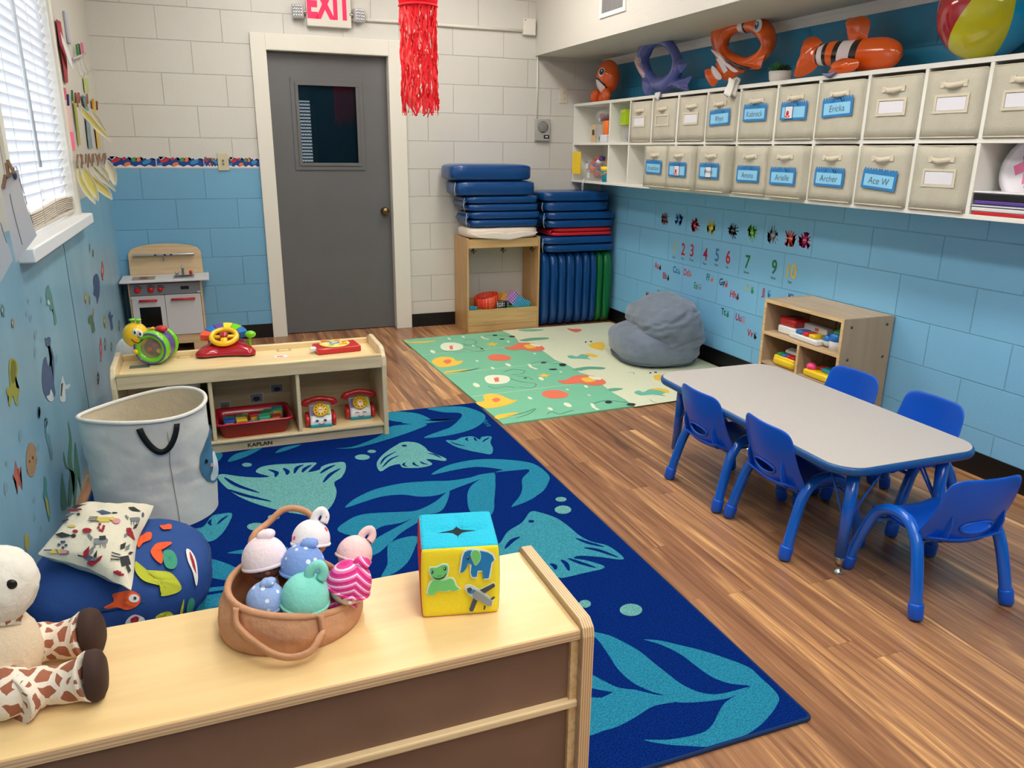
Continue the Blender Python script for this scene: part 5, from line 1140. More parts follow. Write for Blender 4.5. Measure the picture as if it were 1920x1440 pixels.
for (a, z_) in ((-.055, .088), (-.032, .082)):
    mb = MB(); mb.blob((a, -.047, Rr+z_-.01), (.013, .008, .017), M_wp); mb.blob((a+.003, -.0545, Rr+z_-.01), (.0045, .003, .0075), M_black2); mb.build('eye', hd)
mb = MB(); mb.tube(spline([(-.072, -.0545, Rr+.048), (-.058, -.056, Rr+.034), (-.042, -.050, Rr+.030), (-.028, -.038, Rr+.044)], 4, closed=False), .0022, M_black2, seg=6); mb.build('smile', hd)
for a in (-.088, -.060):
    mb = MB(); mb.tube([(a, 0, Rr+.108), (a+.002, 0, Rr+.122)], .0065, M_gr, seg=10).blob((a+.003, 0, Rr+.126), (.014, .014, .006), M_gr); mb.build('antenna', t)
mb = MB(); mb.blob((-.062, -.052, Rr-.012), (.012, .008, .012), M_yo); mb.build('button', t)
mb = MB(); mb.blob((.03, .03, Rr+.078), (.028, .024, .016), M_red).tube([(-.02, .02, Rr+.078), (.0, .02, Rr+.084)], .006, M_yo, seg=8); mb.build('red_knob', t)
# steering wheel toy
cp = hit(426, 668, 2, TZ)
t = thing('steering_wheel_toy', 'red toy dashboard with a yellow steering wheel on the low shelf', 'toy', (cp.x, cp.y+.055, TZ), R(-6))
M_rd = mat('deep_red_plastic', (176, 14, 34), .2, coat=.6)
out = spline([(-.135, -.06, 0), (-.10, -.085, 0), (-.03, -.072, 0), (.04, -.076, 0), (.11, -.09, 0), (.138, -.065, 0), (.128, -.02, 0), (.095, .02, 0), (.085, .075, 0), (0, .10, 0), (-.085, .075, 0), (-.10, .02, 0), (-.125, -.02, 0)], 5)
mb = MB(); nO = len(out)
rings_ = []
for (k, z, dz) in ((.97, 0, 0), (1, .008, 0), (1, .022, .1), (.86, .036, .35), (.55, .045, .4)):
    rings_.append([mb.bm.verts.new((p.x*k, p.y*k, z+dz*max(0, p.y*k+.06)*.45)) for p in out])
for j in range(4):
    for i in range(nO):
        f = mb.bm.faces.new((rings_[j][i], rings_[j][(i+1) % nO], rings_[j+1][(i+1) % nO], rings_[j+1][i])); f.smooth = True; f.material_index = mb.mi(M_black2 if j == 0 else M_rd)
mb.poly([v.co.copy() for v in rings_[-1]], M_rd); mb.build('base', t)
tilt = Matrix.Translation((-.005, .0, .085)) @ Matrix.Rotation(R(24), 4, 'X')
mb = MB(); mb.tube([tilt @ Vector((.058*math.cos(a), .058*math.sin(a), 0)) for a in [2*PI*k/36 for k in range(36)]], .0125, M_yo, seg=12, closed=True); wh = mb.build('steering_wheel', t)
mb = MB(); mb.tube([tilt @ Vector((-.05, 0, 0)), tilt @ Vector((.05, 0, 0))], .011, M_yo, seg=10, flat=(1.3, .8)).tube([tilt @ Vector((0, -.05, 0)), tilt @ Vector((0, 0, 0))], .013, M_yo, seg=10, flat=(1.3, .8)); mb.build('spoke', wh)
mb = MB(); mb.blob((0, 0, 0), (.021, .021, .012), M_rd, rot=tilt.to_3x3().to_4x4()); o = mb.build('horn', wh, tilt.to_translation()+Vector((0, -.003, .01)))
mb = MB(); mb.tube([(-.005, .02, .03), (-.005, .0, .08)], .024, M_rd, seg=14); mb.build('column', t)
segc = [mat('coral_key', (230, 90, 60), .3), M_bp, M_pu, mat('key_yellow', (240, 220, 60), .3), M_gr, M_bp]
for k in range(6):
    a0, a1 = R(172-k*26), R(172-k*26-24); mb = MB()
    arc = []
    for rr_ in (.072, .112):
        arc.append([tilt @ Vector((rr_*math.cos(a0+(a1-a0)*q/4), rr_*math.sin(a0+(a1-a0)*q/4), .004)) for q in range(5)])
    mb.prism([Vector(p) for p in arc[0]+arc[1][::-1]], (0, .008, -.03), segc[k]); mb.build('arc_key', t, bevel=.003)
for (x, y, m_) in ((-.10, -.045, M_bp), (-.085, -.02, mat('silver_button', (200, 200, 210), .3)), (.10, -.03, M_bp)):
    mb = MB(); mb.blob((x, y, .034), (.014, .011, .007), m_); mb.build('button', t)
mb = MB(); mb.tube([(.108, .02, .02), (.112, .018, .075)], .007, M_gr, seg=10).blob((.116, .012, .088), (.026, .018, .018), M_gr); mb.build('gear_stick', t)
# spinning book toy
cp = hit(632, 662, 2, TZ)
t = thing('toy_record_player', 'flat red toy with a round yellow picture disc on the low shelf', 'toy', (cp.x+.0, cp.y+.055, TZ), R(5))
mb = MB(); mb.box(-.10, .115, -.065, .07, 0, .03, M_red, bev=.006, rot=Matrix.Rotation(R(0), 4, 'Z')); mb.build('body', t)
mb = MB(); mb.lathe([(0, .030), (.072, .030), (.075, .034), (.070, .038), (0, .038)], mat('disc_yellow', (240, 214, 110), .35), seg=40, c=(-.0, .01, 0)); dk_ = mb.build('picture_disc', t)
for k, m_ in enumerate((M_red, M_orange, M_bp, M_wp, M_greenp, M_coral)):
    mb = MB(); a = k*PI/3; mb.blob((.048*math.cos(a), .01+.048*math.sin(a), .038), (.015, .011, .001), m_, seg=12, rings=6); mb.build('disc_picture', dk_)
mb = MB(); mb.blob((0, .01, .038), (.028, .022, .0015), M_bp, seg=16, rings=6).blob((0, .01, .0388), (.018, .012, .0015), M_wp, seg=16, rings=6); mb.build('disc_centre', dk_)
mb = MB(); mb.blob((-.045, .05, .042), (.014, .01, .007), M_orange); mb.build('button', t); mb = MB(); mb.blob((.04, -.035, .042), (.012, .009, .006), M_yo); mb.build('button', t)
mb = MB(); mb.box(-.128, -.098, -.03, .0, .012, .032, M_wp, bev=.005); mb.build('hinge', t)
# toy telephones
def toy_phone(px, py, lab, rz, wink):
    p = hit(px, py, 2, .068)
    t = thing('toy_telephone', lab, 'toy', (p.x, p.y+.045, .068), rz, None)
    prof = [(-.055, 0), (-.052, .03), (-.02, .072), (.02, .088), (.05, .082), (.055, 0)]
    M_face = M_wp
    def body(u, v): 
        a = u*2*PI; 
        return None
    mb = MB()
    mb.prism([(-.047, y, z) for y, z in prof], (.094, 0, 0), M_face); mb.build('body', t, bevel=.012)
    mb = MB(); mb.box(-.048, .048, -.058, .055, -.0, .016, M_tealp, bev=.005); mb.build('blue_bumper', t)
    # sloping face frame: origin on slope
    o = Vector((0, -.040, .047)); v = Vector((0, .034, .0435)).normalized(); u = Vector((1, 0, 0)); n = u.cross(v)
    c = o+v*.030+n*.0055
    rot = Matrix(((u.x, v.x, n.x, 0), (u.y, v.y, n.y, 0), (u.z, v.z, n.z, 0), (0, 0, 0, 1)))
    for sx, m_ in ((-1, M_pu), (1, mat('lime_sticker', (170, 190, 50), .4))):
        mb = MB(); mb.poly([Matrix.Translation(c) @ rot @ Vector((sx*x, y, .0)) for x, y in ((.012, -.02), (.042, -.022), (.042, .022), (.012, .026))], m_); mb.build('side_sticker', t, recalc=False)
    mb = MB(); mb.lathe([(0, .001), (.031, .001), (.033, .004), (.029, .007), (0, .007)], mat('dial_yellow', (244, 190, 30), .3, coat=.4), seg=32, M=Matrix.Translation(c) @ rot); dl = mb.build('dial', t)
    for k in range(10):
        a = 2*PI*k/10; mb = MB(); mb.lathe([(0, .0078), (.0038, .0078)], mat('dial_hole', (120, 80, 16), .5), seg=10, M=Matrix.Translation(c+(u*math.cos(a)+v*math.sin(a))*.022) @ rot); mb.build('finger_hole', dl)
    mb = MB(); mb.lathe([(0, .0082), (.009, .0078)], M_wp, seg=16, M=Matrix.Translation(c) @ rot); mb.poly([Matrix.Translation(c) @ rot @ Vector(q) for q in ((-.006, -.002, .0088), (.006, -.002, .0088), (.006, .003, .0088), (-.006, .003, .0088))], M_red); mb.build('dial_label', dl)
    for sx in (-1, 1):
        mb = MB(); e = Vector((sx*.017, -.0525, .034)) 
        if wink: mb.tube([e+Vector((-.009, -.003, 0)), e+Vector((0, -.005, .004)), e+Vector((.009, -.003, 0))], .0016, M_black2, seg=6)
        else: mb.blob(e, (.009, .005, .0075), M_wp); mb.blob(e+Vector((0, -.0035, 0)), (.0055, .003, .006), M_bp).blob(e+Vector((0, -.0055, 0)), (.003, .002, .0035), M_black2)
        mb.build('eye', t)
        mb = MB(); mb.lathe([(0, 0), (.026, 0), (.028, .004), (.028, .012), (.024, .016), (0, .016)], M_red, seg=26, M=Matrix.Translation((sx*.050, -.028, .029)) @ Matrix.Rotation(R(90*sx), 4, 'Y')); mb.build('wheel', t)
        mb = MB(); mb.lathe([(0, 0), (.024, 0), (.026, .004), (.026, .012), (.022, .016), (0, .016)], M_red, seg=26, M=Matrix.Translation((sx*.048, .035, .027)) @ Matrix.Rotation(R(90*sx), 4, 'Y')); mb.build('wheel', t)
    mb = MB(); mb.tube([(-.012, -.0605, .021), (0, -.061, .0165), (.012, -.0605, .021)], .0022, M_red, seg=6); mb.build('mouth', t)
    mb = MB(); mb.tube(spline([(-.066, .02, .088), (-.055, .02, .104), (0, .022, .116), (.055, .02, .104), (.066, .02, .088)], 4, closed=False), [.016]*5+[.013]*7+[.016]*5, M_red, seg=12); mb.build('handset', t)
    t.scale = (1.09, 1, 1.06)
    return t
toy_phone(604, 800, 'toy telephone with open eyes, beside the red block tray in the low shelf', R(-3), 0)
toy_phone(678, 785, 'toy telephone at the right end of the low shelf, eyes closed', R(-4), 1)
# red tray of blocks
pc = hit(480, 820, 2, .068)
t = thing('block_tray', 'shallow red plastic tray holding toy blocks in the middle bay of the low shelf', 'tray', (pc.x, ly0+.135, .07), R(1.5))
def trayf(k):
    w, d = .142+.022*k, .098+.018*k
    return [(x, y) for x, y in rrect(2*w, 2*d, .03, 5)]
mb = MB(); A = trayf(0); B = trayf(1)
ra = [mb.bm.verts.new((x, y, 0)) for x, y in A]; rb = [mb.bm.verts.new((x, y, .072)) for x, y in B]; rc = [mb.bm.verts.new((x*1.05, y*1.07, .076)) for x, y in B]; rd_ = [mb.bm.verts.new((x*1.05, y*1.07, .064)) for x, y in B]
for P_, Q_ in ((ra, rb), (rb, rc), (rc, rd_)):
    for i in range(len(P_)): f = mb.bm.faces.new((P_[i], P_[(i+1) % len(P_)], Q_[(i+1) % len(P_)], Q_[i])); f.smooth = True; f.material_index = mb.mi(mat('crimson_tray', (180, 14, 40), .3, coat=.3))
mb.poly([(x, y, 0) for x, y in A], mat('crimson_tray', (180, 14, 40), .3)); mb.build('tray_shell', t, solid=.003)
M_tq = mat('turquoise_block', (40, 160, 140), .35); M_ckblue = mat('blue_block', (24, 70, 170), .35); M_gold = mat('gold_block', (214, 170, 40), .35); M_redb = mat('red_block', (186, 36, 50), .35); M_ltb = mat('light_teal_block', (90, 170, 170), .35)
blk = [(-.11, -.065, M_ckblue, 'blue'), (-.055, -.07, M_gold, 'gold'), (-.0, -.065, M_ltb, 'pale teal'), (.045, -.06, M_tq, 'turquoise'), (.095, -.065, M_gold, 'orange-gold'), (-.11, -.01, M_tq, 'turquoise'), (-.055, -.005, M_tq, 'turquoise'), (-.025, .045, M_yel, 'yellow'), (.005, -.01, M_redb, 'red'), (.055, -.005, M_greenp, 'green'), (.105, -.005, M_redb, 'red'), (.03, .045, M_tq, 'turquoise'), (.075, .045, M_ltb, 'pale teal'), (.115, .045, M_tq, 'turquoise'), (-.09, .045, M_redb, 'red')]
rb_ = random.Random(5)
posn = ['at the front left corner', 'second along the front', 'third along the front', 'fourth along the front', 'at the front right corner', 'at the left edge, middle row', 'second in the middle row', 'near the back left', 'third in the middle row', 'fourth in the middle row', 'at the right edge, middle row', 'in the middle of the back row', 'right of the middle in the back row', 'at the back right corner', 'at the back left corner']
for k, (x, y, m_, cn) in enumerate(blk):
    mb = MB(); lift = .002+(.022 if k in (0, 1, 3, 8, 9, 13) else .012 if k in (5, 6, 12) else .0)
    mb.box(-.025, .025, -.025, .025, 0, .055, m_, bev=.004); mb.box(-.018, .018, -.0256, -.0245, .01, .045, M_gold if m_ is not M_gold else M_redb)
    o = mb.build('toy_block', None, Vector(t.location)+Vector((x, y, lift)), (0, 0, rb_.uniform(-.12, .12))); tag(o, f'{cn} toy block {posn[k]} of the red tray', 'block', 'toy blocks in the red tray')
# white tub and dark toy in the left bay, behind the hamper
t = thing('toy_camper', 'white toy with a rounded top and red front in the left bay behind the hamper', 'toy', (-.185, 3.80, .068))
mb = MB(); mb.box(-.10, .10, -.05, .05, 0, .19, M_black2, bev=.01); mb.build('dark_body', t)
mb = MB(); mb.box(-.075, .075, -.055, .055, .185, .25, M_wp, bev=.022); mb.build('white_top', t); mb = MB(); mb.box(-.02, .06, -.058, -.05, .19, .212, M_red, bev=.004); mb.build('red_panel', t)
# rounded white cushion behind the shelf by the wall
p = hit(232, 660, 1, 4.16)
t = thing('white_floor_seat', 'white rounded quilted seat back standing behind the low shelf by the wall', 'seat', (p.x+.055, 4.16, 0))
mb = MB(); mb.blob((0, 0, .232), (.115, .05, .232), mat('white_quilt', (214, 212, 208), .8, bump=.4, bscale=30), pw=.75); mb.build('back_cushion', t)
mb = MB(); mb.blob((0, .17, .06), (.15, .2, .06), mat('white_quilt', (214, 212, 208), .8), pw=.6); mb.build('seat_cushion', t)
# ================================================================ PLAY KITCHEN
M_kw = mat('white_melamine', (204, 204, 206), .4); M_ks = mat('silver_panel', (138, 142, 150), .4, metal=.4); M_kwood = wood('kitchen_ply', (214, 186, 146), (196, 164, 122), 0, .8, .5)
kx0, kx1, ky0, ky1 = -.542, -.086, 5.66, 5.90
t = thing('play_kitchen', 'white and wood toy kitchen with red knobs and handles in the back left corner', 'toy kitchen', ((kx0+kx1)/2, (ky0+ky1)/2, 0)); off = Vector(t.location)
def kb(n, a, b, c, d, e, f, m=M_kw, bev=.002, par=None):
    mb = MB(); mb.box(a-off.x, b-off.x, c-off.y, d-off.y, e, f, m); return mb.build(n, par or t, bevel=bev)
kb('side_panel', kx0, kx0+.012, ky0, ky1, 0, .495, M_kwood); kb('side_panel', kx1-.012, kx1, ky0, ky1, 0, .495, M_kwood); kb('back_board', kx0+.012, kx1-.012, ky1-.01, ky1, .03, .495, M_black2)
kb('counter', -.585, -.034, 5.60, ky1, .495, .508, M_kw, .004); kb('under_counter_shadow_gap', kx0+.012, kx1-.012, ky0+.004, ky0+.02, .482, .495, M_black2)
cpn = kb('control_panel', kx0+.010, kx1-.010, ky0-.006, ky0+.01, .405, .482, M_ks)
for px_, r_ in ((258, .021), (283, .021), (301, .018)):
    p = hit(px_, 547, 1, ky0-.006); mb = MB(); mb.lathe([(0, 0), (r_, 0), (r_*.95, .012), (r_*.5, .02), (0, .02)], M_red, seg=24, M=Matrix.Translation((p.x-off.x, ky0-.006-off.y, .442)) @ Matrix.Rotation(R(90), 4, 'X')); mb.build('knob', cpn)
    mb = MB(); zigline(mb, [(p.x-off.x+(r_+.007)*math.cos(a), ky0-.0066-off.y, .442+(r_+.007)*math.sin(a)) for a in [R(20+10*q) for q in range(13)]], .004, M_black2, (0, 1, 0)); mb.build('dial_marks', cpn, recalc=False)
p = hit(347, 545, 1, ky0-.006); mb = MB(); mb.box(p.x-off.x-.026, p.x-off.x+.026, ky0-.008-off.y, ky0-.006-off.y, .435, .457, M_black2); mb.build('clock_display', cpn)
xm = (kx0+kx1)/2-.012
# oven door with window
od = thing('oven_door', None, None); od.parent = t
mb = MB(); ox0, ox1, oz0, oz1 = kx0+.014-off.x, xm-.001-off.x, .125, .402; yy = ky0-.010-off.y
wx0, wx1, wz0, wz1 = ox0+.04, ox1-.03, .185, .325
for (a, b, c, d) in ((ox0, ox1, oz0, wz0), (ox0, ox1, wz1, oz1), (ox0, wx0, wz0, wz1), (wx1, ox1, wz0, wz1)): mb.box(a, b, yy, yy+.010, c, d, M_kw)
mb.build('door_panel', od)
mb = MB(); mb.box(wx0, wx1, yy+.008, yy+.012, wz0, wz1, mat('oven_black', (8, 8, 10), .15)); mb.build('oven_window', od)
mb = MB(); mb.tube([(ox0+.045, yy-.016, .372), (ox1-.045, yy-.016, .372)], .008, M_red, seg=10).tube([(ox0+.05, yy-.016, .372), (ox0+.05, yy, .372)], .005, M_red, seg=8).tube([(ox1-.05, yy-.016, .372), (ox1-.05, yy, .372)], .005, M_red, seg=8); mb.build('door_handle', od)
kb('oven_cavity_shelf', kx0+.03, xm-.01, ky0+.02, ky1-.02, .25, .254, mat('oven_rack', (90, 84, 80), .4))
cd = kb('cupboard_door', xm+.001, kx1-.014, ky0-.010, ky0, .125, .402)
a, b = xm+.04-off.x, kx1-.05-off.x; mb = MB(); mb.tube([(a, yy-.016, .372), (b, yy-.016, .372)], .008, M_red, seg=10).tube([(a+.005, yy-.016, .372), (a+.005, yy, .372)], .005, M_red, seg=8).tube([(b-.005, yy-.016, .372), (b-.005, yy, .372)], .005, M_red, seg=8); mb.build('door_handle', cd)
kb('plinth', kx0+.012, kx1-.012, ky0, ky0+.012, .06, .123, M_kwood); kb('foot', kx0+.012, kx0+.09, ky0, ky0+.012, 0, .06, M_kwood); kb('foot', kx1-.09, kx1-.012, ky0, ky0+.012, 0, .06, M_kwood)
for x, z in ((kx0+.02, .39), (kx1-.022, .415), (kx1-.02, .135)):
    kb('hinge', x-.010, x+.012, ky0-.016, ky0-.008, z-.006, z+.006, M_kw, .001)
mb = MB(); ar = [(-.235, 0), (-.232, .145), (-.21, .178), (-.16, .196), (-.08, .207), (0, .209), (.08, .207), (.16, .196), (.21, .178), (.232, .145), (.235, 0)]
mb.prism([(x+.01, ky1-.016-off.y, .508+z) for x, z in ar], (0, .014, 0), M_kwood); mb.build('splashback', t, bevel=.003)
mb = MB(); mb.box(-.19, .20, ky1-.05-off.y, ky1-.018-off.y, .640, .652, mat('silver_plastic', (176, 178, 184), .3, metal=.6), bev=.005); mb.build('utensil_rail', t)
for x in (-.05, .01, .05):
    mb = MB(); mb.box(x-.008, x+.008, ky1-.053-off.y, ky1-.049-off.y, .642, .650, M_black2); mb.build('rail_slot', t)
mb = MB(); mb.tube([(-.0, ky1-.03-off.y, .64), (.0, ky1-.03-off.y, .60)], .006, mat('silver_plastic', (176, 178, 184), .3), seg=8, flat=(1.4, .6)); mb.build('utensil_hook', t)
mb = MB(); mb.box(-.20, -.06, 5.66-off.y, 5.80-off.y, .508, .5105, mat('hob_steel', (150, 140, 132), .35, metal=.3)); hb = mb.build('hob', t)
for y in (5.70, 5.762):
    mb = MB(); mb.lathe([(0, .5108), (.030, .5108)], mat('burner_brown', (120, 70, 60), .5), seg=24, c=(-.13, y-off.y, 0)); mb.build('burner', hb)
mb = MB(); mb.box(.055, .185, 5.665-off.y, 5.785-off.y, .5085, .516, M_ks, bev=.002); sk = mb.build('sink', t); mb = MB(); mb.box(.065, .175, 5.675-off.y, 5.735-off.y, .5155, .517, M_black2); mb.build('basin', sk)
mb = MB(); mb.tube([(.115, 5.80-off.y, .508), (.115, 5.80-off.y, .565), (.115, 5.76-off.y, .575), (.115, 5.75-off.y, .56)], .009, mat('silver_plastic', (176, 178, 184), .3), seg=10); mb.build('tap', t)
mb = MB(); mb.tube([(.075, 5.80-off.y, .508), (.075, 5.80-off.y, .535)], .010, mat('silver_plastic', (176, 178, 184), .3), seg=12); mb.build('tap_knob', t); mb = MB(); mb.tube([(.165, 5.80-off.y, .508), (.165, 5.80-off.y, .54)], .011, M_red, seg=12); mb.build('red_tap_knob', t)
# ================================================================ HAMPER
M_canvas = mat('white_canvas', (232, 229, 220), .8, bump=1.0, bscale=7, var=.05, vscale=9); M_canvas_in = mat('cream_canvas_lining', (220, 208, 184), .85, bump=.5, bscale=20)
hx, hy = -.285, 3.03
t = thing('laundry_hamper', 'tall white canvas toy hamper with a black handle beside the blue wall', 'hamper', (hx, hy, .009))
HZ = .445
def wr(a, z): return 1+.04*math.sin(3*a+6*z+1)+.03*noise.noise(Vector((math.cos(a)*3, math.sin(a)*3, z*14)))+.02*noise.noise(Vector((math.cos(a)*8, math.sin(a)*8, z*30)))
def rimp(a): return Vector((.212*math.cos(a), .178*math.sin(a)-.07, HZ+.012*math.cos(a)+.012*math.sin(2*a)))
def hamf(u, v):
    a = 2*PI*u; b = Vector((.215*math.cos(a), .20*math.sin(a), 0)); c = rimp(a)
    p = b.lerp(c, v); k = math.sin(PI*min(1, v*1.0)); s_ = wr(a, p.z) if 0 < v < 1 else 1
    q = Vector((p.x*(1+(s_-1)*k-.03*k*math.exp(-((v-.62)/.15)**2)), p.y, p.z)); cy = -.07*v; q.y = cy+(p.y-cy)*(1+(s_-1)*k); return q
mb = MB(); mb.grid(72, 36, hamf, M_canvas, cu=True); mb.prism([hamf(k/40, 0) for k in range(40)], (0, 0, .004), M_canvas); mb.build('canvas_body', t)
def hamin(u, v): q = hamf(u, v); c = Vector((0, -.07*v, q.z)); return c+(q-c)*.975
mb = MB(); mb.grid(60, 20, lambda u, v: hamin(u, .05+.95*v), M_canvas_in, cu=True); mb.build('lining', t)
mb = MB(); mb.tube([rimp(2*PI*k/64) for k in range(64)], .0075, mat('white_rim_piping', (226, 222, 212), .6), seg=10, closed=True); mb.build('rim', t)
def onbody(a, v, o=.004):
    p = hamf(a/(2*PI), v); c = Vector((0, -.07*v, p.z)); return p+(p-c).normalized()*o
M_web = mat('black_webbing', (18, 20, 24), .7, bump=.3, bscale=400)
hc_ = R(285); mb = MB()
pts = []
for k in range(25):
    s_ = k/24; a = hc_+R(-16)+R(32)*s_; dz = math.sin(PI*s_)**.7
    pts.append(onbody(a, .955-.22*dz, .008))
nrm = [p-Vector((0, -.05, p.z)) for p in pts]
L_ = []
for i, p in enumerate(pts):
    tt = (pts[min(i+1, 24)]-pts[max(i-1, 0)]).normalized(); sd = tt.cross(nrm[i].normalized()).normalized()*.0105; L_.append((p+sd, p-sd))
vs = [(mb.bm.verts.new(a), mb.bm.verts.new(b)) for a, b in L_]
for i in range(24):
    f = mb.bm.faces.new((vs[i][0], vs[i+1][0], vs[i+1][1], vs[i][1])); f.smooth = True; f.material_index = mb.mi(M_web)
mb.build('handle', t, solid=.002)
mb = MB(); zs = [(onbody(R(292), v, .0025)) for v in [q/20 for q in range(1, 19)]]; mb.tube(zs, .0012, mat('seam_grey', (150, 146, 138), .8), seg=5); mb.build('seam', t)
# printed whale on the right side of the body
def onpatch(mb, L, m, o):
    L = [(a-12, v-.03) for a, v in L]
    P = spline([Vector((a, v, 0)) for a, v in L], 6); c = sum(P, Vector())/len(P); prev = [mb.bm.verts.new(onbody(R(p.x), p.y, o)) for p in P]; i_ = mb.mi(m)
    for tt in (.25, .5, .75): 
        cur = [mb.bm.verts.new(onbody(R(p.lerp(c, tt).x), p.lerp(c, tt).y, o)) for p in P]
        for i in range(len(P)): f = mb.bm.faces.new((prev[i], prev[(i+1) % len(P)], cur[(i+1) % len(P)], cur[i])); f.material_index = i_; f.smooth = True
        prev = cur
    cv = mb.bm.verts.new(onbody(R(c.x), c.y, o))
    for i in range(len(P)): f = mb.bm.faces.new((prev[i], prev[(i+1) % len(P)], cv)); f.material_index = i_; f.smooth = True
M_whale = mat('whale_print_blue', (72, 122, 156), .8); 
mb = MB(); onpatch(mb, [(333, .50), (338, .64), (350, .74), (365, .78), (385, .74), (398, .6), (400, .45), (385, .34), (360, .30), (342, .36)], M_whale, .005); mb.build('whale_print', t)
mb = MB(); onpatch(mb, [(346, .36), (356, .33), (376, .36), (372, .52), (362, .56), (352, .48)], mat('whale_belly', (206, 220, 226), .8), .0065); mb.build('belly_print', t)
mb = MB(); onpatch(mb, [(340, .55), (342, .575), (344, .55), (342, .53)], M_black2, .0075); mb.build('eye_print', t)
mb = MB(); onpatch(mb, [(346, .49), (349, .51), (352, .49), (349, .475)], mat('cheek_pink', (226, 150, 160), .8), .0078); mb.build('cheek_print', t)
# ================================================================ POUF AND PILLOW
M_pouf = mat('ocean_blue_cotton', (36, 74, 140), .85, bump=.3, bscale=30)
px_, py_ = -.335, 2.305
t = thing('floor_pouf', 'round blue floor cushion printed with orange fish under the patterned pillow', 'pouf', (px_, py_, .009))
PR, PH = .245, .125
def pf(u): return 1+.015*noise.noise(u*3)+.012*noise.noise(u*9)
mb = MB(); mb.blob((0, 0, PH), (PR, PR, PH), M_pouf, seg=60, rings=36, pw=.8, fn=pf); mb.build('cover', t)
mb = MB(); mb.tube([(PR*.985*math.cos(a), PR*.985*math.sin(a), PH+.035+.006*math.sin(3*a)) for a in [2*PI*k/60 for k in range(60)]], .005, mat('pouf_piping', (30, 60, 110), .8), seg=8, closed=True); mb.build('piping', t)
sg = lambda v, p: math.copysign(abs(v)**p, v)
def pouf_pt(px, py, lift):
    # nearest point of the cushion surface along the sight line of the measured photograph point
    d = (RIGHT*((px-960)/F_PX)-UP*((py-720)/F_PX)+_f).normalized(); o = Vector((0, 0, CAM_H)); c = Vector((px_, py_, .009+PH))
    s = 1.2
    for _ in range(400):
        p = o+d*s; q = p-c; e = 2/.8
        if (abs(q.x)/PR)**e+(abs(q.y)/PR)**e+(abs(q.z)/PH)**e < 1.06: break
        s += .004
    n = Vector((q.x/PR**2, q.y/PR**2, q.z/PH**2)).normalized()
    return p+n*lift-Vector((px_, py_, .009))
def cpf(a, b): return (a/3.274, 760+b/3.274)
def pprint(name, L, m, lift=.004, per=3, ox=cpf):
    mb = MB(); P = spline([Vector((*ox(*p), 0)) for p in L], per); c = sum(P, Vector())/len(P); i_ = mb.mi(m)
    prev = [mb.bm.verts.new(pouf_pt(p.x, p.y, lift)) for p in P]
    for tt in (.4, .75):
        cur = [mb.bm.verts.new(pouf_pt(p.lerp(c, tt).x, p.lerp(c, tt).y, lift)) for p in P]
        for i in range(len(P)): f = mb.bm.faces.new((prev[i], prev[(i+1) % len(P)], cur[(i+1) % len(P)], cur[i])); f.material_index = i_; f.smooth = True
        prev = cur
    cv = mb.bm.verts.new(pouf_pt(c.x, c.y, lift))
    for i in range(len(P)): f = mb.bm.faces.new((prev[i], prev[(i+1) % len(P)], cv)); f.material_index = i_
    return mb.build(name, t)
M_fo = mat('print_orange', (232, 90, 40), .8); M_fy = mat('print_lime', (190, 196, 50), .8); M_fg = mat('print_green', (60, 150, 120), .8); M_fw = mat('print_white', (230, 226, 222), .8); M_fr = mat('print_crimson', (170, 30, 60), .8)
pprint('orange_fish_print', [(640,1240),(700,1205),(690,1165),(740,1150),(800,1140),(855,1165),(858,1210),(820,1245),(770,1255),(720,1240),(670,1250)], M_fo)
pprint('fish_eye_print', ell(822, 1188, 32, 24, 10), M_fw, .006); pprint('fish_pupil_print', ell(828, 1188, 9, 9, 8), M_black2, .008)
pprint('lime_fish_print', [(835,960),(870,1010),(960,1020),(1040,1030),(1090,1080),(1110,1130),(1060,1160),(985,1172),(1020,1125),(960,1105),(880,1080),(830,1020)], M_fy)
pprint('orange_fish_print', [(935,880),(970,850),(1050,845),(1040,865),(990,885),(1000,930),(990,978),(950,950),(925,910)], M_fo)
pprint('fin_print', [(1005,900),(1050,895),(1080,930),(1085,980),(1060,1010),(1020,1000),(1000,950)], M_fg)
pprint('striped_fish_print', [(1140,890),(1170,900),(1200,960),(1210,1060),(1198,1110),(1180,1030),(1150,960)], M_fw); pprint('stripe_print', [(1160,905),(1185,960),(1198,1040),(1186,1010),(1165,950)], M_fr, .006)
pprint('starfish_print', [(980,745),(1010,742),(1030,735),(1050,740),(1050,765),(1020,768),(1000,768)], M_fo)
pprint('orange_fish_print', [(840,830),(880,800),(905,785),(930,790),(925,830),(880,850),(850,880)], M_fo)
pprint('striped_fish_print', [(768,1335),(790,1300),(830,1282),(880,1300),(885,1325),(850,1345),(800,1345)], M_fw); pprint('stripe_print', [(800,1310),(830,1290),(850,1300),(840,1330),(815,1340)], M_fr, .006)
pprint('turtle_print', [(950,1300),(980,1275),(1030,1262),(1058,1280),(1050,1295),(1000,1310)], M_fy); pprint('weed_print', [(1100,1270),(1115,1210),(1125,1190),(1120,1250),(1112,1280)], M_fy); pprint('weed_print', [(1140,1270),(1150,1200),(1175,1180),(1190,1210),(1170,1270)], M_fg)
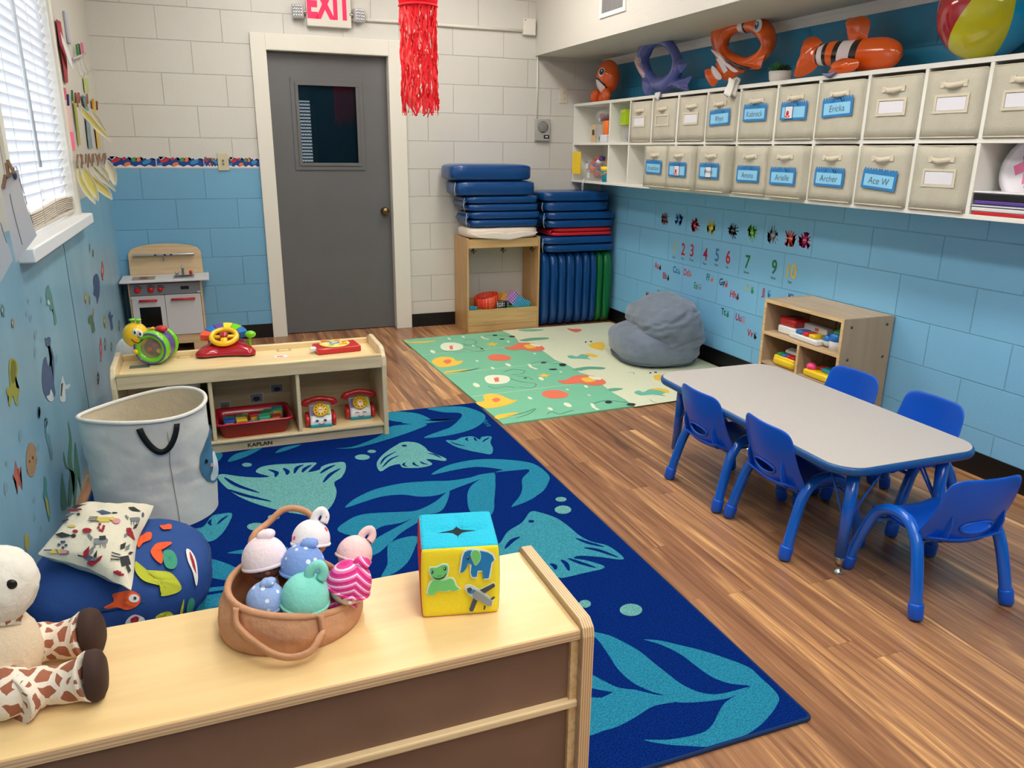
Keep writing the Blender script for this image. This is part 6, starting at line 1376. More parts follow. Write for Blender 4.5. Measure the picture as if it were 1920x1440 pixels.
# pillow: puffy square with printed animals
M_pil = mat('cream_cotton_print', (222, 214, 192), .85, bump=.3, bscale=40)
pA, pB, pC, pD = [Vector(v) for v in ((-.520, 2.215, .295), (-.470, 2.50, .30), (-.245, 2.455, .285), (-.277, 1.985, .265))]
t = thing('throw_pillow', 'cream throw pillow printed with folk animals and flowers, leaning on the blue pouf', 'pillow', (pA+pC)/2); off = Vector(t.location)
def pil(u, v, s=1):
    p = (pA.lerp(pB, v)).lerp(pD.lerp(pC, v), u)-off
    n = (pD-pA).cross(pB-pA).normalized(); n = n if n.z > 0 else -n
    e = (math.sin(PI*u)*math.sin(PI*v))**.45; pinch = .022*(math.sin(PI*v)**2*(1 if u < .5 else -1)*abs(2*u-1)**3)
    side = (pD-pA).normalized(); up2 = (pB-pA).normalized()
    q = p+side*pinch+up2*(.02*math.sin(PI*u)**2*(1 if v < .5 else -1)*abs(2*v-1)**3)
    return q+n*(.062*e*s+.006*s*noise.noise(Vector((u*6, v*6, s))))
mb = MB(); mb.grid(30, 30, lambda u, v: pil(u, v, 1), M_pil); mb.grid(30, 30, lambda u, v: pil(u, v, -.8), M_pil); mb.build('pillow_case', t)
P_in = {}
def pilpx(a, b):
    # measured photo position -> (u, v) on the pillow, by projecting the surface grid once
    if not P_in:
        for i in range(41):
            for j in range(41):
                w = pil(i/40, j/40, 1)+off-Vector((0, 0, CAM_H)); z = w.dot(_f); P_in[(i, j)] = (960+F_PX*w.dot(RIGHT)/z, 720-F_PX*w.dot(UP)/z)
    x, y = a/3.274, 760+b/3.274
    k = min(P_in, key=lambda q: (P_in[q][0]-x)**2+(P_in[q][1]-y)**2)
    return k[0]/40, k[1]/40
M_pk = {'k': mat('print_black', (44, 46, 48), .8), 'g': mat('print_grey', (120, 126, 128), .8), 'r': mat('print_wine', (150, 26, 44), .8), 'y': mat('print_mustard', (206, 186, 90), .8), 'b': mat('print_slate', (70, 84, 110), .8), 'p': mat('print_rose', (214, 140, 150), .8)}
def pdraw(name, shapes):
    mb = MB()
    for ly, (c, L) in enumerate(shapes):
        u0, v0 = pilpx(*L[0]); P = []
        # local affine map around the first point keeps the small print crisp
        cx = sum(p[0] for p in L)/len(L); cy = sum(p[1] for p in L)/len(L); u, v = pilpx(cx, cy); u = min(max(u, .04), .94); v = min(max(v, .04), .94)
        e = .03; base = pil(u, v, 1); du = (pil(min(u+e, 1), v, 1)-base)/e; dv = (pil(u, min(v+e, 1), 1)-base)/e; n = du.cross(dv).normalized(); n = n if n.z > 0 else -n
        def pr(q): w = q+off-Vector((0, 0, CAM_H)); z = w.dot(_f); return Vector((F_PX*w.dot(RIGHT)/z, -F_PX*w.dot(UP)/z))
        b0 = pr(base); ju = (pr(base+du*.01)-b0)/.01; jv = (pr(base+dv*.01)-b0)/.01; det = ju.x*jv.y-ju.y*jv.x
        if abs(det) < 1e-3: continue
        for p in L:
            d_ = Vector(((p[0]-cx)/3.274, (p[1]-cy)/3.274)); a_ = (d_.x*jv.y-d_.y*jv.x)/det; b_ = (ju.x*d_.y-ju.y*d_.x)/det
            P.append(base+du*a_+dv*b_+n*(.0016+.0005*ly))
        mb.poly(P, M_pk[c])
    return mb.build(name, t, recalc=False)
fl = lambda cx, cy, c, r: [(c, [(cx+r*math.cos(2*PI*k/6+.3)+r*.5*math.cos(q), cy+r*.8*math.sin(2*PI*k/6+.3)+r*.45*math.sin(q)) for q in [2*PI*j/8 for j in range(8)]]) for k in range(6)]
pdraw('flower_print', fl(385, 855, 'b', 20)); pdraw('flower_print', fl(622, 755, 'r', 18)); pdraw('flower_print', fl(730, 1042, 'r', 20)); pdraw('flower_print', fl(828, 748, 'k', 12))
leaf = lambda x0, y0, x1, y1, w: [(x0, y0), (x0*.6+x1*.4-(y1-y0)*w, y0*.6+y1*.4+(x1-x0)*w), (x1, y1), (x0*.6+x1*.4+(y1-y0)*w, y0*.6+y1*.4-(x1-x0)*w)]
pdraw('leaf_print', [('k', leaf(340, 788, 450, 795, .16)), ('r', ell(468, 780, 18, 10, 8)), ('k', ell(460, 808, 16, 12, 8))]); pdraw('leaf_print', [('b', leaf(590, 660, 690, 668, .14)), ('k', [(688,662),(718,664),(718,670),(688,672)])]); pdraw('leaf_print', [('k', leaf(790, 628, 872, 655, .16)), ('b', ell(880, 675, 8, 16, 8))])
pdraw('leaf_print', [('k', leaf(430, 632, 530, 608, .1)), ('g', leaf(400, 680, 470, 665, .12)), ('k', ell(480, 672, 12, 7, 8))])
pdraw('swirl_print', [('r', leaf(510, 935, 545, 860, .22)), ('g', leaf(545, 930, 580, 870, .2)), ('k', leaf(580, 945, 600, 880, .16)), ('r', leaf(505, 940, 560, 925, .2)), ('g', leaf(560, 945, 620, 925, .16))])
pdraw('leaf_print', [('k', leaf(735, 890, 770, 845, .3)), ('g', leaf(770, 900, 800, 860, .25)), ('k', leaf(780, 915, 815, 905, .25))])
def beast(x, y, s, c, d=1): return [(c, [(x, y), (x+70*s*d, y-6*s), (x+90*s*d, y+4*s), (x+86*s*d, y+30*s), (x+10*s*d, y+34*s)]), (c, [(x+2*d, y), (x-22*s*d, y-26*s), (x-34*s*d, y-16*s), (x-8*s*d, y+18*s)])]+[(c, [(x+q*s*d, y+30*s), (x+(q+7)*s*d, y+30*s), (x+(q+7)*s*d, y+62*s), (x+q*s*d, y+62*s)]) for q in (12, 30, 62, 78)]
def beast2(x, y, s, c, st): return [(c, [(x, y), (x+80*s, y-4*s), (x+96*s, y+10*s), (x+86*s, y+30*s), (x, y+30*s)])]+[(st, [(x-60*s, y+q*s), (x, y+q*s), (x, y+(q+5)*s), (x-60*s, y+(q+5)*s)]) for q in (0, 9, 19, 28)]
pdraw('dog_print', beast(575, 815, 1, 'g')+[('k', [(610,812),(650,808),(655,828),(615,832)]), ('r', ell(540, 778, 30, 14, 10))])
pdraw('sheep_print', beast2(600, 690, .9, 'y', 'k')+[('p', ell(705, 716, 26, 16, 12)), ('y', ell(680, 700, 18, 12, 8))]); pdraw('goat_print', beast(790, 690, .7, 'g')); pdraw('sheep_print', beast2(310, 925, .8, 'y', 'b')+[('y', ell(372, 925, 22, 14, 10)), ('p', ell(395, 978, 22, 12, 10))])
pdraw('donkey_print', [('k', [(730,940),(785,930),(800,985),(745,1000)])]+[('k', [(680, 925+q), (735, 935+q*.7), (735, 941+q*.7), (680, 932+q)]) for q in (-24, -8, 10, 26)]+[('k', [(780,985),(800,1030),(788,1045),(768,1000)])]); pdraw('moose_print', [('r', [(540,1025),(560,1000),(590,1010),(600,990),(640,975),(625,1005),(600,1025),(570,1045)])]); pdraw('tree_print', [('b', leaf(490, 1055, 585, 1065, .2)), ('k', [(455,1040),(495,1050),(492,1058),(455,1050)])])
pdraw('bird_print', [('r', leaf(775, 760, 830, 840, .2)), ('g', leaf(760, 820, 780, 790, .3)), ('r', ell(790, 762, 16, 12, 8))]); pdraw('goat_print', beast(350, 985, .7, 'g')); pdraw('plant_print', [('r', [(420,640),(500,632),(510,642),(425,652)]), ('y', ell(440, 742, 26, 8, 10)), ('k', [(380,712),(420,700),(425,708),(385,722)])])
# ================================================================ FOREGROUND SHELF
M_bt = wood('birch_top', (240, 210, 154), (226, 190, 132), 0, .55, .3, 1.3); M_hard = mat('brown_hardboard', (128, 97, 79), .55, bump=.06, bscale=200, var=.10, vscale=8)
FZ = .60; fx0, fx1, fy0, fy1 = -.585, .512, .990, 1.268
M_plyedge = bpy.data.materials.new('plywood_layers'); q = NT(M_plyedge); g = q.n('TexCoord'); sp = q.n('SeparateXYZ'); q.l(g.outputs['Object'], sp.inputs[0]); wv = q.n('Math', operation='MULTIPLY'); q.l(sp.outputs['X'], wv.inputs[0]); wv.inputs[1].default_value = 2*PI/.0044; sn = q.n('Math', operation='SINE'); q.l(wv.outputs[0], sn.inputs[0]); cr = q.n('ValToRGB'); cr.color_ramp.elements[0].color = srgb((190, 148, 104)); cr.color_ramp.elements[1].color = srgb((232, 200, 156)); cr.color_ramp.elements[0].position = .1; mrr = q.n('MapRange'); mrr.inputs[1].default_value = -1; q.l(sn.outputs[0], mrr.inputs[0]); q.l(mrr.outputs[0], cr.inputs[0]); q.l(cr.outputs[0], q.b.inputs['Base Color']); q.b.inputs['Roughness'].default_value = .45
M_edgez = bpy.data.materials.new('plywood_layers_flat'); q = NT(M_edgez); g = q.n('TexCoord'); sp = q.n('SeparateXYZ'); q.l(g.outputs['Object'], sp.inputs[0]); wv = q.n('Math', operation='MULTIPLY'); q.l(sp.outputs['Z'], wv.inputs[0]); wv.inputs[1].default_value = 2*PI/.006; sn = q.n('Math', operation='SINE'); q.l(wv.outputs[0], sn.inputs[0]); cr = q.n('ValToRGB'); cr.color_ramp.elements[0].color = srgb((196, 156, 112)); cr.color_ramp.elements[1].color = srgb((228, 200, 162)); mrr = q.n('MapRange'); mrr.inputs[1].default_value = -1; q.l(sn.outputs[0], mrr.inputs[0]); q.l(mrr.outputs[0], cr.inputs[0]); q.l(cr.outputs[0], q.b.inputs['Base Color']); q.b.inputs['Roughness'].default_value = .45
t = thing('birch_shelf', 'birch plywood shelf unit in the foreground seen from behind, brown back panels', 'shelf', ((fx0+fx1)/2, (fy0+fy1)/2, 0)); off = Vector(t.location)
def fb(n, a, b, c, d, e, f, m, bev=.002):
    mb = MB(); mb.box(a-off.x, b-off.x, c-off.y, d-off.y, e, f, m); return mb.build(n, t, bevel=bev)
fb('top_board', fx0, fx1, fy0+.004, fy1, FZ-.018, FZ, M_bt, .001)
mb = MB(); mb.box(fx0-off.x, fx1-off.x, fy0-off.y, fy0+.005-off.y, FZ-.018, FZ-.0005, M_edgez); mb.build('front_edge', t, bevel=.002)
for xa, xb in ((fx1, fx1+.022), (fx0-.0, fx0+.0))[:1]:
    prof = [(fy0-.006, 0), (fy0-.006, FZ-.012), (fy0-.002, FZ+.004), (fy0+.012, FZ+.014), (fy1-.006, FZ+.014), (fy1+.006, FZ+.004), (fy1+.008, FZ-.01), (fy1+.008, 0)]
    mb = MB(); mb.prism([(xa-off.x, y-off.y, z) for y, z in prof], (xb-xa, 0, 0), M_ply, m_side=M_plyedge); mb.build('side_panel', t, bevel=.003)
fb('side_panel', fx0-.008, fx0, fy0, fy1, 0, FZ+.01, M_plyedge)
fb('back_panel', fx0, fx1-.004, fy0+.016, fy0+.020, .02, FZ-.018, M_hard, .0005); fb('corner_strip', fx1-.014, fx1, fy0+.008, fy0+.018, 0, FZ-.018, M_edge, .001)
fb('middle_shelf', fx0, fx1, fy0+.002, fy1-.01, .446, .460, wood('birch_rail', (232, 204, 158), (216, 184, 136), 0, .6, .4), .003); fb('bottom_shelf', fx0, fx1, fy0+.02, fy1-.01, .04, .055, M_ply)
# ---- basket with dolls
M_suede = mat('tan_suede', (200, 148, 112), .85, bump=.35, bscale=60, var=.08, vscale=20)
bc_ = Vector((.068, 1.185, FZ)); t = thing('doll_basket', 'tan soft fabric basket full of plush dolls on the foreground shelf', 'basket', bc_)
def bf(u, v):
    a = 2*PI*u; rimz = .063+.021*math.cos(a-R(160))-.006*math.cos(2*a)
    r0 = Vector((.112*math.cos(a), .096*math.sin(a))); r1 = Vector((.098*math.cos(a)+.002, .090*math.sin(a)-.004))
    bul = 1+.07*math.sin(PI*v)+.02*math.sin(5*a+6*v)*math.sin(PI*v)+.03*noise.noise(Vector((math.cos(a)*4, math.sin(a)*4, v*3)))*math.sin(PI*min(1, v+.1))
    xy = r0.lerp(r1, v)*bul; return Vector((xy.x, xy.y, .002+rimz*v))
mb = MB(); mb.grid(64, 16, bf, M_suede, cu=True); mb.prism([bf(k/40, 0) for k in range(40)], (0, 0, .003), M_suede); mb.build('bag_body', t, solid=.005)
mb = MB(); mb.tube([bf(k/64, 1) for k in range(64)], .0058, M_suede, seg=10, closed=True); mb.build('rim', t)
mb = MB(); P0 = bf(R(212)/(2*PI), 1); P1 = bf(R(288)/(2*PI), 1)
hp = spline([P0+Vector((-.004, -.006, .002)), P0+Vector((-.004, -.020, -.022)), Vector((-.050, -.112, .030)), Vector((-.018, -.130, .020)), Vector((.014, -.130, .022)), Vector((.032, -.118, .036)), P1+Vector((.006, -.014, -.024)), P1+Vector((.004, -.006, .004))], 5, closed=False)
mb.tube(hp, .0072, M_suede, seg=10, flat=(1.25, .7)); mb.build('handle', t)
P0 = bf(R(125)/(2*PI), 1); P1 = bf(R(58)/(2*PI), 1); mb = MB()
hp = spline([P0, P0+Vector((.004, .006, .04)), Vector((-.022, .10, .135)), Vector((.01, .105, .155)), Vector((.045, .10, .145)), P1+Vector((.01, .008, .05)), P1], 5, closed=False); mb.tube(hp, .0072, M_suede, seg=10, flat=(1.2, .75)); mb.build('handle', t)
def dots(name, base, dot, scale, thr=.3):
    m = mat(name, base, .85, bump=.2, bscale=120); q = NT(m); tc = q.n('TexCoord'); vo = q.n('TexVoronoi', i_Scale=scale, i_Randomness=.35); q.l(tc.outputs['Object'], vo.inputs['Vector']); lt = q.n('Math', operation='LESS_THAN'); q.l(vo.outputs['Distance'], lt.inputs[0]); lt.inputs[1].default_value = thr
    mx = q.n('MixRGB'); q.l(lt.outputs[0], mx.inputs[0]); mx.inputs[1].default_value = srgb(base); mx.inputs[2].default_value = srgb(dot); q.l(mx.outputs[0], q.b.inputs['Base Color']); return m
def stripes_mat(name):
    m = mat(name, (226, 60, 140), .85, bump=.2, bscale=120); q = NT(m); tc = q.n('TexCoord'); sp = q.n('SeparateXYZ'); q.l(tc.outputs['Object'], sp.inputs[0])
    ab = q.n('Math', operation='ABSOLUTE'); q.l(sp.outputs['X'], ab.inputs[0]); m1 = q.n('Math', operation='MULTIPLY_ADD'); q.l(ab.outputs[0], m1.inputs[0]); m1.inputs[1].default_value = .6; q.l(sp.outputs['Z'], m1.inputs[2])
    m2 = q.n('Math', operation='MULTIPLY'); q.l(m1.outputs[0], m2.inputs[0]); m2.inputs[1].default_value = 90; fr = q.n('Math', operation='FRACT'); q.l(m2.outputs[0], fr.inputs[0])
    cr = q.n('ValToRGB'); cr.color_ramp.interpolation = 'CONSTANT'; e = cr.color_ramp.elements; e[0].color = srgb((214, 40, 128)); e[0].position = 0; e[1].position = .35; e[1].color = srgb((238, 120, 180)); x = e.new(.6); x.color = srgb((248, 226, 236)); x = e.new(.78); x.color = srgb((226, 70, 150))
    q.l(fr.outputs[0], cr.inputs[0]); q.l(cr.outputs[0], q.b.inputs['Base Color']); return m
SKB, SKP, SKT = mat('brown_plush_skin', (126, 72, 52), .8, sub=.05), mat('pale_plush_skin', (238, 216, 214), .8), mat('tan_plush_skin', (214, 160, 70), .8)
dl = [('pale pink hat', 497, 1049, .106, .036, mat('pale_pink_cotton', (240, 220, 226), .85, bump=.2, bscale=120), SKB, 'knit', 'plush doll in a plain pale pink hat at the left of the basket', (-.15, -.25)),
      ('blue', 568, 1062, .100, .035, dots('blue_dotted_cotton', (126, 158, 220), (232, 238, 250), 62, .24), SKB, '', 'plush doll in a large blue dotted hat in the middle of the basket', (-.05, -.3)),
      ('white', 583, 1012, .122, .031, dots('white_dotted_cotton', (240, 234, 236), (226, 90, 100), 58, .27), SKT, '', 'plush doll in a white hat with red dots at the back of the basket', (-.05, -.15)),
      ('pink2', 664, 1040, .088, .030, mat('blush_cotton', (240, 206, 206), .85, bump=.2, bscale=120), SKP, '', 'plush doll in a blush pink hat at the back right of the basket', (.05, -.1)),
      ('stripe', 654, 1094, .076, .036, stripes_mat('pink_striped_cotton'), SKP, '', 'plush doll in a pink and white striped hat at the right of the basket', (.15, -.2)),
      ('mint', 572, 1120, .072, .037, mat('mint_cotton', (136, 220, 206), .85, bump=.2, bscale=120), SKP, '', 'plush doll in a mint green hat at the front of the basket', (-.2, -.45)),
      ('blue2', 499, 1128, .066, .030, dots('pale_blue_dotted_cotton', (150, 176, 226), (232, 238, 250), 66, .24), SKP, '', 'plush doll with a small pale blue dotted hat at the front left of the basket', (-.1, -.35))]
for n_, px, py, z, r_, mh, ms_, _, lab, (tx, ty) in dl:
    p = hit(px, py, 2, FZ+z); t = thing('plush_doll', lab, 'doll', p)
    zx = (p-(bc_+Vector((0, .01, -.03)))).normalized(); zx = (zx+Vector((.05, .42, 1.0))).normalized(); xx = Vector((0, 1, 0)).cross(zx).normalized()*1; yx = zx.cross(xx)
    t.rotation_euler = Matrix((xx, yx, zx)).transposed().to_euler()
    mb = MB(); mb.blob((0, 0, 0), (r_*.93, r_*.93, r_*.95), ms_, seg=26, rings=18); hd = mb.build('head', t)
    mb = MB(); mb.blob((0, -r_*.92, -r_*.42), (r_*.13, r_*.16, r_*.11), ms_, seg=12, rings=8); mb.build('nose', hd)
    for sx in (-1, 1): mb = MB(); mb.blob((sx*r_*.34, -r_*.82, -r_*.30), (r_*.09, r_*.06, r_*.1), M_black2, seg=10, rings=8); mb.build('eye', hd)
    mb = MB(); mb.lathe([(r_*1.0*math.cos(a), r_*(1.08 if a > 0 else 1.0)*math.sin(a)) for a in [R(-12+102*k/12) for k in range(13)]], mh, seg=32); hat = mb.build('hat', t, solid=.002)
    mb = MB(); mb.tube([(r_*1.0*math.cos(a), r_*1.0*math.sin(a), -r_*.2) for a in [2*PI*k/32 for k in range(32)]], r_*.09, mh, seg=8, closed=True); mb.build('hat_brim', hat)
    kx = r_*(.25 if n_ in ('pale pink hat', 'stripe', 'blue') else .35)
    mb = MB()
    if n_ in ('mint', 'pink2', 'white'):
        mb.tube(spline([(kx*.2, 0, r_*.9), (kx*.5, 0, r_*1.35), (kx*1.4, -.002, r_*1.62), (kx*2.0, -.004, r_*1.3), (kx*1.7, -.006, r_*.95)], 4, closed=False), r_*.22, mh, seg=10)
    else: mb.blob((kx, -.003, r_*1.12), (r_*.42, r_*.34, r_*.26), mh, fn=lambda u: 1+.07*math.sin(4*math.atan2(u.y, u.x))).blob((kx*.4, 0, r_*1.0), (r_*.26, r_*.26, r_*.2), mh)
    mb.build('hat_knot', hat)
    mb = MB(); mb.blob((0, r_*.15, -r_*1.15), (r_*.55, r_*.5, r_*.55), mh if n_ != 'white' else SKT, seg=20, rings=14); mb.build('body', t)
    for sx in (-1, 1): mb = MB(); mb.tube([(sx*r_*.4, r_*.1, -r_*1.0), (sx*r_*.6, -r_*.05, -r_*1.3)], [r_*.26, r_*.22], mh if ms_ is not SKB else SKB, seg=10); mb.build('arm', t)
# ---- soft activity cube
SZ = .131; cc_ = Vector((.3515, 1.1625, FZ)); t = thing('soft_cube', 'soft fabric activity cube, yellow front with a frog, elephant and plane, blue top', 'toy', cc_, R(-12.6))
M_cy = mat('yellow_felt', (252, 228, 48), .85, bump=.08, bscale=130); M_cc = mat('cyan_plush', (30, 184, 216), .9, bump=.4, bscale=160); M_cr = mat('red_felt', (200, 24, 52), .8, bump=.3, bscale=130); M_ct = mat('teal_felt', (60, 150, 140), .85, bump=.3, bscale=130)
h_ = SZ/2
def cube_m(u):
    ax = max(range(3), key=lambda i: abs(u[i])); return (M_cr if u.x < 0 else M_ct) if ax == 0 else (M_cy if (ax == 1 and u.y < 0) else (M_cc if ax == 2 and u.z > 0 else (M_cr if ax == 2 else M_cc)))
mb = MB(); bmc = bmesh.new(); bmesh.ops.create_cube(bmc, size=2); bmesh.ops.subdivide_edges(bmc, edges=bmc.edges[:], cuts=15, use_grid_fill=True)
mp2 = {}
for v in bmc.verts:
    u = v.co.copy(); p = Vector([math.copysign(min(1, abs(c)), c) for c in u])
    rr_ = .09; q = Vector([max(-1+rr_, min(1-rr_, c)) for c in p]); d = (p-q); d = d.normalized()*rr_ if d.length > 1e-6 else d; w = q+d
    puff = 1+.02*math.cos(p.x*PI/2)*math.cos(p.y*PI/2)+.02*math.cos(p.z*PI/2)*math.cos(p.y*PI/2)
    w = Vector((w.x*h_*(1+.035*math.cos(p.z*PI/2)*(abs(p.x) > .9)), w.y*h_*(1+.02*math.cos(p.z*PI/2)*(abs(p.y) > .9)), w.z*h_+h_))
    if p.z > .95:
        r2 = min(abs(p.x), abs(p.y)*1.0); w.z -= .010*math.exp(-(abs(p.y)/.12)**2)*(1-abs(p.x)**2)+.007*math.exp(-(abs(p.x-.0)/.10)**2)*(1-abs(p.y))**.5 if abs(p.x) < .95 and abs(p.y) < .95 else 0
    mp2[v.index] = mb.bm.verts.new(w)
for f in bmc.faces:
    nf = mb.bm.faces.new([mp2[v.index] for v in f.verts]); nf.smooth = True; nf.material_index = mb.mi(cube_m(f.calc_center_median()))
bmc.free(); mb.build('plush_body', t)
mb = MB(); mb.poly([(-.050, .002, SZ-.0075), (-.012, -.004, SZ-.006), (-.002, -.026, SZ-.0055), (.003, -.026, SZ-.0055), (.008, -.004, SZ-.006), (.044, .004, SZ-.007), (.008, .006, SZ-.006), (.004, .036, SZ-.0055), (-.001, .036, SZ-.0055), (-.006, .006, SZ-.006)], mat('slit_dark', (8, 30, 40), .9)); mb.build('top_slit', t, recalc=False)
def cf(a, b):
    # crop pixel -> front face coordinates
    v = (b-585)/(1325-585) if True else 0; xl = 290+15*v; xr = 1140-5*v; u = (a-xl)/(xr-xl); v = (b-(585-40*u))/(740-20*u); return (-h_+SZ*u, -h_*1.045, SZ*(1-v))
def app(name, layers):
    mb = MB()
    for k, (m_, L, sm) in enumerate(layers):
        P = [Vector(cf(*p))+Vector((0, -.0006*(k+1), 0)) for p in L]; mb.poly([tuple(p) for p in (spline(P, 4) if sm else P)], m_)
    mb.build(name, t, recalc=False, solid=.0008)
M_aw = mat('applique_white', (236, 242, 240), .8); M_ag = mat('applique_green', (120, 216, 124), .8); M_ab = mat('applique_blue', (30, 130, 196), .8); M_agr = mat('applique_grey', (150, 156, 158), .8); M_adk = mat('applique_dark_grey', (76, 82, 90), .8)
def grow(L, k):
    cx = sum(p[0] for p in L)/len(L); cy = sum(p[1] for p in L)/len(L); return [(p[0]+(p[0]-cx)/max(1, math.hypot(p[0]-cx, p[1]-cy))*k, p[1]+(p[1]-cy)/max(1, math.hypot(p[0]-cx, p[1]-cy))*k) for p in L]
fh = [(390,780),(410,760),(450,765),(500,745),(530,735),(570,740),(580,775),(570,830),(545,870),(490,895),(430,880),(400,840)]; fbd = [(440,900),(520,905),(600,880),(640,900),(665,960),(700,990),(640,1010),(600,1000),(560,1010),(460,1010),(440,1045),(380,1045),(365,1020),(385,950),(410,910)]
app('frog_applique', [(M_aw, grow(fbd, 16), True), (M_aw, grow(fh, 14), True), (M_ag, fbd, True), (M_ag, fh, True), (M_navyp, ell(412, 805, 15, 18, 10), False), (M_navyp, ell(548, 770, 15, 18, 10), False), (M_aw, ell(406, 798, 5, 6, 8), False), (M_aw, ell(543, 763, 5, 6, 8), False), (M_black2, [(418,845),(450,862),(490,865),(530,850),(560,812),(562,818),(535,858),(490,874),(448,870)], False), (M_black2, ell(480, 838, 5, 4, 6), False), (M_black2, ell(502, 834, 5, 4, 6), False)])
el_ = [(760,610),(800,592),(860,590),(940,600),(1010,615),(1060,645),(1080,690),(1050,720),(1035,800),(1020,880),(960,885),(950,800),(900,800),(888,865),(840,865),(825,820),(835,740),(800,720),(780,770),(750,810),(712,825),(740,780),(745,720),(740,660)]
app('elephant_applique', [(M_aw, grow(el_, 18), False), (M_ab, el_, False), (M_aw, grow([(850,590),(900,590),(925,620),(925,680),(880,740),(850,700),(830,640)], 6), True), (M_ag, [(850,590),(900,590),(925,620),(925,680),(880,740),(850,700),(830,640)], True), (M_black2, ell(797, 660, 12, 20, 10), False), (M_aw, ell(794, 652, 5, 7, 8), False)])
app('plane_applique', [(M_aw, grow([(775,965),(820,955),(870,980),(950,1030),(1060,1110),(1050,1165),(1010,1170),(930,1120),(850,1080),(800,1040),(770,1000)], 14), False), (M_aw, grow([(930,1000),(1070,930),(1085,950),(975,1040)], 12), False), (M_aw, grow([(850,1090),(890,1115),(845,1225),(808,1225)], 12), False), (M_adk, [(925,1000),(1070,932),(1088,950),(1080,970),(975,1035)], False), (M_adk, [(850,1088),(895,1115),(848,1225),(815,1230),(806,1205)], False), (M_adk, [(1035,1090),(1075,1065),(1088,1078),(1055,1105)], False), (M_adk, [(965,1160),(985,1165),(975,1205),(960,1205)], False), (M_agr, [(830,1000),(860,985),(950,1040),(1055,1115),(1048,1160),(1010,1165),(930,1115),(850,1070)], False), (M_adk, [(780,975),(815,962),(840,980),(812,1030),(788,1010)], False), (M_ab, [(812,1010),(850,985),(870,995),(825,1030)], True)])
# ---- plush giraffe at the left end
def giraffe_mat():
    m = mat('giraffe_plush', (232, 220, 204), .9, bump=.25, bscale=90); q = NT(m); tc = q.n('TexCoord'); ns = q.n('TexNoise', i_Scale=30.0); q.l(tc.outputs['Object'], ns.inputs['Vector']); ad = q.n('VectorMath', operation='MULTIPLY_ADD'); q.l(ns.outputs['Color'], ad.inputs[0]); ad.inputs[1].default_value = (.012, .012, .012); q.l(tc.outputs['Object'], ad.inputs[2])
    vo = q.n('TexVoronoi', feature='DISTANCE_TO_EDGE', i_Scale=40.0, i_Randomness=.85); q.l(ad.outputs[0], vo.inputs['Vector']); gt = q.n('Math', operation='GREATER_THAN'); q.l(vo.outputs['Distance'], gt.inputs[0]); gt.inputs[1].default_value = .14
    mx = q.n('MixRGB'); q.l(gt.outputs[0], mx.inputs[0]); mx.inputs[1].default_value = srgb((232, 220, 204)); mx.inputs[2].default_value = srgb((160, 98, 72)); q.l(mx.outputs[0], q.b.inputs['Base Color']); return m
M_gir = giraffe_mat(); M_gc = mat('cream_plush', (224, 202, 172), .9, bump=.25, bscale=150); M_gh = mat('ivory_plush', (232, 226, 214), .9, bump=.4, bscale=60); M_hoof = mat('dark_brown_suede', (58, 36, 28), .8)
g0 = hit(20, 1300, 2, FZ); t = thing('plush_giraffe', 'plush giraffe with brown patches sitting at the left end of the foreground shelf', 'soft toy', (-.345, 1.135, FZ)); off = Vector(t.location)
def gp(px, py, z): return hit(px, py, 2, FZ+z)-off
mb = MB(); mb.blob(gp(-12, 1222, .060), (.062, .058, .075), M_gc, seg=32, rings=22, rot=Matrix.Rotation(R(-8), 4, 'Y'), fn=lambda u: 1+.03*noise.noise(u*4)); mb.build('body', t)
hcen = gp(-6, 1096, .165)
mb = MB(); mb.blob(hcen, (.052, .048, .056), M_gh, seg=40, rings=30, rot=Matrix.Rotation(R(25), 4, 'Y'), fn=lambda u: 1+.05*max(0, u.x)*max(0, -u.z)*2+.03*noise.noise(u*5)+.012*noise.noise(u*13)); hd = mb.build('head', t)
ep = hit(21, 1096, 1, (hcen+off).y-.038)-off
mb = MB(); mb.blob(ep, (.0075, .004, .0075), M_black2, seg=16, rings=10); mb.build('eye', hd)
mb = MB(); mb.blob(hcen+Vector((-.01, 0, .052)), (.010, .010, .020), M_hoof, seg=12, rings=8); mb.build('horn', hd)
mb = MB(); mb.blob(hcen+Vector((-.055, .01, .02)), (.026, .008, .014), M_gh, seg=14, rings=8); mb.build('ear', hd)
mb = MB(); mb.tube([gp(-14, 1180, .10), gp(-12, 1130, .13)], [.040, .034], M_gir, seg=18); mb.build('neck', t)
def limb(pts, rads, name, foot, fd):
    mb = MB(); sp_ = spline(pts, 4, closed=False); rs_ = spline([Vector((r, 0, 0)) for r in rads], 4, closed=False); mb.tube(sp_, [r.x*(1+.04*math.sin(i*1.7)) for i, r in enumerate(rs_)], M_gir, seg=22); lg = mb.build(name, t)
    d = Vector(fd).normalized(); rot = d.to_track_quat('Z', 'Y').to_matrix().to_4x4()
    mb = MB(); mb.lathe([(0, .012), (.022, .011), (.031, .006), (.034, -.002), (.033, -.012)], M_hoof, seg=28, M=Matrix.Translation(foot) @ rot @ Matrix.Diagonal((1, 1.12, 1, 1))); mb.build('hoof', lg)
a = [gp(30, 1225, .038), gp(75, 1205, .034), gp(120, 1200, .034), gp(160, 1190, .040)]; limb(a, [.034, .030, .028, .036], 'leg', a[-1]+Vector((.012, .002, .002)), (.95, -.12, .1))
a = [gp(25, 1315, .03), gp(70, 1290, .029), gp(120, 1282, .028), gp(168, 1268, .036)]; limb(a, [.036, .029, .027, .035], 'leg', a[-1]+Vector((.010, .0, -.0)), (.97, -.02, .0))
mb = MB(); mb.blob(gp(8, 1300, .036), (.042, .036, .036), M_gir, seg=26, rings=18, fn=lambda u: 1+.04*noise.noise(u*4)); mb.build('arm', t)
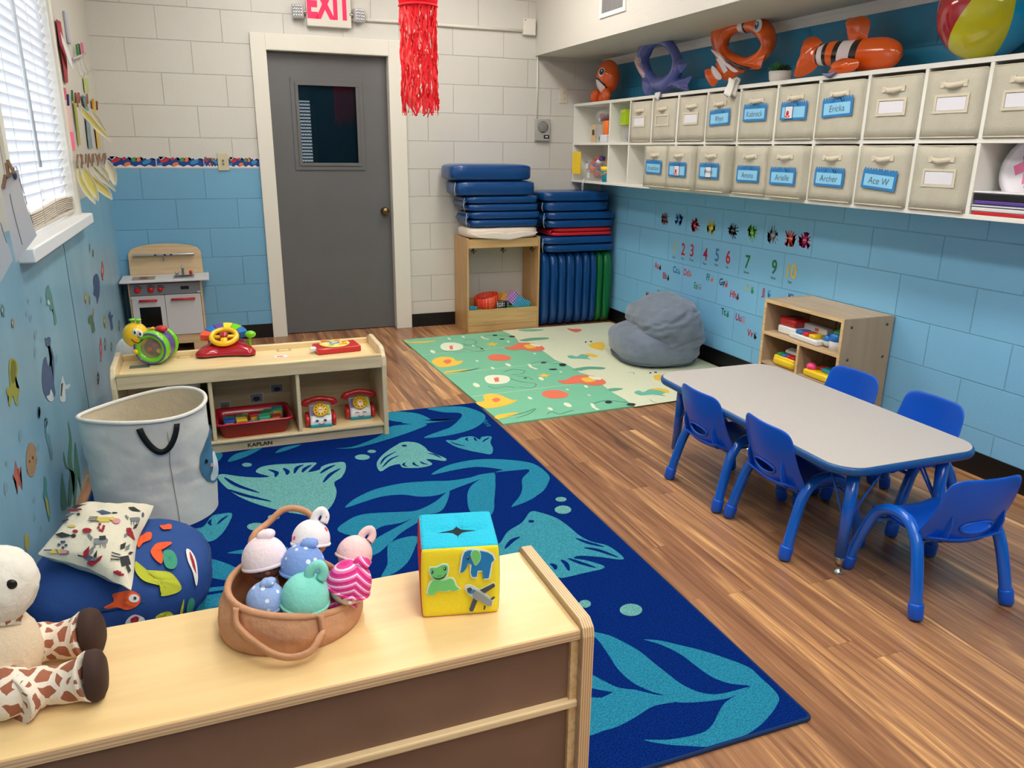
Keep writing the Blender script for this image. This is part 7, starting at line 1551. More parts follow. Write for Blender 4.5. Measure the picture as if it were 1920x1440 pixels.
# ================================================================ THINGS ON THE BACK WALL
M_galv = mat('galvanised', (170, 170, 172), .35, metal=.7); M_ivory = mat('ivory_plate', (198, 190, 158), .45); M_exit = mat('exit_housing', (216, 212, 200), .4)
t = thing('exit_sign', 'white exit sign with red letters above the grey door', 'sign', (.905, YB, 2.275))
mb = MB(); mb.box(-.152, .152, -.045, -.0, -.118, .118, M_exit, bev=.006); mb.build('housing', t)
M_exr = mat('exit_red', (255, 24, 60), .4, emit=1.6)
mb = MB(); text_mesh(mb, 'EXIT', .235, M_exr, (0, -.0465, .012), (.62, 0, 0), (0, 0, 1), bold=.011); mb.build('lettering', t, recalc=False, solid=.001)
for sx in (-1, 1):
    t = thing('emergency_lamp', 'square emergency lamp head at the %s of the exit sign' % ('left' if sx < 0 else 'right'), 'lamp', (.905+sx*.205, YB-.03, 2.245), sx*.25)
    mb = MB(); mb.box(-.038, .038, -.03, .02, -.045, .045, mat('lamp_housing', (190, 190, 188), .4), bev=.008); mb.build('housing', t)
    mb = MB()
    for i in range(4):
        for j in range(4): mb.blob((-.024+.016*i, -.031, -.028+.019*j), (.008, .006, .009), mat('faceted_reflector', (220, 222, 226), .08, metal=.9), seg=8, rings=6)
    mb.build('reflector', t)
    mb = MB(); mb.tube([(-sx*.03, 0, .0), (-sx*.065, .01, .0)], .012, M_galv, seg=10); mb.build('swivel_arm', t)
mb = MB(); mb.tube([(1.06, YB-.012, 2.222), (1.5, YB-.012, 2.226), (1.9, YB-.014, 2.222), (2.36, YB-.012, 2.222)], .011, M_frame, seg=10).box(1.42, 1.45, YB-.026, YB, 2.205, 2.24, M_frame, bev=.003); tag(mb.build('conduit'), 'painted metal conduit running from the exit sign to the junction box', 'conduit')
t = thing('junction_box', 'small white square junction box in the upper corner by the soffit', 'electrical box', (2.395, YB, 2.25)); mb = MB(); mb.box(-.05, .05, -.04, 0, -.058, .058, M_frame, bev=.005); mb.build('cover', t); mb = MB(); mb.blob((-.036, -.041, .045), .004, M_black2, seg=8, rings=6); mb.build('screw', t)
t = thing('wall_intercom', 'grey wall intercom speaker with a small dark button panel', 'intercom', (2.525, YB, 1.512)); mb = MB(); mb.box(-.062, .062, -.03, 0, -.082, .082, mat('intercom_grey', (168, 166, 160), .45), bev=.006); mb.build('housing', t)
mb = MB(); mb.lathe([(0, 0), (.042, 0), (.044, .003), (0, .003)], mat('speaker_grille', (120, 120, 118), .6), seg=30, M=Matrix.Translation((-.002, -.030, .024)) @ Matrix.Rotation(R(90), 4, 'X')); 
for k in range(-4, 5): mb.box(-.002-.035, -.002+.035, -.0345, -.033, .024+k*.008-.0015, .024+k*.008+.0015, mat('intercom_grey', (168, 166, 160), .45))
mb.build('speaker_grille', t); mb = MB(); mb.box(.006, .052, -.033, -.030, -.062, -.036, M_black2); mb.build('button_panel', t); mb = MB(); mb.box(.018, .04, -.035, -.033, -.053, -.045, M_card); mb.build('button', t)
mb = MB(); mb.tube([(2.478, YB-.006, 2.053), (2.48, YB-.006, 1.60)], .006, M_frame, seg=8); tag(mb.build('wire_channel'), 'thin painted wire channel running down from the soffit to the intercom', 'wire')
t = thing('power_outlet', 'ivory power outlet on the back wall left of the cubby shelf', 'outlet', (2.705, YB, 1.775)); mb = MB(); mb.box(-.035, .035, -.006, 0, -.057, .057, mat('outlet_plate', (206, 198, 180), .4), bev=.002); mb.build('plate', t)
for z in (.022, -.022): mb = MB(); mb.blob((0, -.006, z), (.017, .004, .015), mat('outlet_socket', (190, 184, 168), .4)); mb.build('socket', t)
t = thing('light_switch', 'ivory light switch plate over the ocean border left of the door', 'switch', (.133, YB-.003, 1.262)); mb = MB(); mb.box(-.036, .036, -.006, 0, -.058, .058, M_ivory, bev=.002); mb.build('plate', t)
for z in (.008, -.014): mb = MB(); mb.box(-.006, .006, -.012, -.005, z-.006, z+.006, mat('switch_lever', (120, 116, 100), .4)); mb.build('lever', t)
# ocean border strips (wavy card pieces)
M_bo = mat('border_ocean', (22, 60, 130), .5); M_bo2 = mat('border_ocean_light', (50, 130, 180), .5); M_bred = mat('border_red', (190, 40, 50), .5); M_bor = mat('border_orange', (220, 120, 70), .5); M_bg2 = mat('border_green', (70, 140, 90), .5)
def border(x0, x1, lab):
    t = None; mb = MB(); y = YB-.0015; n = 24; w = x1-x0; z0 = 1.225
    mb.poly([(x0, y, z0)]+[(x1, y, z0)]+[(x0+w*k/n, y, z0+.058+.012*math.sin(k*2.1)) for k in range(n, -1, -1)], M_card)
    mb.poly([(x0+w*k/n, y-.0006, z0+.010+.006*math.sin(k*1.3)) for k in range(n+1)]+[(x0+w*k/n, y-.0006, z0+.053+.010*math.sin(k*2.1)) for k in range(n, -1, -1)], M_bo)
    m = max(1, round(w/.30))
    for j in range(m):
        a = x0+w*j/m
        S = min(1, w/m/.28)
        for (dx, dz, rx, rz, mm) in ((.05, .045, .030, .012, M_bred), (.10, .055, .012, .010, M_bred), (.115, .02, .022, .012, M_bor), (.16, .05, .018, .014, M_bg2), (.185, .05, .016, .014, M_bor), (.235, .035, .030, .014, M_bo2), (.02, .02, .016, .008, M_bo2)):
            mb.poly([(p[0], y-.0012, p[1]) for p in ell(a+dx*S, z0+dz, rx*S, rz, 10, .4)], mm)
    tag(mb.build('border_strip', recalc=False), lab, 'wall border', 'ocean border strips')
border(-.585, -.295, 'scalloped ocean border strip with a red dolphin in the left corner'); border(-.288, .005, 'scalloped ocean border strip with a red dolphin, middle of the row'); border(.010, .100, 'short ocean border strip just left of the light switch'); border(.166, .370, 'ocean border strip between the light switch and the door frame')
# vent on the soffit face
vp = hit(1150, 0, 0, 2.46); t = thing('air_vent', 'white louvred air vent on the soffit face', 'vent', (2.46, vp.y, 2.268))
mb = MB(); 
for (a, b, c, d) in ((-.17, .17, -.10, -.075), (-.17, .17, .075, .10), (-.17, -.14, -.075, .075), (.14, .17, -.075, .075)): mb.box(-.008, 0, a, b, c, d, M_white)
mb.build('frame', t); mb = MB(); mb.box(-.001, 0, -.14, .14, -.075, .075, M_black2); mb.build('duct_opening', t)
for k in range(16): mb = MB(); y = -.131+.0175*k; mb.box(-.006, -.001, y-.0035, y+.0035, -.075, .075, M_galv, rot=Matrix.Rotation(R(20), 4, 'Z'), piv=(-.003, y, 0)); mb.build('louvre', t)
# ---- red paper lantern with streamers
lc = Vector((1.232, 4.72, 2.14)); t = thing('paper_lantern', 'red paper lantern with long crinkled streamers hanging before the door frame', 'lantern', lc)
M_cr1 = mat('red_crepe', (250, 30, 50), .7, sub=.1); M_cr2 = mat('light_red_crepe', (255, 90, 80), .7, sub=.1)
mb = MB(); mb.lathe([(.105, .0), (.112, .03), (.135, .12), (.14, .2), (.12, .3), (.08, .34)], M_cr1, seg=36); mb.build('lantern_body', t, solid=.002)
mb = MB(); mb.tube([(.108*math.cos(a), .108*math.sin(a), .0) for a in [2*PI*k/36 for k in range(36)]], .006, M_cr1, seg=8, closed=True); mb.build('lower_ring', t)
mb = MB(); mb.tube([(0, 0, .34), (0, 0, ZC-lc.z)], .0015, M_cord, seg=5); mb.build('string', t)
rl = random.Random(11)
for k in range(92):
    a = 2*PI*k/92+rl.uniform(-.04, .04); L_ = rl.uniform(.50, .60) if k % 7 else .48; ph = rl.uniform(0, 6); w = rl.uniform(.004, .007); n = 30; r0 = .104+rl.uniform(-.014, .002)
    mb = MB(); vs = []
    for i in range(n+1):
        s = i/n; wv_ = .006*math.sin(s*30+ph)+.004*math.sin(s*61+ph*2); rr_ = r0+.006*math.sin(s*19+ph*1.7)+(.012*max(0, s-.85)/.15*math.cos(ph)); aa = a+wv_/r0; tw = .9*math.sin(s*17+ph)
        c = Vector((rr_*math.cos(aa), rr_*math.sin(aa), -L_*s)); e = Vector((-math.sin(aa)*math.cos(tw)+math.cos(aa)*math.sin(tw), math.cos(aa)*math.cos(tw)+math.sin(aa)*math.sin(tw), 0))*w
        vs.append((mb.bm.verts.new(c-e), mb.bm.verts.new(c+e)))
    m_ = M_cr1 if k % 3 else M_cr2; i_ = mb.mi(m_)
    for i in range(n): f = mb.bm.faces.new((vs[i][0], vs[i+1][0], vs[i+1][1], vs[i][1])); f.material_index = i_; f.smooth = True
    mb.build('streamer', t, recalc=False)
# ================================================================ STICKERS ON THE RIGHT WALL
def rw(a, b): return hit(1100+a/4.364, 380+b/4.364, 0, XR)
def onwall(mb, c, pts, m, lay=0): mb.poly([(XR-.0012-.0005*lay, c.y-p[0], c.z+p[1]) for p in pts], m)
rs = random.Random(21)
spl = [(642, 135, (110, 30, 34), 'brown', 'dark brown'), (757, 138, (60, 130, 210), 'blue', 'blue'), (887, 187, (206, 30, 50), 'red', 'bright red'), (1020, 205, (226, 206, 40), 'yellow', 'yellow'), (1198, 228, (14, 14, 18), 'black', 'black'), (1357, 247, (110, 190, 50), 'green', 'green'), (1525, 265, (130, 136, 142), 'gray', 'grey'), (1665, 290, (230, 70, 50), 'orange', 'orange-red'), (1788, 305, (206, 26, 100), 'pink', 'magenta')]
for a, b, col, wd, nm in spl:
    c = rw(a, b); m = mat('splat_'+wd, col, .5); mb = MB(); n = 13; P = []
    for k in range(n):
        th = 2*PI*k/n; L_ = rs.uniform(.038, .056); w_ = .006
        P += [(.015*math.cos(th-PI/n), .015*math.sin(th-PI/n)), (.026*math.cos(th-.08), .026*math.sin(th-.08)), (L_*math.cos(th-.07), L_*math.sin(th-.07)), ((L_+.004)*math.cos(th), (L_+.004)*math.sin(th)), (L_*math.cos(th+.07), L_*math.sin(th+.07)), (.026*math.cos(th+.08), .026*math.sin(th+.08))]
    onwall(mb, c, P, m)
    o = tag(mb.build('splat_sticker', recalc=False), f'{nm} paint splat sticker on the blue right wall', 'sticker')
    mb = MB(); text_mesh(mb, wd, .017, M_card, (XR-.0022, c.y, c.z), (0, -1, 0), (0, 0, 1)); mb.build('lettering', o, recalc=False)
words = ['One', 'Two', 'Three', 'Four', 'Five', 'Six', 'Seven', 'Eight', 'Nine', 'Ten']
nums = [(718, 382, 1, (226, 190, 60), 'gold'), (790, 392, 2, (200, 30, 50), 'red'), (862, 403, 3, (206, 40, 50), 'red'), (972, 432, 4, (170, 24, 70), 'crimson'), (1067, 440, 5, (70, 120, 170), 'slate blue'), (1158, 458, 6, (196, 24, 50), 'red'), (1315, 497, 7, (40, 120, 70), 'green'), (1535, 540, 9, (60, 140, 60), 'green'), (1670, 572, 10, (236, 180, 60), 'gold')]
for a, b, k, col, nm in nums:
    c = rw(a, b); m = mat('number_'+nm.replace(' ', '_'), col, .5); mb = MB(); text_mesh(mb, str(k), .115, m, (XR-.0013, c.y, c.z+.005), (0, -.85, 0), (0, 0, 1), bold=.002); o = tag(mb.build('number_sticker', recalc=False), f'{nm} number {words[k-1].lower()} sticker on the blue right wall', 'sticker')
    mb = MB(); text_mesh(mb, words[k-1], .022, M_black2, (XR-.0013, c.y, c.z-.055), (0, -1, 0), (0, 0, 1)); mb.build('number_word', o, recalc=False)
ani = {'A': 'Ant', 'B': 'Bear', 'C': 'Cat', 'D': 'Dog', 'E': 'Elephant', 'F': 'Fox', 'G': 'Giraffe', 'H': 'Horse', 'I': 'Iguana', 'J': 'Jellyfish', 'K': 'Kiwi', 'M': 'Monkey', 'N': 'Newt', 'O': 'Octopus', 'T': 'Turtle', 'U': 'Unicorn', 'V': 'Vulture'}
let = [(583, 518, 'A', (206, 40, 56), 'black', (20, 20, 24)), (648, 602, 'B', (190, 30, 60), 'black', (20, 20, 24)), (735, 553, 'C', (30, 80, 130), '', (60, 150, 170)), (825, 575, 'D', (206, 50, 50), '', (220, 110, 60)), (905, 683, 'E', (60, 150, 90), '', (200, 120, 140)), (1003, 615, 'F', (30, 120, 110), '', (226, 110, 50)), (1120, 655, 'G', (30, 36, 60), '', (200, 60, 50)), (1210, 755, 'H', (196, 30, 56), '', (90, 50, 60)), (1328, 703, 'I', (190, 190, 50), '', (50, 140, 90)), (1462, 735, 'J', (180, 30, 70), '', (40, 120, 180)), (1690, 785, 'K', (40, 60, 120), '', (60, 60, 60)), (515, 762, 'M', (160, 30, 50), '', (90, 60, 50)), (605, 745, 'N', (30, 110, 120), '', (60, 60, 70)), (675, 757, 'O', (30, 70, 90), '', (60, 100, 120)), (1130, 898, 'T', (20, 100, 80), '', (40, 140, 60)), (1255, 945, 'U', (170, 26, 90), '', (190, 140, 160)), (1350, 1075, 'V', (190, 30, 60), '', (24, 24, 28))]
for a, b, ch_, col, _, pc_ in let:
    c = rw(a, b); m = mat('letter_%d_%d_%d' % col, col, .5); m2 = mat('animal_%d_%d_%d' % pc_, pc_, .5); mb = MB()
    text_mesh(mb, ch_+ch_.lower(), .062, m, (XR-.0013, c.y+.014, c.z), (0, -.85, 0), (0, 0, 1), bold=.0012); o = tag(mb.build('letter_sticker', recalc=False), f'letter {ch_} alphabet sticker with a small animal on the blue right wall', 'sticker')
    mb = MB(); P = [(-.034+.013*(1+.35*math.sin(3*th+ord(ch_)))*math.cos(th), -.009+.015*(1+.3*math.cos(2*th+ord(ch_)))*math.sin(th)) for th in [2*PI*k/14 for k in range(14)]]; onwall(mb, c, [(-p[0], p[1]) for p in P], m2, 0); mb.build('animal_picture', o, recalc=False)
    mb = MB(); text_mesh(mb, ani[ch_], .010, M_black2, (XR-.0013, c.y-.036, c.z+.015), (0, -1, 0), (0, 0, 1)); mb.build('animal_name', o, recalc=False)
# ================================================================ OCEAN STICKERS ON THE LEFT WALL
def la(a, b): return hit(a/4, 440+b/4, 0, XL)
def lbx(a, b): return hit(a/3.274, 760+b/3.274, 0, XL)
def lw(name, lab, f, layers, group=None, cat='sticker'):
    mb = MB()
    for k, (c, L, sm) in enumerate(layers):
        P = [f(*p) for p in L]; P = spline(P, 4) if sm else P; mb.poly([(XL+.0012+.0005*k, p.y, p.z) for p in P], c if not isinstance(c, tuple) else mat('sea_%d_%d_%d' % c, c, .55))
    return tag(mb.build(name, recalc=False), lab, cat, group)
G1, G2, NV, YG, BR_, RD_, PW = (86, 140, 136), (150, 176, 180), (52, 78, 122), (150, 152, 60), (150, 116, 80), (176, 84, 78), (196, 210, 214)
lw('dolphin_sticker', 'teal leaping dolphin sticker high on the left wall panel', la, [(G1, [(362, 376), (345, 400), (341, 450), (348, 500), (344, 540), (362, 528), (380, 575), (393, 558), (404, 640), (408, 682), (424, 650), (398, 520), (386, 450), (372, 410)], True), (PW, [(352, 500), (360, 525), (372, 520), (362, 490)], True)])
lw('whale_sticker', 'large slate blue whale sticker, tail up, on the left wall panel', la, [((70, 92, 130), [(335, 770), (350, 790), (355, 768), (376, 775), (376, 830), (370, 842), (388, 910), (385, 960), (372, 988), (350, 965), (342, 915), (322, 950), (312, 1060), (320, 1160), (345, 1225), (372, 1250), (402, 1225), (414, 1185), (402, 1120), (405, 1000), (398, 900), (372, 835), (345, 838)], True), (PW, [(345, 1215), (372, 1252), (400, 1228), (378, 1160), (368, 1200)], True)])
lw('turtle_sticker', 'olive yellow turtle sticker at the left edge of the wall panel', la, [(YG, [(88, 925), (68, 950), (64, 1030), (72, 1130), (48, 1150), (45, 1190), (62, 1215), (62, 1270), (75, 1285), (88, 1210), (98, 1220), (115, 1275), (132, 1275), (128, 1225), (146, 1160), (125, 1150), (118, 1120), (132, 1000), (122, 960), (108, 935)], True), ((110, 112, 40), [(85, 950), (75, 1030), (85, 1110), (105, 1100), (118, 1010), (108, 950)], True)])
lw('fish_sticker', 'white outlined fish sticker beside the whale sticker', la, [(PW, [(468, 1060), (450, 1130), (445, 1230), (468, 1256), (490, 1240), (486, 1160), (500, 1160), (524, 1135), (520, 1118), (498, 1128), (486, 1120)], True), ((60, 74, 80), [(455, 1120), (450, 1210), (460, 1215), (470, 1110)], False)])
for k, (a, b, w, h, lab) in enumerate(((265, 745, 12, 45, 'bubble sticker'), (265, 880, 11, 45, ''), (290, 1335, 12, 45, ''), (342, 1412, 12, 35, ''), (421, 930, 8, 40, ''), (230, 622, 9, 32, ''), (197, 588, 6, 24, ''), (210, 495, 6, 24, ''), (310, 485, 7, 30, ''))):
    lw('bubble_sticker', 'small grey-blue bubble sticker on the left wall panel', la, [((150, 176, 190), ell(a, b, w, h, 16), False), ((116, 160, 184), ell(a+1, b+2, w*.7, h*.75, 16), False)], 'bubble stickers on the left wall')
for a, b, w, h in ((125, 180, 11, 42), (237, 45, 11, 38), (38, 355, 8, 22), (35, 505, 12, 46), (232, 255, 7, 26), (210, 685, 6, 28), (247, 760, 7, 28), (208, 575, 6, 24)):
    lw('bubble_sticker', 'small grey-blue bubble sticker on the left wall panel', lbx, [((150, 176, 190), ell(a, b, w, h, 16), False), ((116, 160, 184), ell(a+1, b+2, w*.7, h*.75, 16), False)], 'bubble stickers on the left wall')
fs = [(17, 568, 14, 50, (90, 130, 130), 'grey-green fish sticker at the left edge of the wall panel'), (92, 665, 10, 36, BR_, 'small brown fish sticker at the left edge of the wall panel'), (642, 475, 10, 48, (170, 150, 70), 'mustard fish sticker right of the panel seam'), (672, 490, 6, 34, (120, 140, 90), 'slim green fish sticker right of the panel seam'), (698, 580, 5, 32, (180, 130, 90), 'thin tan fish sticker below the navy shark sticker'), (785, 650, 10, 52, (160, 150, 80), 'tall olive seahorse sticker near the play kitchen'), (768, 270, 10, 72, RD_, 'red lobster sticker high near the play kitchen'), (755, 860, 9, 92, (170, 80, 100), 'long pink sticker low near the play kitchen'), (787, 820, 8, 50, (80, 130, 140), 'teal fish sticker low near the play kitchen'), (835, 840, 6, 36, (50, 130, 140), 'small turquoise fish sticker close to the low toy shelf'), (893, 680, 7, 44, (110, 120, 110), 'dark fish sticker next to the play kitchen side'), (735, 1075, 8, 46, (30, 40, 60), 'black and white penguin sticker behind the low toy shelf'), (672, 100, 4, 36, (110, 110, 80), 'tiny olive sticker below the hanging paper plates'), (697, 140, 4, 30, (70, 60, 50), 'tiny dark sticker below the hanging paper plates')]
for a, b, w, h, c, lab in fs:
    lw('sea_animal_sticker', lab, la, [(c, [(a-w*.3, b-h), (a+w, b-h*.3), (a+w*.8, b+h*.5), (a+w*.2, b+h*.75), (a+w*.9, b+h), (a-w*.6, b+h*.95), (a-w*.2, b+h*.6), (a-w, b+h*.1), (a-w*.8, b-h*.5)], True), (PW, [(a-w*.5, b-h*.3), (a-w*.1, b-h*.3), (a-w*.1, b+h*.2), (a-w*.5, b+h*.2)], False)])
lw('shark_sticker', 'navy shark sticker right of the panel seam', la, [(NV, [(720, 293), (700, 320), (698, 370), (704, 400), (700, 450), (722, 470), (728, 520), (738, 480), (746, 440), (746, 360), (735, 310)], True)])
lw('fish_sticker', 'navy small shark sticker lower beside the play kitchen', la, [(NV, [(824, 575), (812, 610), (822, 650), (836, 720), (846, 690), (838, 640), (848, 600), (832, 605)], True)])
lw('turtle_sticker', 'green turtle sticker below the navy shark sticker', la, [((84, 116, 90), [(685, 600), (665, 615), (660, 660), (680, 680), (692, 740), (712, 715), (700, 670), (696, 620)], True)])
lw('puffer_sticker', 'round brown pufferfish sticker on the left wall', lbx, [((162, 128, 92), [(190+30*math.cos(q)*(1+.12*(k % 2)), 335+102*math.sin(q)*(1+.08*(k % 2))) for k, q in enumerate([2*PI*k/36 for k in range(36)])], False), ((60, 50, 44), ell(178, 345, 4, 10, 8), False), ((60, 50, 44), ell(198, 322, 4, 10, 8), False)])
lw('starfish_sticker', 'orange red starfish sticker on the left wall', lbx, [((190, 96, 80), [(92, 335), (104, 400), (126, 375), (118, 430), (136, 520), (112, 470), (106, 550), (96, 465), (76, 430), (88, 410)], False)])
lw('jellyfish_sticker', 'teal outlined sea creature sticker left of the seaweed', lbx, [((96, 140, 156), [(272, 80), (290, 90), (300, 190), (322, 300), (314, 338), (296, 260), (276, 180)], True), ((130, 176, 196), [(280, 100), (290, 110), (296, 180), (284, 160)], True)])
lw('fish_sticker', 'small mustard fish sticker left of the pillow', lbx, [((170, 160, 70), [(155, 785), (170, 800), (178, 850), (166, 895), (152, 870), (148, 820)], True)])
lw('seahorse_sticker', 'green and yellow seahorse sticker above the pillow', lbx, [((70, 140, 130), [(268, 435), (284, 460), (286, 540), (300, 600), (306, 690), (300, 715), (290, 680), (280, 600), (262, 560), (268, 500)], True), ((170, 170, 80), [(276, 560), (292, 600), (300, 680), (288, 660), (278, 600)], True)])
for k, (L, lab) in enumerate((([(415, 600), (425, 420), (415, 330), (425, 200), (415, 95), (440, 210), (438, 330), (448, 440), (436, 605)], 'tall green seaweed sticker between the hamper and the pillow'), ([(450, 600), (455, 420), (400, 380), (388, 280), (410, 370), (452, 400), (456, 250), (464, 240), (490, 420), (498, 540), (478, 440), (464, 600)], 'branching dark green seaweed sticker next to the hamper'), ([(375, 640), (372, 500), (380, 410), (392, 500), (404, 560), (410, 625)], 'short brown-green seaweed sticker above the pillow corner'))):
    lw('seaweed_sticker', lab, lbx, [((74, 124, 104), L, True)])
# ================================================================ HANGING CRAFTS ON THE LEFT WALL
def side_sheet(name, px_poly, lab, m, cat, clip_px, thick=.0012, group=None, dark=None, dy=0, lines=None):
    """a sheet that hangs out from the wall: it stands in a plane across the room at the depth of its clip"""
    y = hit(clip_px[0], clip_px[1], 0, XL+.03).y+dy
    P = [hit(p[0], p[1], 1, y) for p in px_poly]; mb = MB(); mb.poly([(max(p.x, XL+.004), y, p.z) for p in P], m)
    o = tag(mb.build(name, recalc=False, solid=thick), lab, cat, group)
    for L in (lines or []):
        mb = MB(); zigline(mb, [hit(p[0], p[1], 1, y-.0015) for p in L], .0016, M_pen, (0, 1, 0)); mb.build('handwriting', o, recalc=False)
    return o, y
M_paper = mat('white_paper', (214, 214, 220), .7); M_platey = mat('yellow_paper_plate', (232, 220, 130), .7, bump=.5, bscale=90); M_platew = mat('cream_paper_plate', (226, 222, 200), .7, bump=.5, bscale=90); M_pin = mat('wooden_clothespin', (146, 116, 92), .7)
def cpl(a, b): return (a/5.142, 280+b/5.142)
def plate(L1, L2, clip, lab):
    y = hit(*cpl(*clip), 0, XL+.03).y
    t = thing('paper_plate_craft', lab, 'paper craft', (0, y, 0), group='painted paper plates hanging from the left wall line')
    for L, m, dyy in ((L1, M_platey, 0), (L2, M_platew, .02)):
        if not L: continue
        P = spline([hit(*cpl(*p), 1, y) for p in L], 5); c = sum(P, Vector())/len(P); mb = MB(); i_ = mb.mi(m)
        prev = [mb.bm.verts.new((p.x, dyy, p.z)) for p in P]
        for k, (tt, d) in enumerate(((.25, .012), (.6, .018))):
            cur = [mb.bm.verts.new((p.lerp(c, tt).x, dyy+d, p.lerp(c, tt).z)) for p in P]
            for i in range(len(P)): f = mb.bm.faces.new((prev[i], prev[(i+1) % len(P)], cur[(i+1) % len(P)], cur[i])); f.material_index = mb.mi(M_platew) if k == 0 else i_; f.smooth = True
            prev = cur
        cv = mb.bm.verts.new((c.x, dyy+.018, c.z))
        for i in range(len(P)): f = mb.bm.faces.new((prev[i], prev[(i+1) % len(P)], cv)); f.material_index = i_; f.smooth = True
        mb.build('plate_half', t, solid=.0015)
    p = hit(*cpl(*clip), 1, y); mb = MB(); mb.box(p.x-.004, p.x+.004, -.005, .005, p.z-.035, p.z+.03, M_pin, rot=Matrix.Rotation(.15, 4, 'Y'), piv=p); mb.build('clothespin', t)
plate([(745, 125), (735, 200), (745, 290), (790, 390), (850, 470), (920, 532), (905, 470), (850, 380), (800, 290), (775, 200)], [], (745, 110), 'yellow folded paper plate at the near end of the lower clothespin line')
plate([(785, 150), (790, 250), (840, 370), (890, 440), (950, 500), (940, 380), (890, 260), (830, 180)], [], (790, 110), 'yellow folded paper plate, second from the window on the lower line')
plate([(855, 185), (900, 260), (980, 330), (1060, 400), (1085, 485), (1060, 480), (970, 420), (900, 350), (865, 260)], [], (850, 110), 'yellow folded paper plate, third from the window on the lower line')
plate([], [(868, 112), (880, 190), (940, 280), (1030, 350), (1110, 412), (1080, 350), (1000, 260), (920, 180)], (890, 100), 'cream folded paper plate, fourth from the window on the lower line')
plate([], [(955, 150), (960, 230), (990, 290), (1040, 330), (1050, 250), (1010, 190)], (945, 100), 'cream folded paper plate, fifth from the window on the lower line')
plate([], [(1020, 100), (1010, 180), (1050, 280), (1110, 360), (1125, 270), (1100, 180), (1060, 120)], (1010, 85), 'cream folded paper plate at the far end of the lower line, nearest the corner')
def cup(a, b): return (a/4.8, b/4.8)
_c = cpl; cpl = cup
plate([(700, 940), (720, 1010), (790, 1090), (870, 1180), (940, 1235), (1005, 1280), (960, 1210), (880, 1120), (800, 1020), (740, 960)], [], (700, 900), 'long yellow folded paper plate on the upper clothespin line')
plate([], [(800, 985), (830, 1050), (880, 1120), (940, 1200), (965, 1200), (920, 1110), (860, 1020), (820, 980)], (780, 900), 'cream and yellow folded paper plate behind the long one on the upper line')
cpl = _c
def strip(name, lab, px, m, off=.006, cat='paper craft', th=.0015, group=None):
    P = [hit(*cup(*p), 0, XL+off) for p in px]; mb = MB(); mb.poly([(XL+off, p.y, p.z) for p in P], m); return tag(mb.build(name, recalc=False, solid=th), lab, cat, group)
cm = lambda n, c: mat(n, c, .7)
strip('paper_strip', 'dark red paper strip hanging high by the window frame', [(505, 172), (545, 195), (600, 520), (612, 745), (590, 745), (540, 420)], cm('dark_red_paper', (160, 40, 54)), .010)
strip('paper_strip', 'white folded paper strip over the dark red strip', [(545, 290), (590, 400), (640, 520), (660, 640), (620, 560), (560, 380)], M_paper, .03)
strip('paper_strip', 'rosy paper strip left of the upper clothespins', [(560, 790), (590, 790), (605, 900), (575, 905)], cm('rose_paper', (200, 90, 100)), .006)
strip('paper_strip', 'long pale pink paper strip beside the window frame', [(575, 905), (615, 910), (655, 1190), (612, 1180)], cm('blush_paper', (224, 180, 172)), .006)
strip('paper_strip', 'bright pink paper strip low beside the window frame', [(612, 1185), (660, 1190), (680, 1350), (640, 1355)], cm('bright_pink_paper', (240, 110, 140)), .008)
strip('paper_strip', 'yellow-green paper strip hanging from the upper line', [(660, 900), (685, 930), (725, 1300), (715, 1310), (680, 1060)], cm('olive_paper', (170, 170, 70)), .010)
strip('paper_strip', 'grey-blue paper strip hanging from the upper line', [(770, 1060), (800, 1050), (835, 1330), (800, 1335)], cm('grey_blue_paper', (130, 150, 160)), .008)
strip('paper_strip', 'teal paper strip clipped on the upper line', [(735, 850), (765, 855), (800, 1000), (775, 1000)], cm('teal_paper', (100, 140, 146)), .012)
strip('paper_strip', 'ochre paper strip nearest the corner on the upper line', [(822, 900), (850, 905), (905, 1330), (880, 1340), (840, 1020)], cm('ochre_paper', (214, 180, 90)), .008)
strip('paper_strip', 'pale green paper square under the adhesive hook', [(748, 700), (788, 705), (800, 830), (765, 835)], cm('pale_green_paper', (176, 190, 120)), .006)
for k, (x, y, c, lab) in enumerate(((612, 900, (30, 60, 120), 'navy'), (650, 860, (70, 130, 80), 'green'), (680, 880, (150, 90, 60), 'brown'), (708, 880, (170, 30, 40), 'red'), (785, 890, (150, 30, 50), 'crimson'), (835, 930, (200, 140, 40), 'orange'), (872, 950, (120, 70, 40), 'dark brown'))):
    p = hit(*cup(x, y), 0, XL+.02); mb = MB(); mb.box(-.005, .005, -.0045, .0045, -.026, .026, cm('pin_'+lab.replace(' ', '_'), c), bev=.002); o = mb.build('clothespin', None, p, (.1, .1, 0)); tag(o, f'{lab} clothespin on the upper line of the left wall', 'clothespin', 'coloured clothespins on the upper line')
p0 = hit(*cup(650, 830), 0, XL+.02); p1 = hit(*cup(885, 900), 0, XL+.02); mb = MB(); mb.tube([p0, p1], .0012, M_cord, seg=5); tag(mb.build('craft_line'), 'upper string line holding the clothespins on the left wall', 'string')
p0 = hit(*_c(700, 100), 0, XL+.02); p1 = hit(*_c(1015, 75), 0, XL+.02); mb = MB(); mb.tube([p0, p1], .0012, M_cord, seg=5); tag(mb.build('craft_line'), 'lower string line holding the paper plates on the left wall', 'string')
rp_ = random.Random(2)
for k in range(9):
    p = p0.lerp(p1, (k+.5)/9); mb = MB(); mb.box(-.004, .004, -.0045, .0045, -.022, .026, M_pin, bev=.001); o = mb.build('clothespin', None, p+Vector((.01, 0, 0)), (rp_.uniform(-.3, .3), rp_.uniform(-.2, .3), 0)); tag(o, 'small brown wooden clothespin on the lower craft line', 'clothespin', 'wooden clothespins on the lower line')
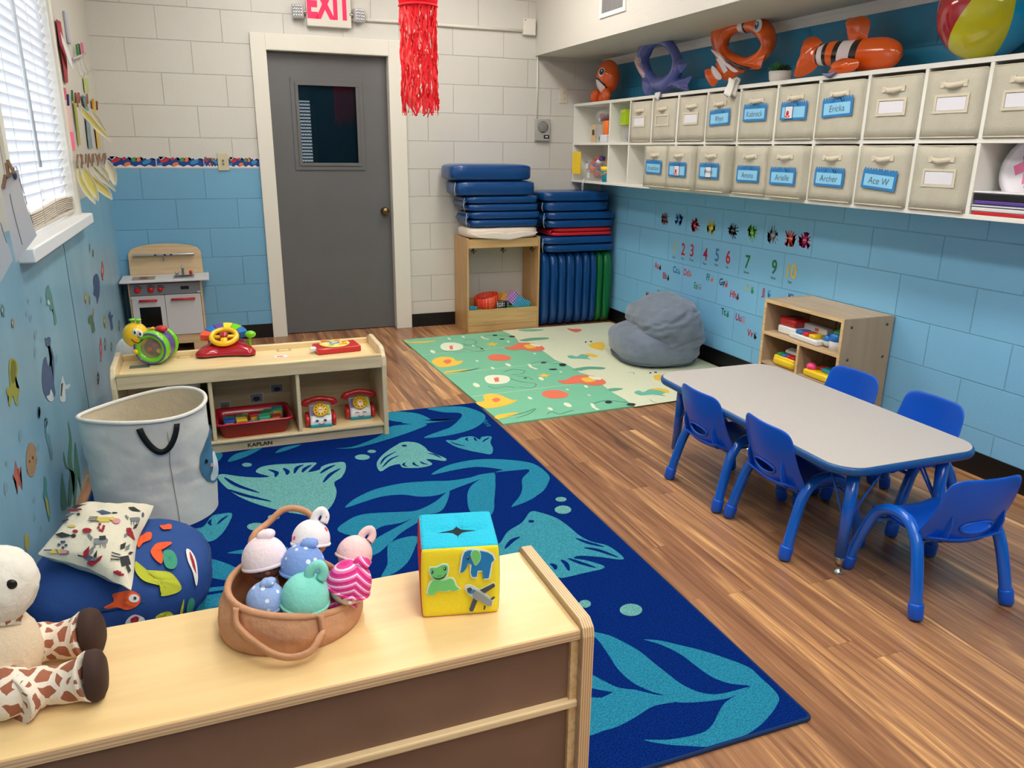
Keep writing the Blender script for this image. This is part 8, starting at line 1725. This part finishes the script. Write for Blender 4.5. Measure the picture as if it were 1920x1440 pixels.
# adhesive hook rack with a grey strip and decorations
p = hit(*cup(610, 260), 0, XL+.01); t = thing('wall_charger', 'tall pale grey box-shaped strip mounted high beside the window', 'wall strip', (XL, p.y, p.z)); mb = MB(); q0 = hit(*cup(570, 105), 0, XL); q1 = hit(*cup(620, 400), 0, XL); mb.box(.001, .014, -.03, .03, q1.z-p.z, q0.z-p.z, cm('lavender_grey_plastic', (176, 178, 190)), bev=.003); mb.build('housing', t)
p = hit(*cup(710, 500), 0, XL+.02); t = thing('hook_rack', 'clear plastic hook rail with wire hooks and small coloured clips on the left wall', 'hook rail', p)
a_, b_ = hit(*cup(650, 535), 0, XL+.02)-p, hit(*cup(765, 480), 0, XL+.02)-p
mb = MB(); mb.tube([a_, a_.lerp(b_, .5)+Vector((.01, 0, .004)), b_], .007, mat('clear_grey_plastic', (170, 166, 160), .2), seg=8); mb.build('rail', t)
for s_ in (.2, .5, .8):
    c = a_.lerp(b_, s_); mb = MB(); mb.tube([c, c+Vector((.004, 0, -.05)), c+Vector((.012, .004, -.085)), c+Vector((.03, .0, -.09)), c+Vector((.035, 0, -.07))], .0014, M_galv, seg=6); mb.build('wire_hook', t)
for s_, m_ in ((.45, M_greenp), (.6, cm('dark_clip', (90, 60, 50))), (.85, cm('pink_clip', (220, 110, 150)))):
    c = a_.lerp(b_, s_); mb = MB(); mb.box(c.x-.006, c.x+.006, c.y-.008, c.y+.008, c.z, c.z+.06, m_, bev=.002); mb.build('clip', t)
# hanging white papers at the left edge of the photo
def cpp(a, b): return (a/5.142, 280+b/5.142)
side_sheet('hanging_paper', [cpp(*q) for q in ((8, 345), (75, 235), (175, 190), (240, 500), (355, 830), (155, 1095), (120, 920), (60, 640))], 'white handwritten paper with clothespins hanging in front of the blind', M_paper, 'paper', (4, 340), lines=[[cpp(95, 430), cpp(120, 560), cpp(150, 680), cpp(185, 810), cpp(215, 920)], [cpp(185, 280), cpp(230, 420), cpp(275, 580), cpp(318, 715)]])
side_sheet('hanging_paper', [(-40, 390), (0, 410), (12, 460), (24, 487), (3, 527), (-40, 540)], 'white handwritten paper cut by the left edge of the photo', M_paper, 'paper', (-10, 380), dy=-.05, lines=[[(1, 418), (6, 436), (13, 456)]])
yS = hit(4, 340, 0, XL+.03).y
for k, (x, y, lab) in enumerate(((8, 340, 'wooden clothespin at the left edge of the hanging paper'), (14, 318, 'brown clothespin near the top of the hanging paper'), (20, 312, 'clothespin beside the dark blue clip on the hanging paper'))):
    p = hit(x, y, 1, yS-.006); mb = MB(); mb.box(-.004, .004, -.006, .006, -.022, .02, M_pin, bev=.001); tag(mb.build('clothespin', None, p, (0, .3-.3*k, 0)), lab, 'clothespin')
p = hit(27, 326, 1, yS-.008); t = thing('binder_clip', 'dark blue teardrop clip on the hanging white paper', 'clip', p); mb = MB(); mb.blob((0, 0, -.004), (.006, .004, .013), cm('navy_clip', (50, 62, 84))); mb.build('clip_body', t); mb = MB(); mb.tube([(0, 0, .006), (.002, 0, .02), (.007, 0, .022), (.009, 0, .014)], .0012, M_black2, seg=6); mb.build('wire_loop', t)
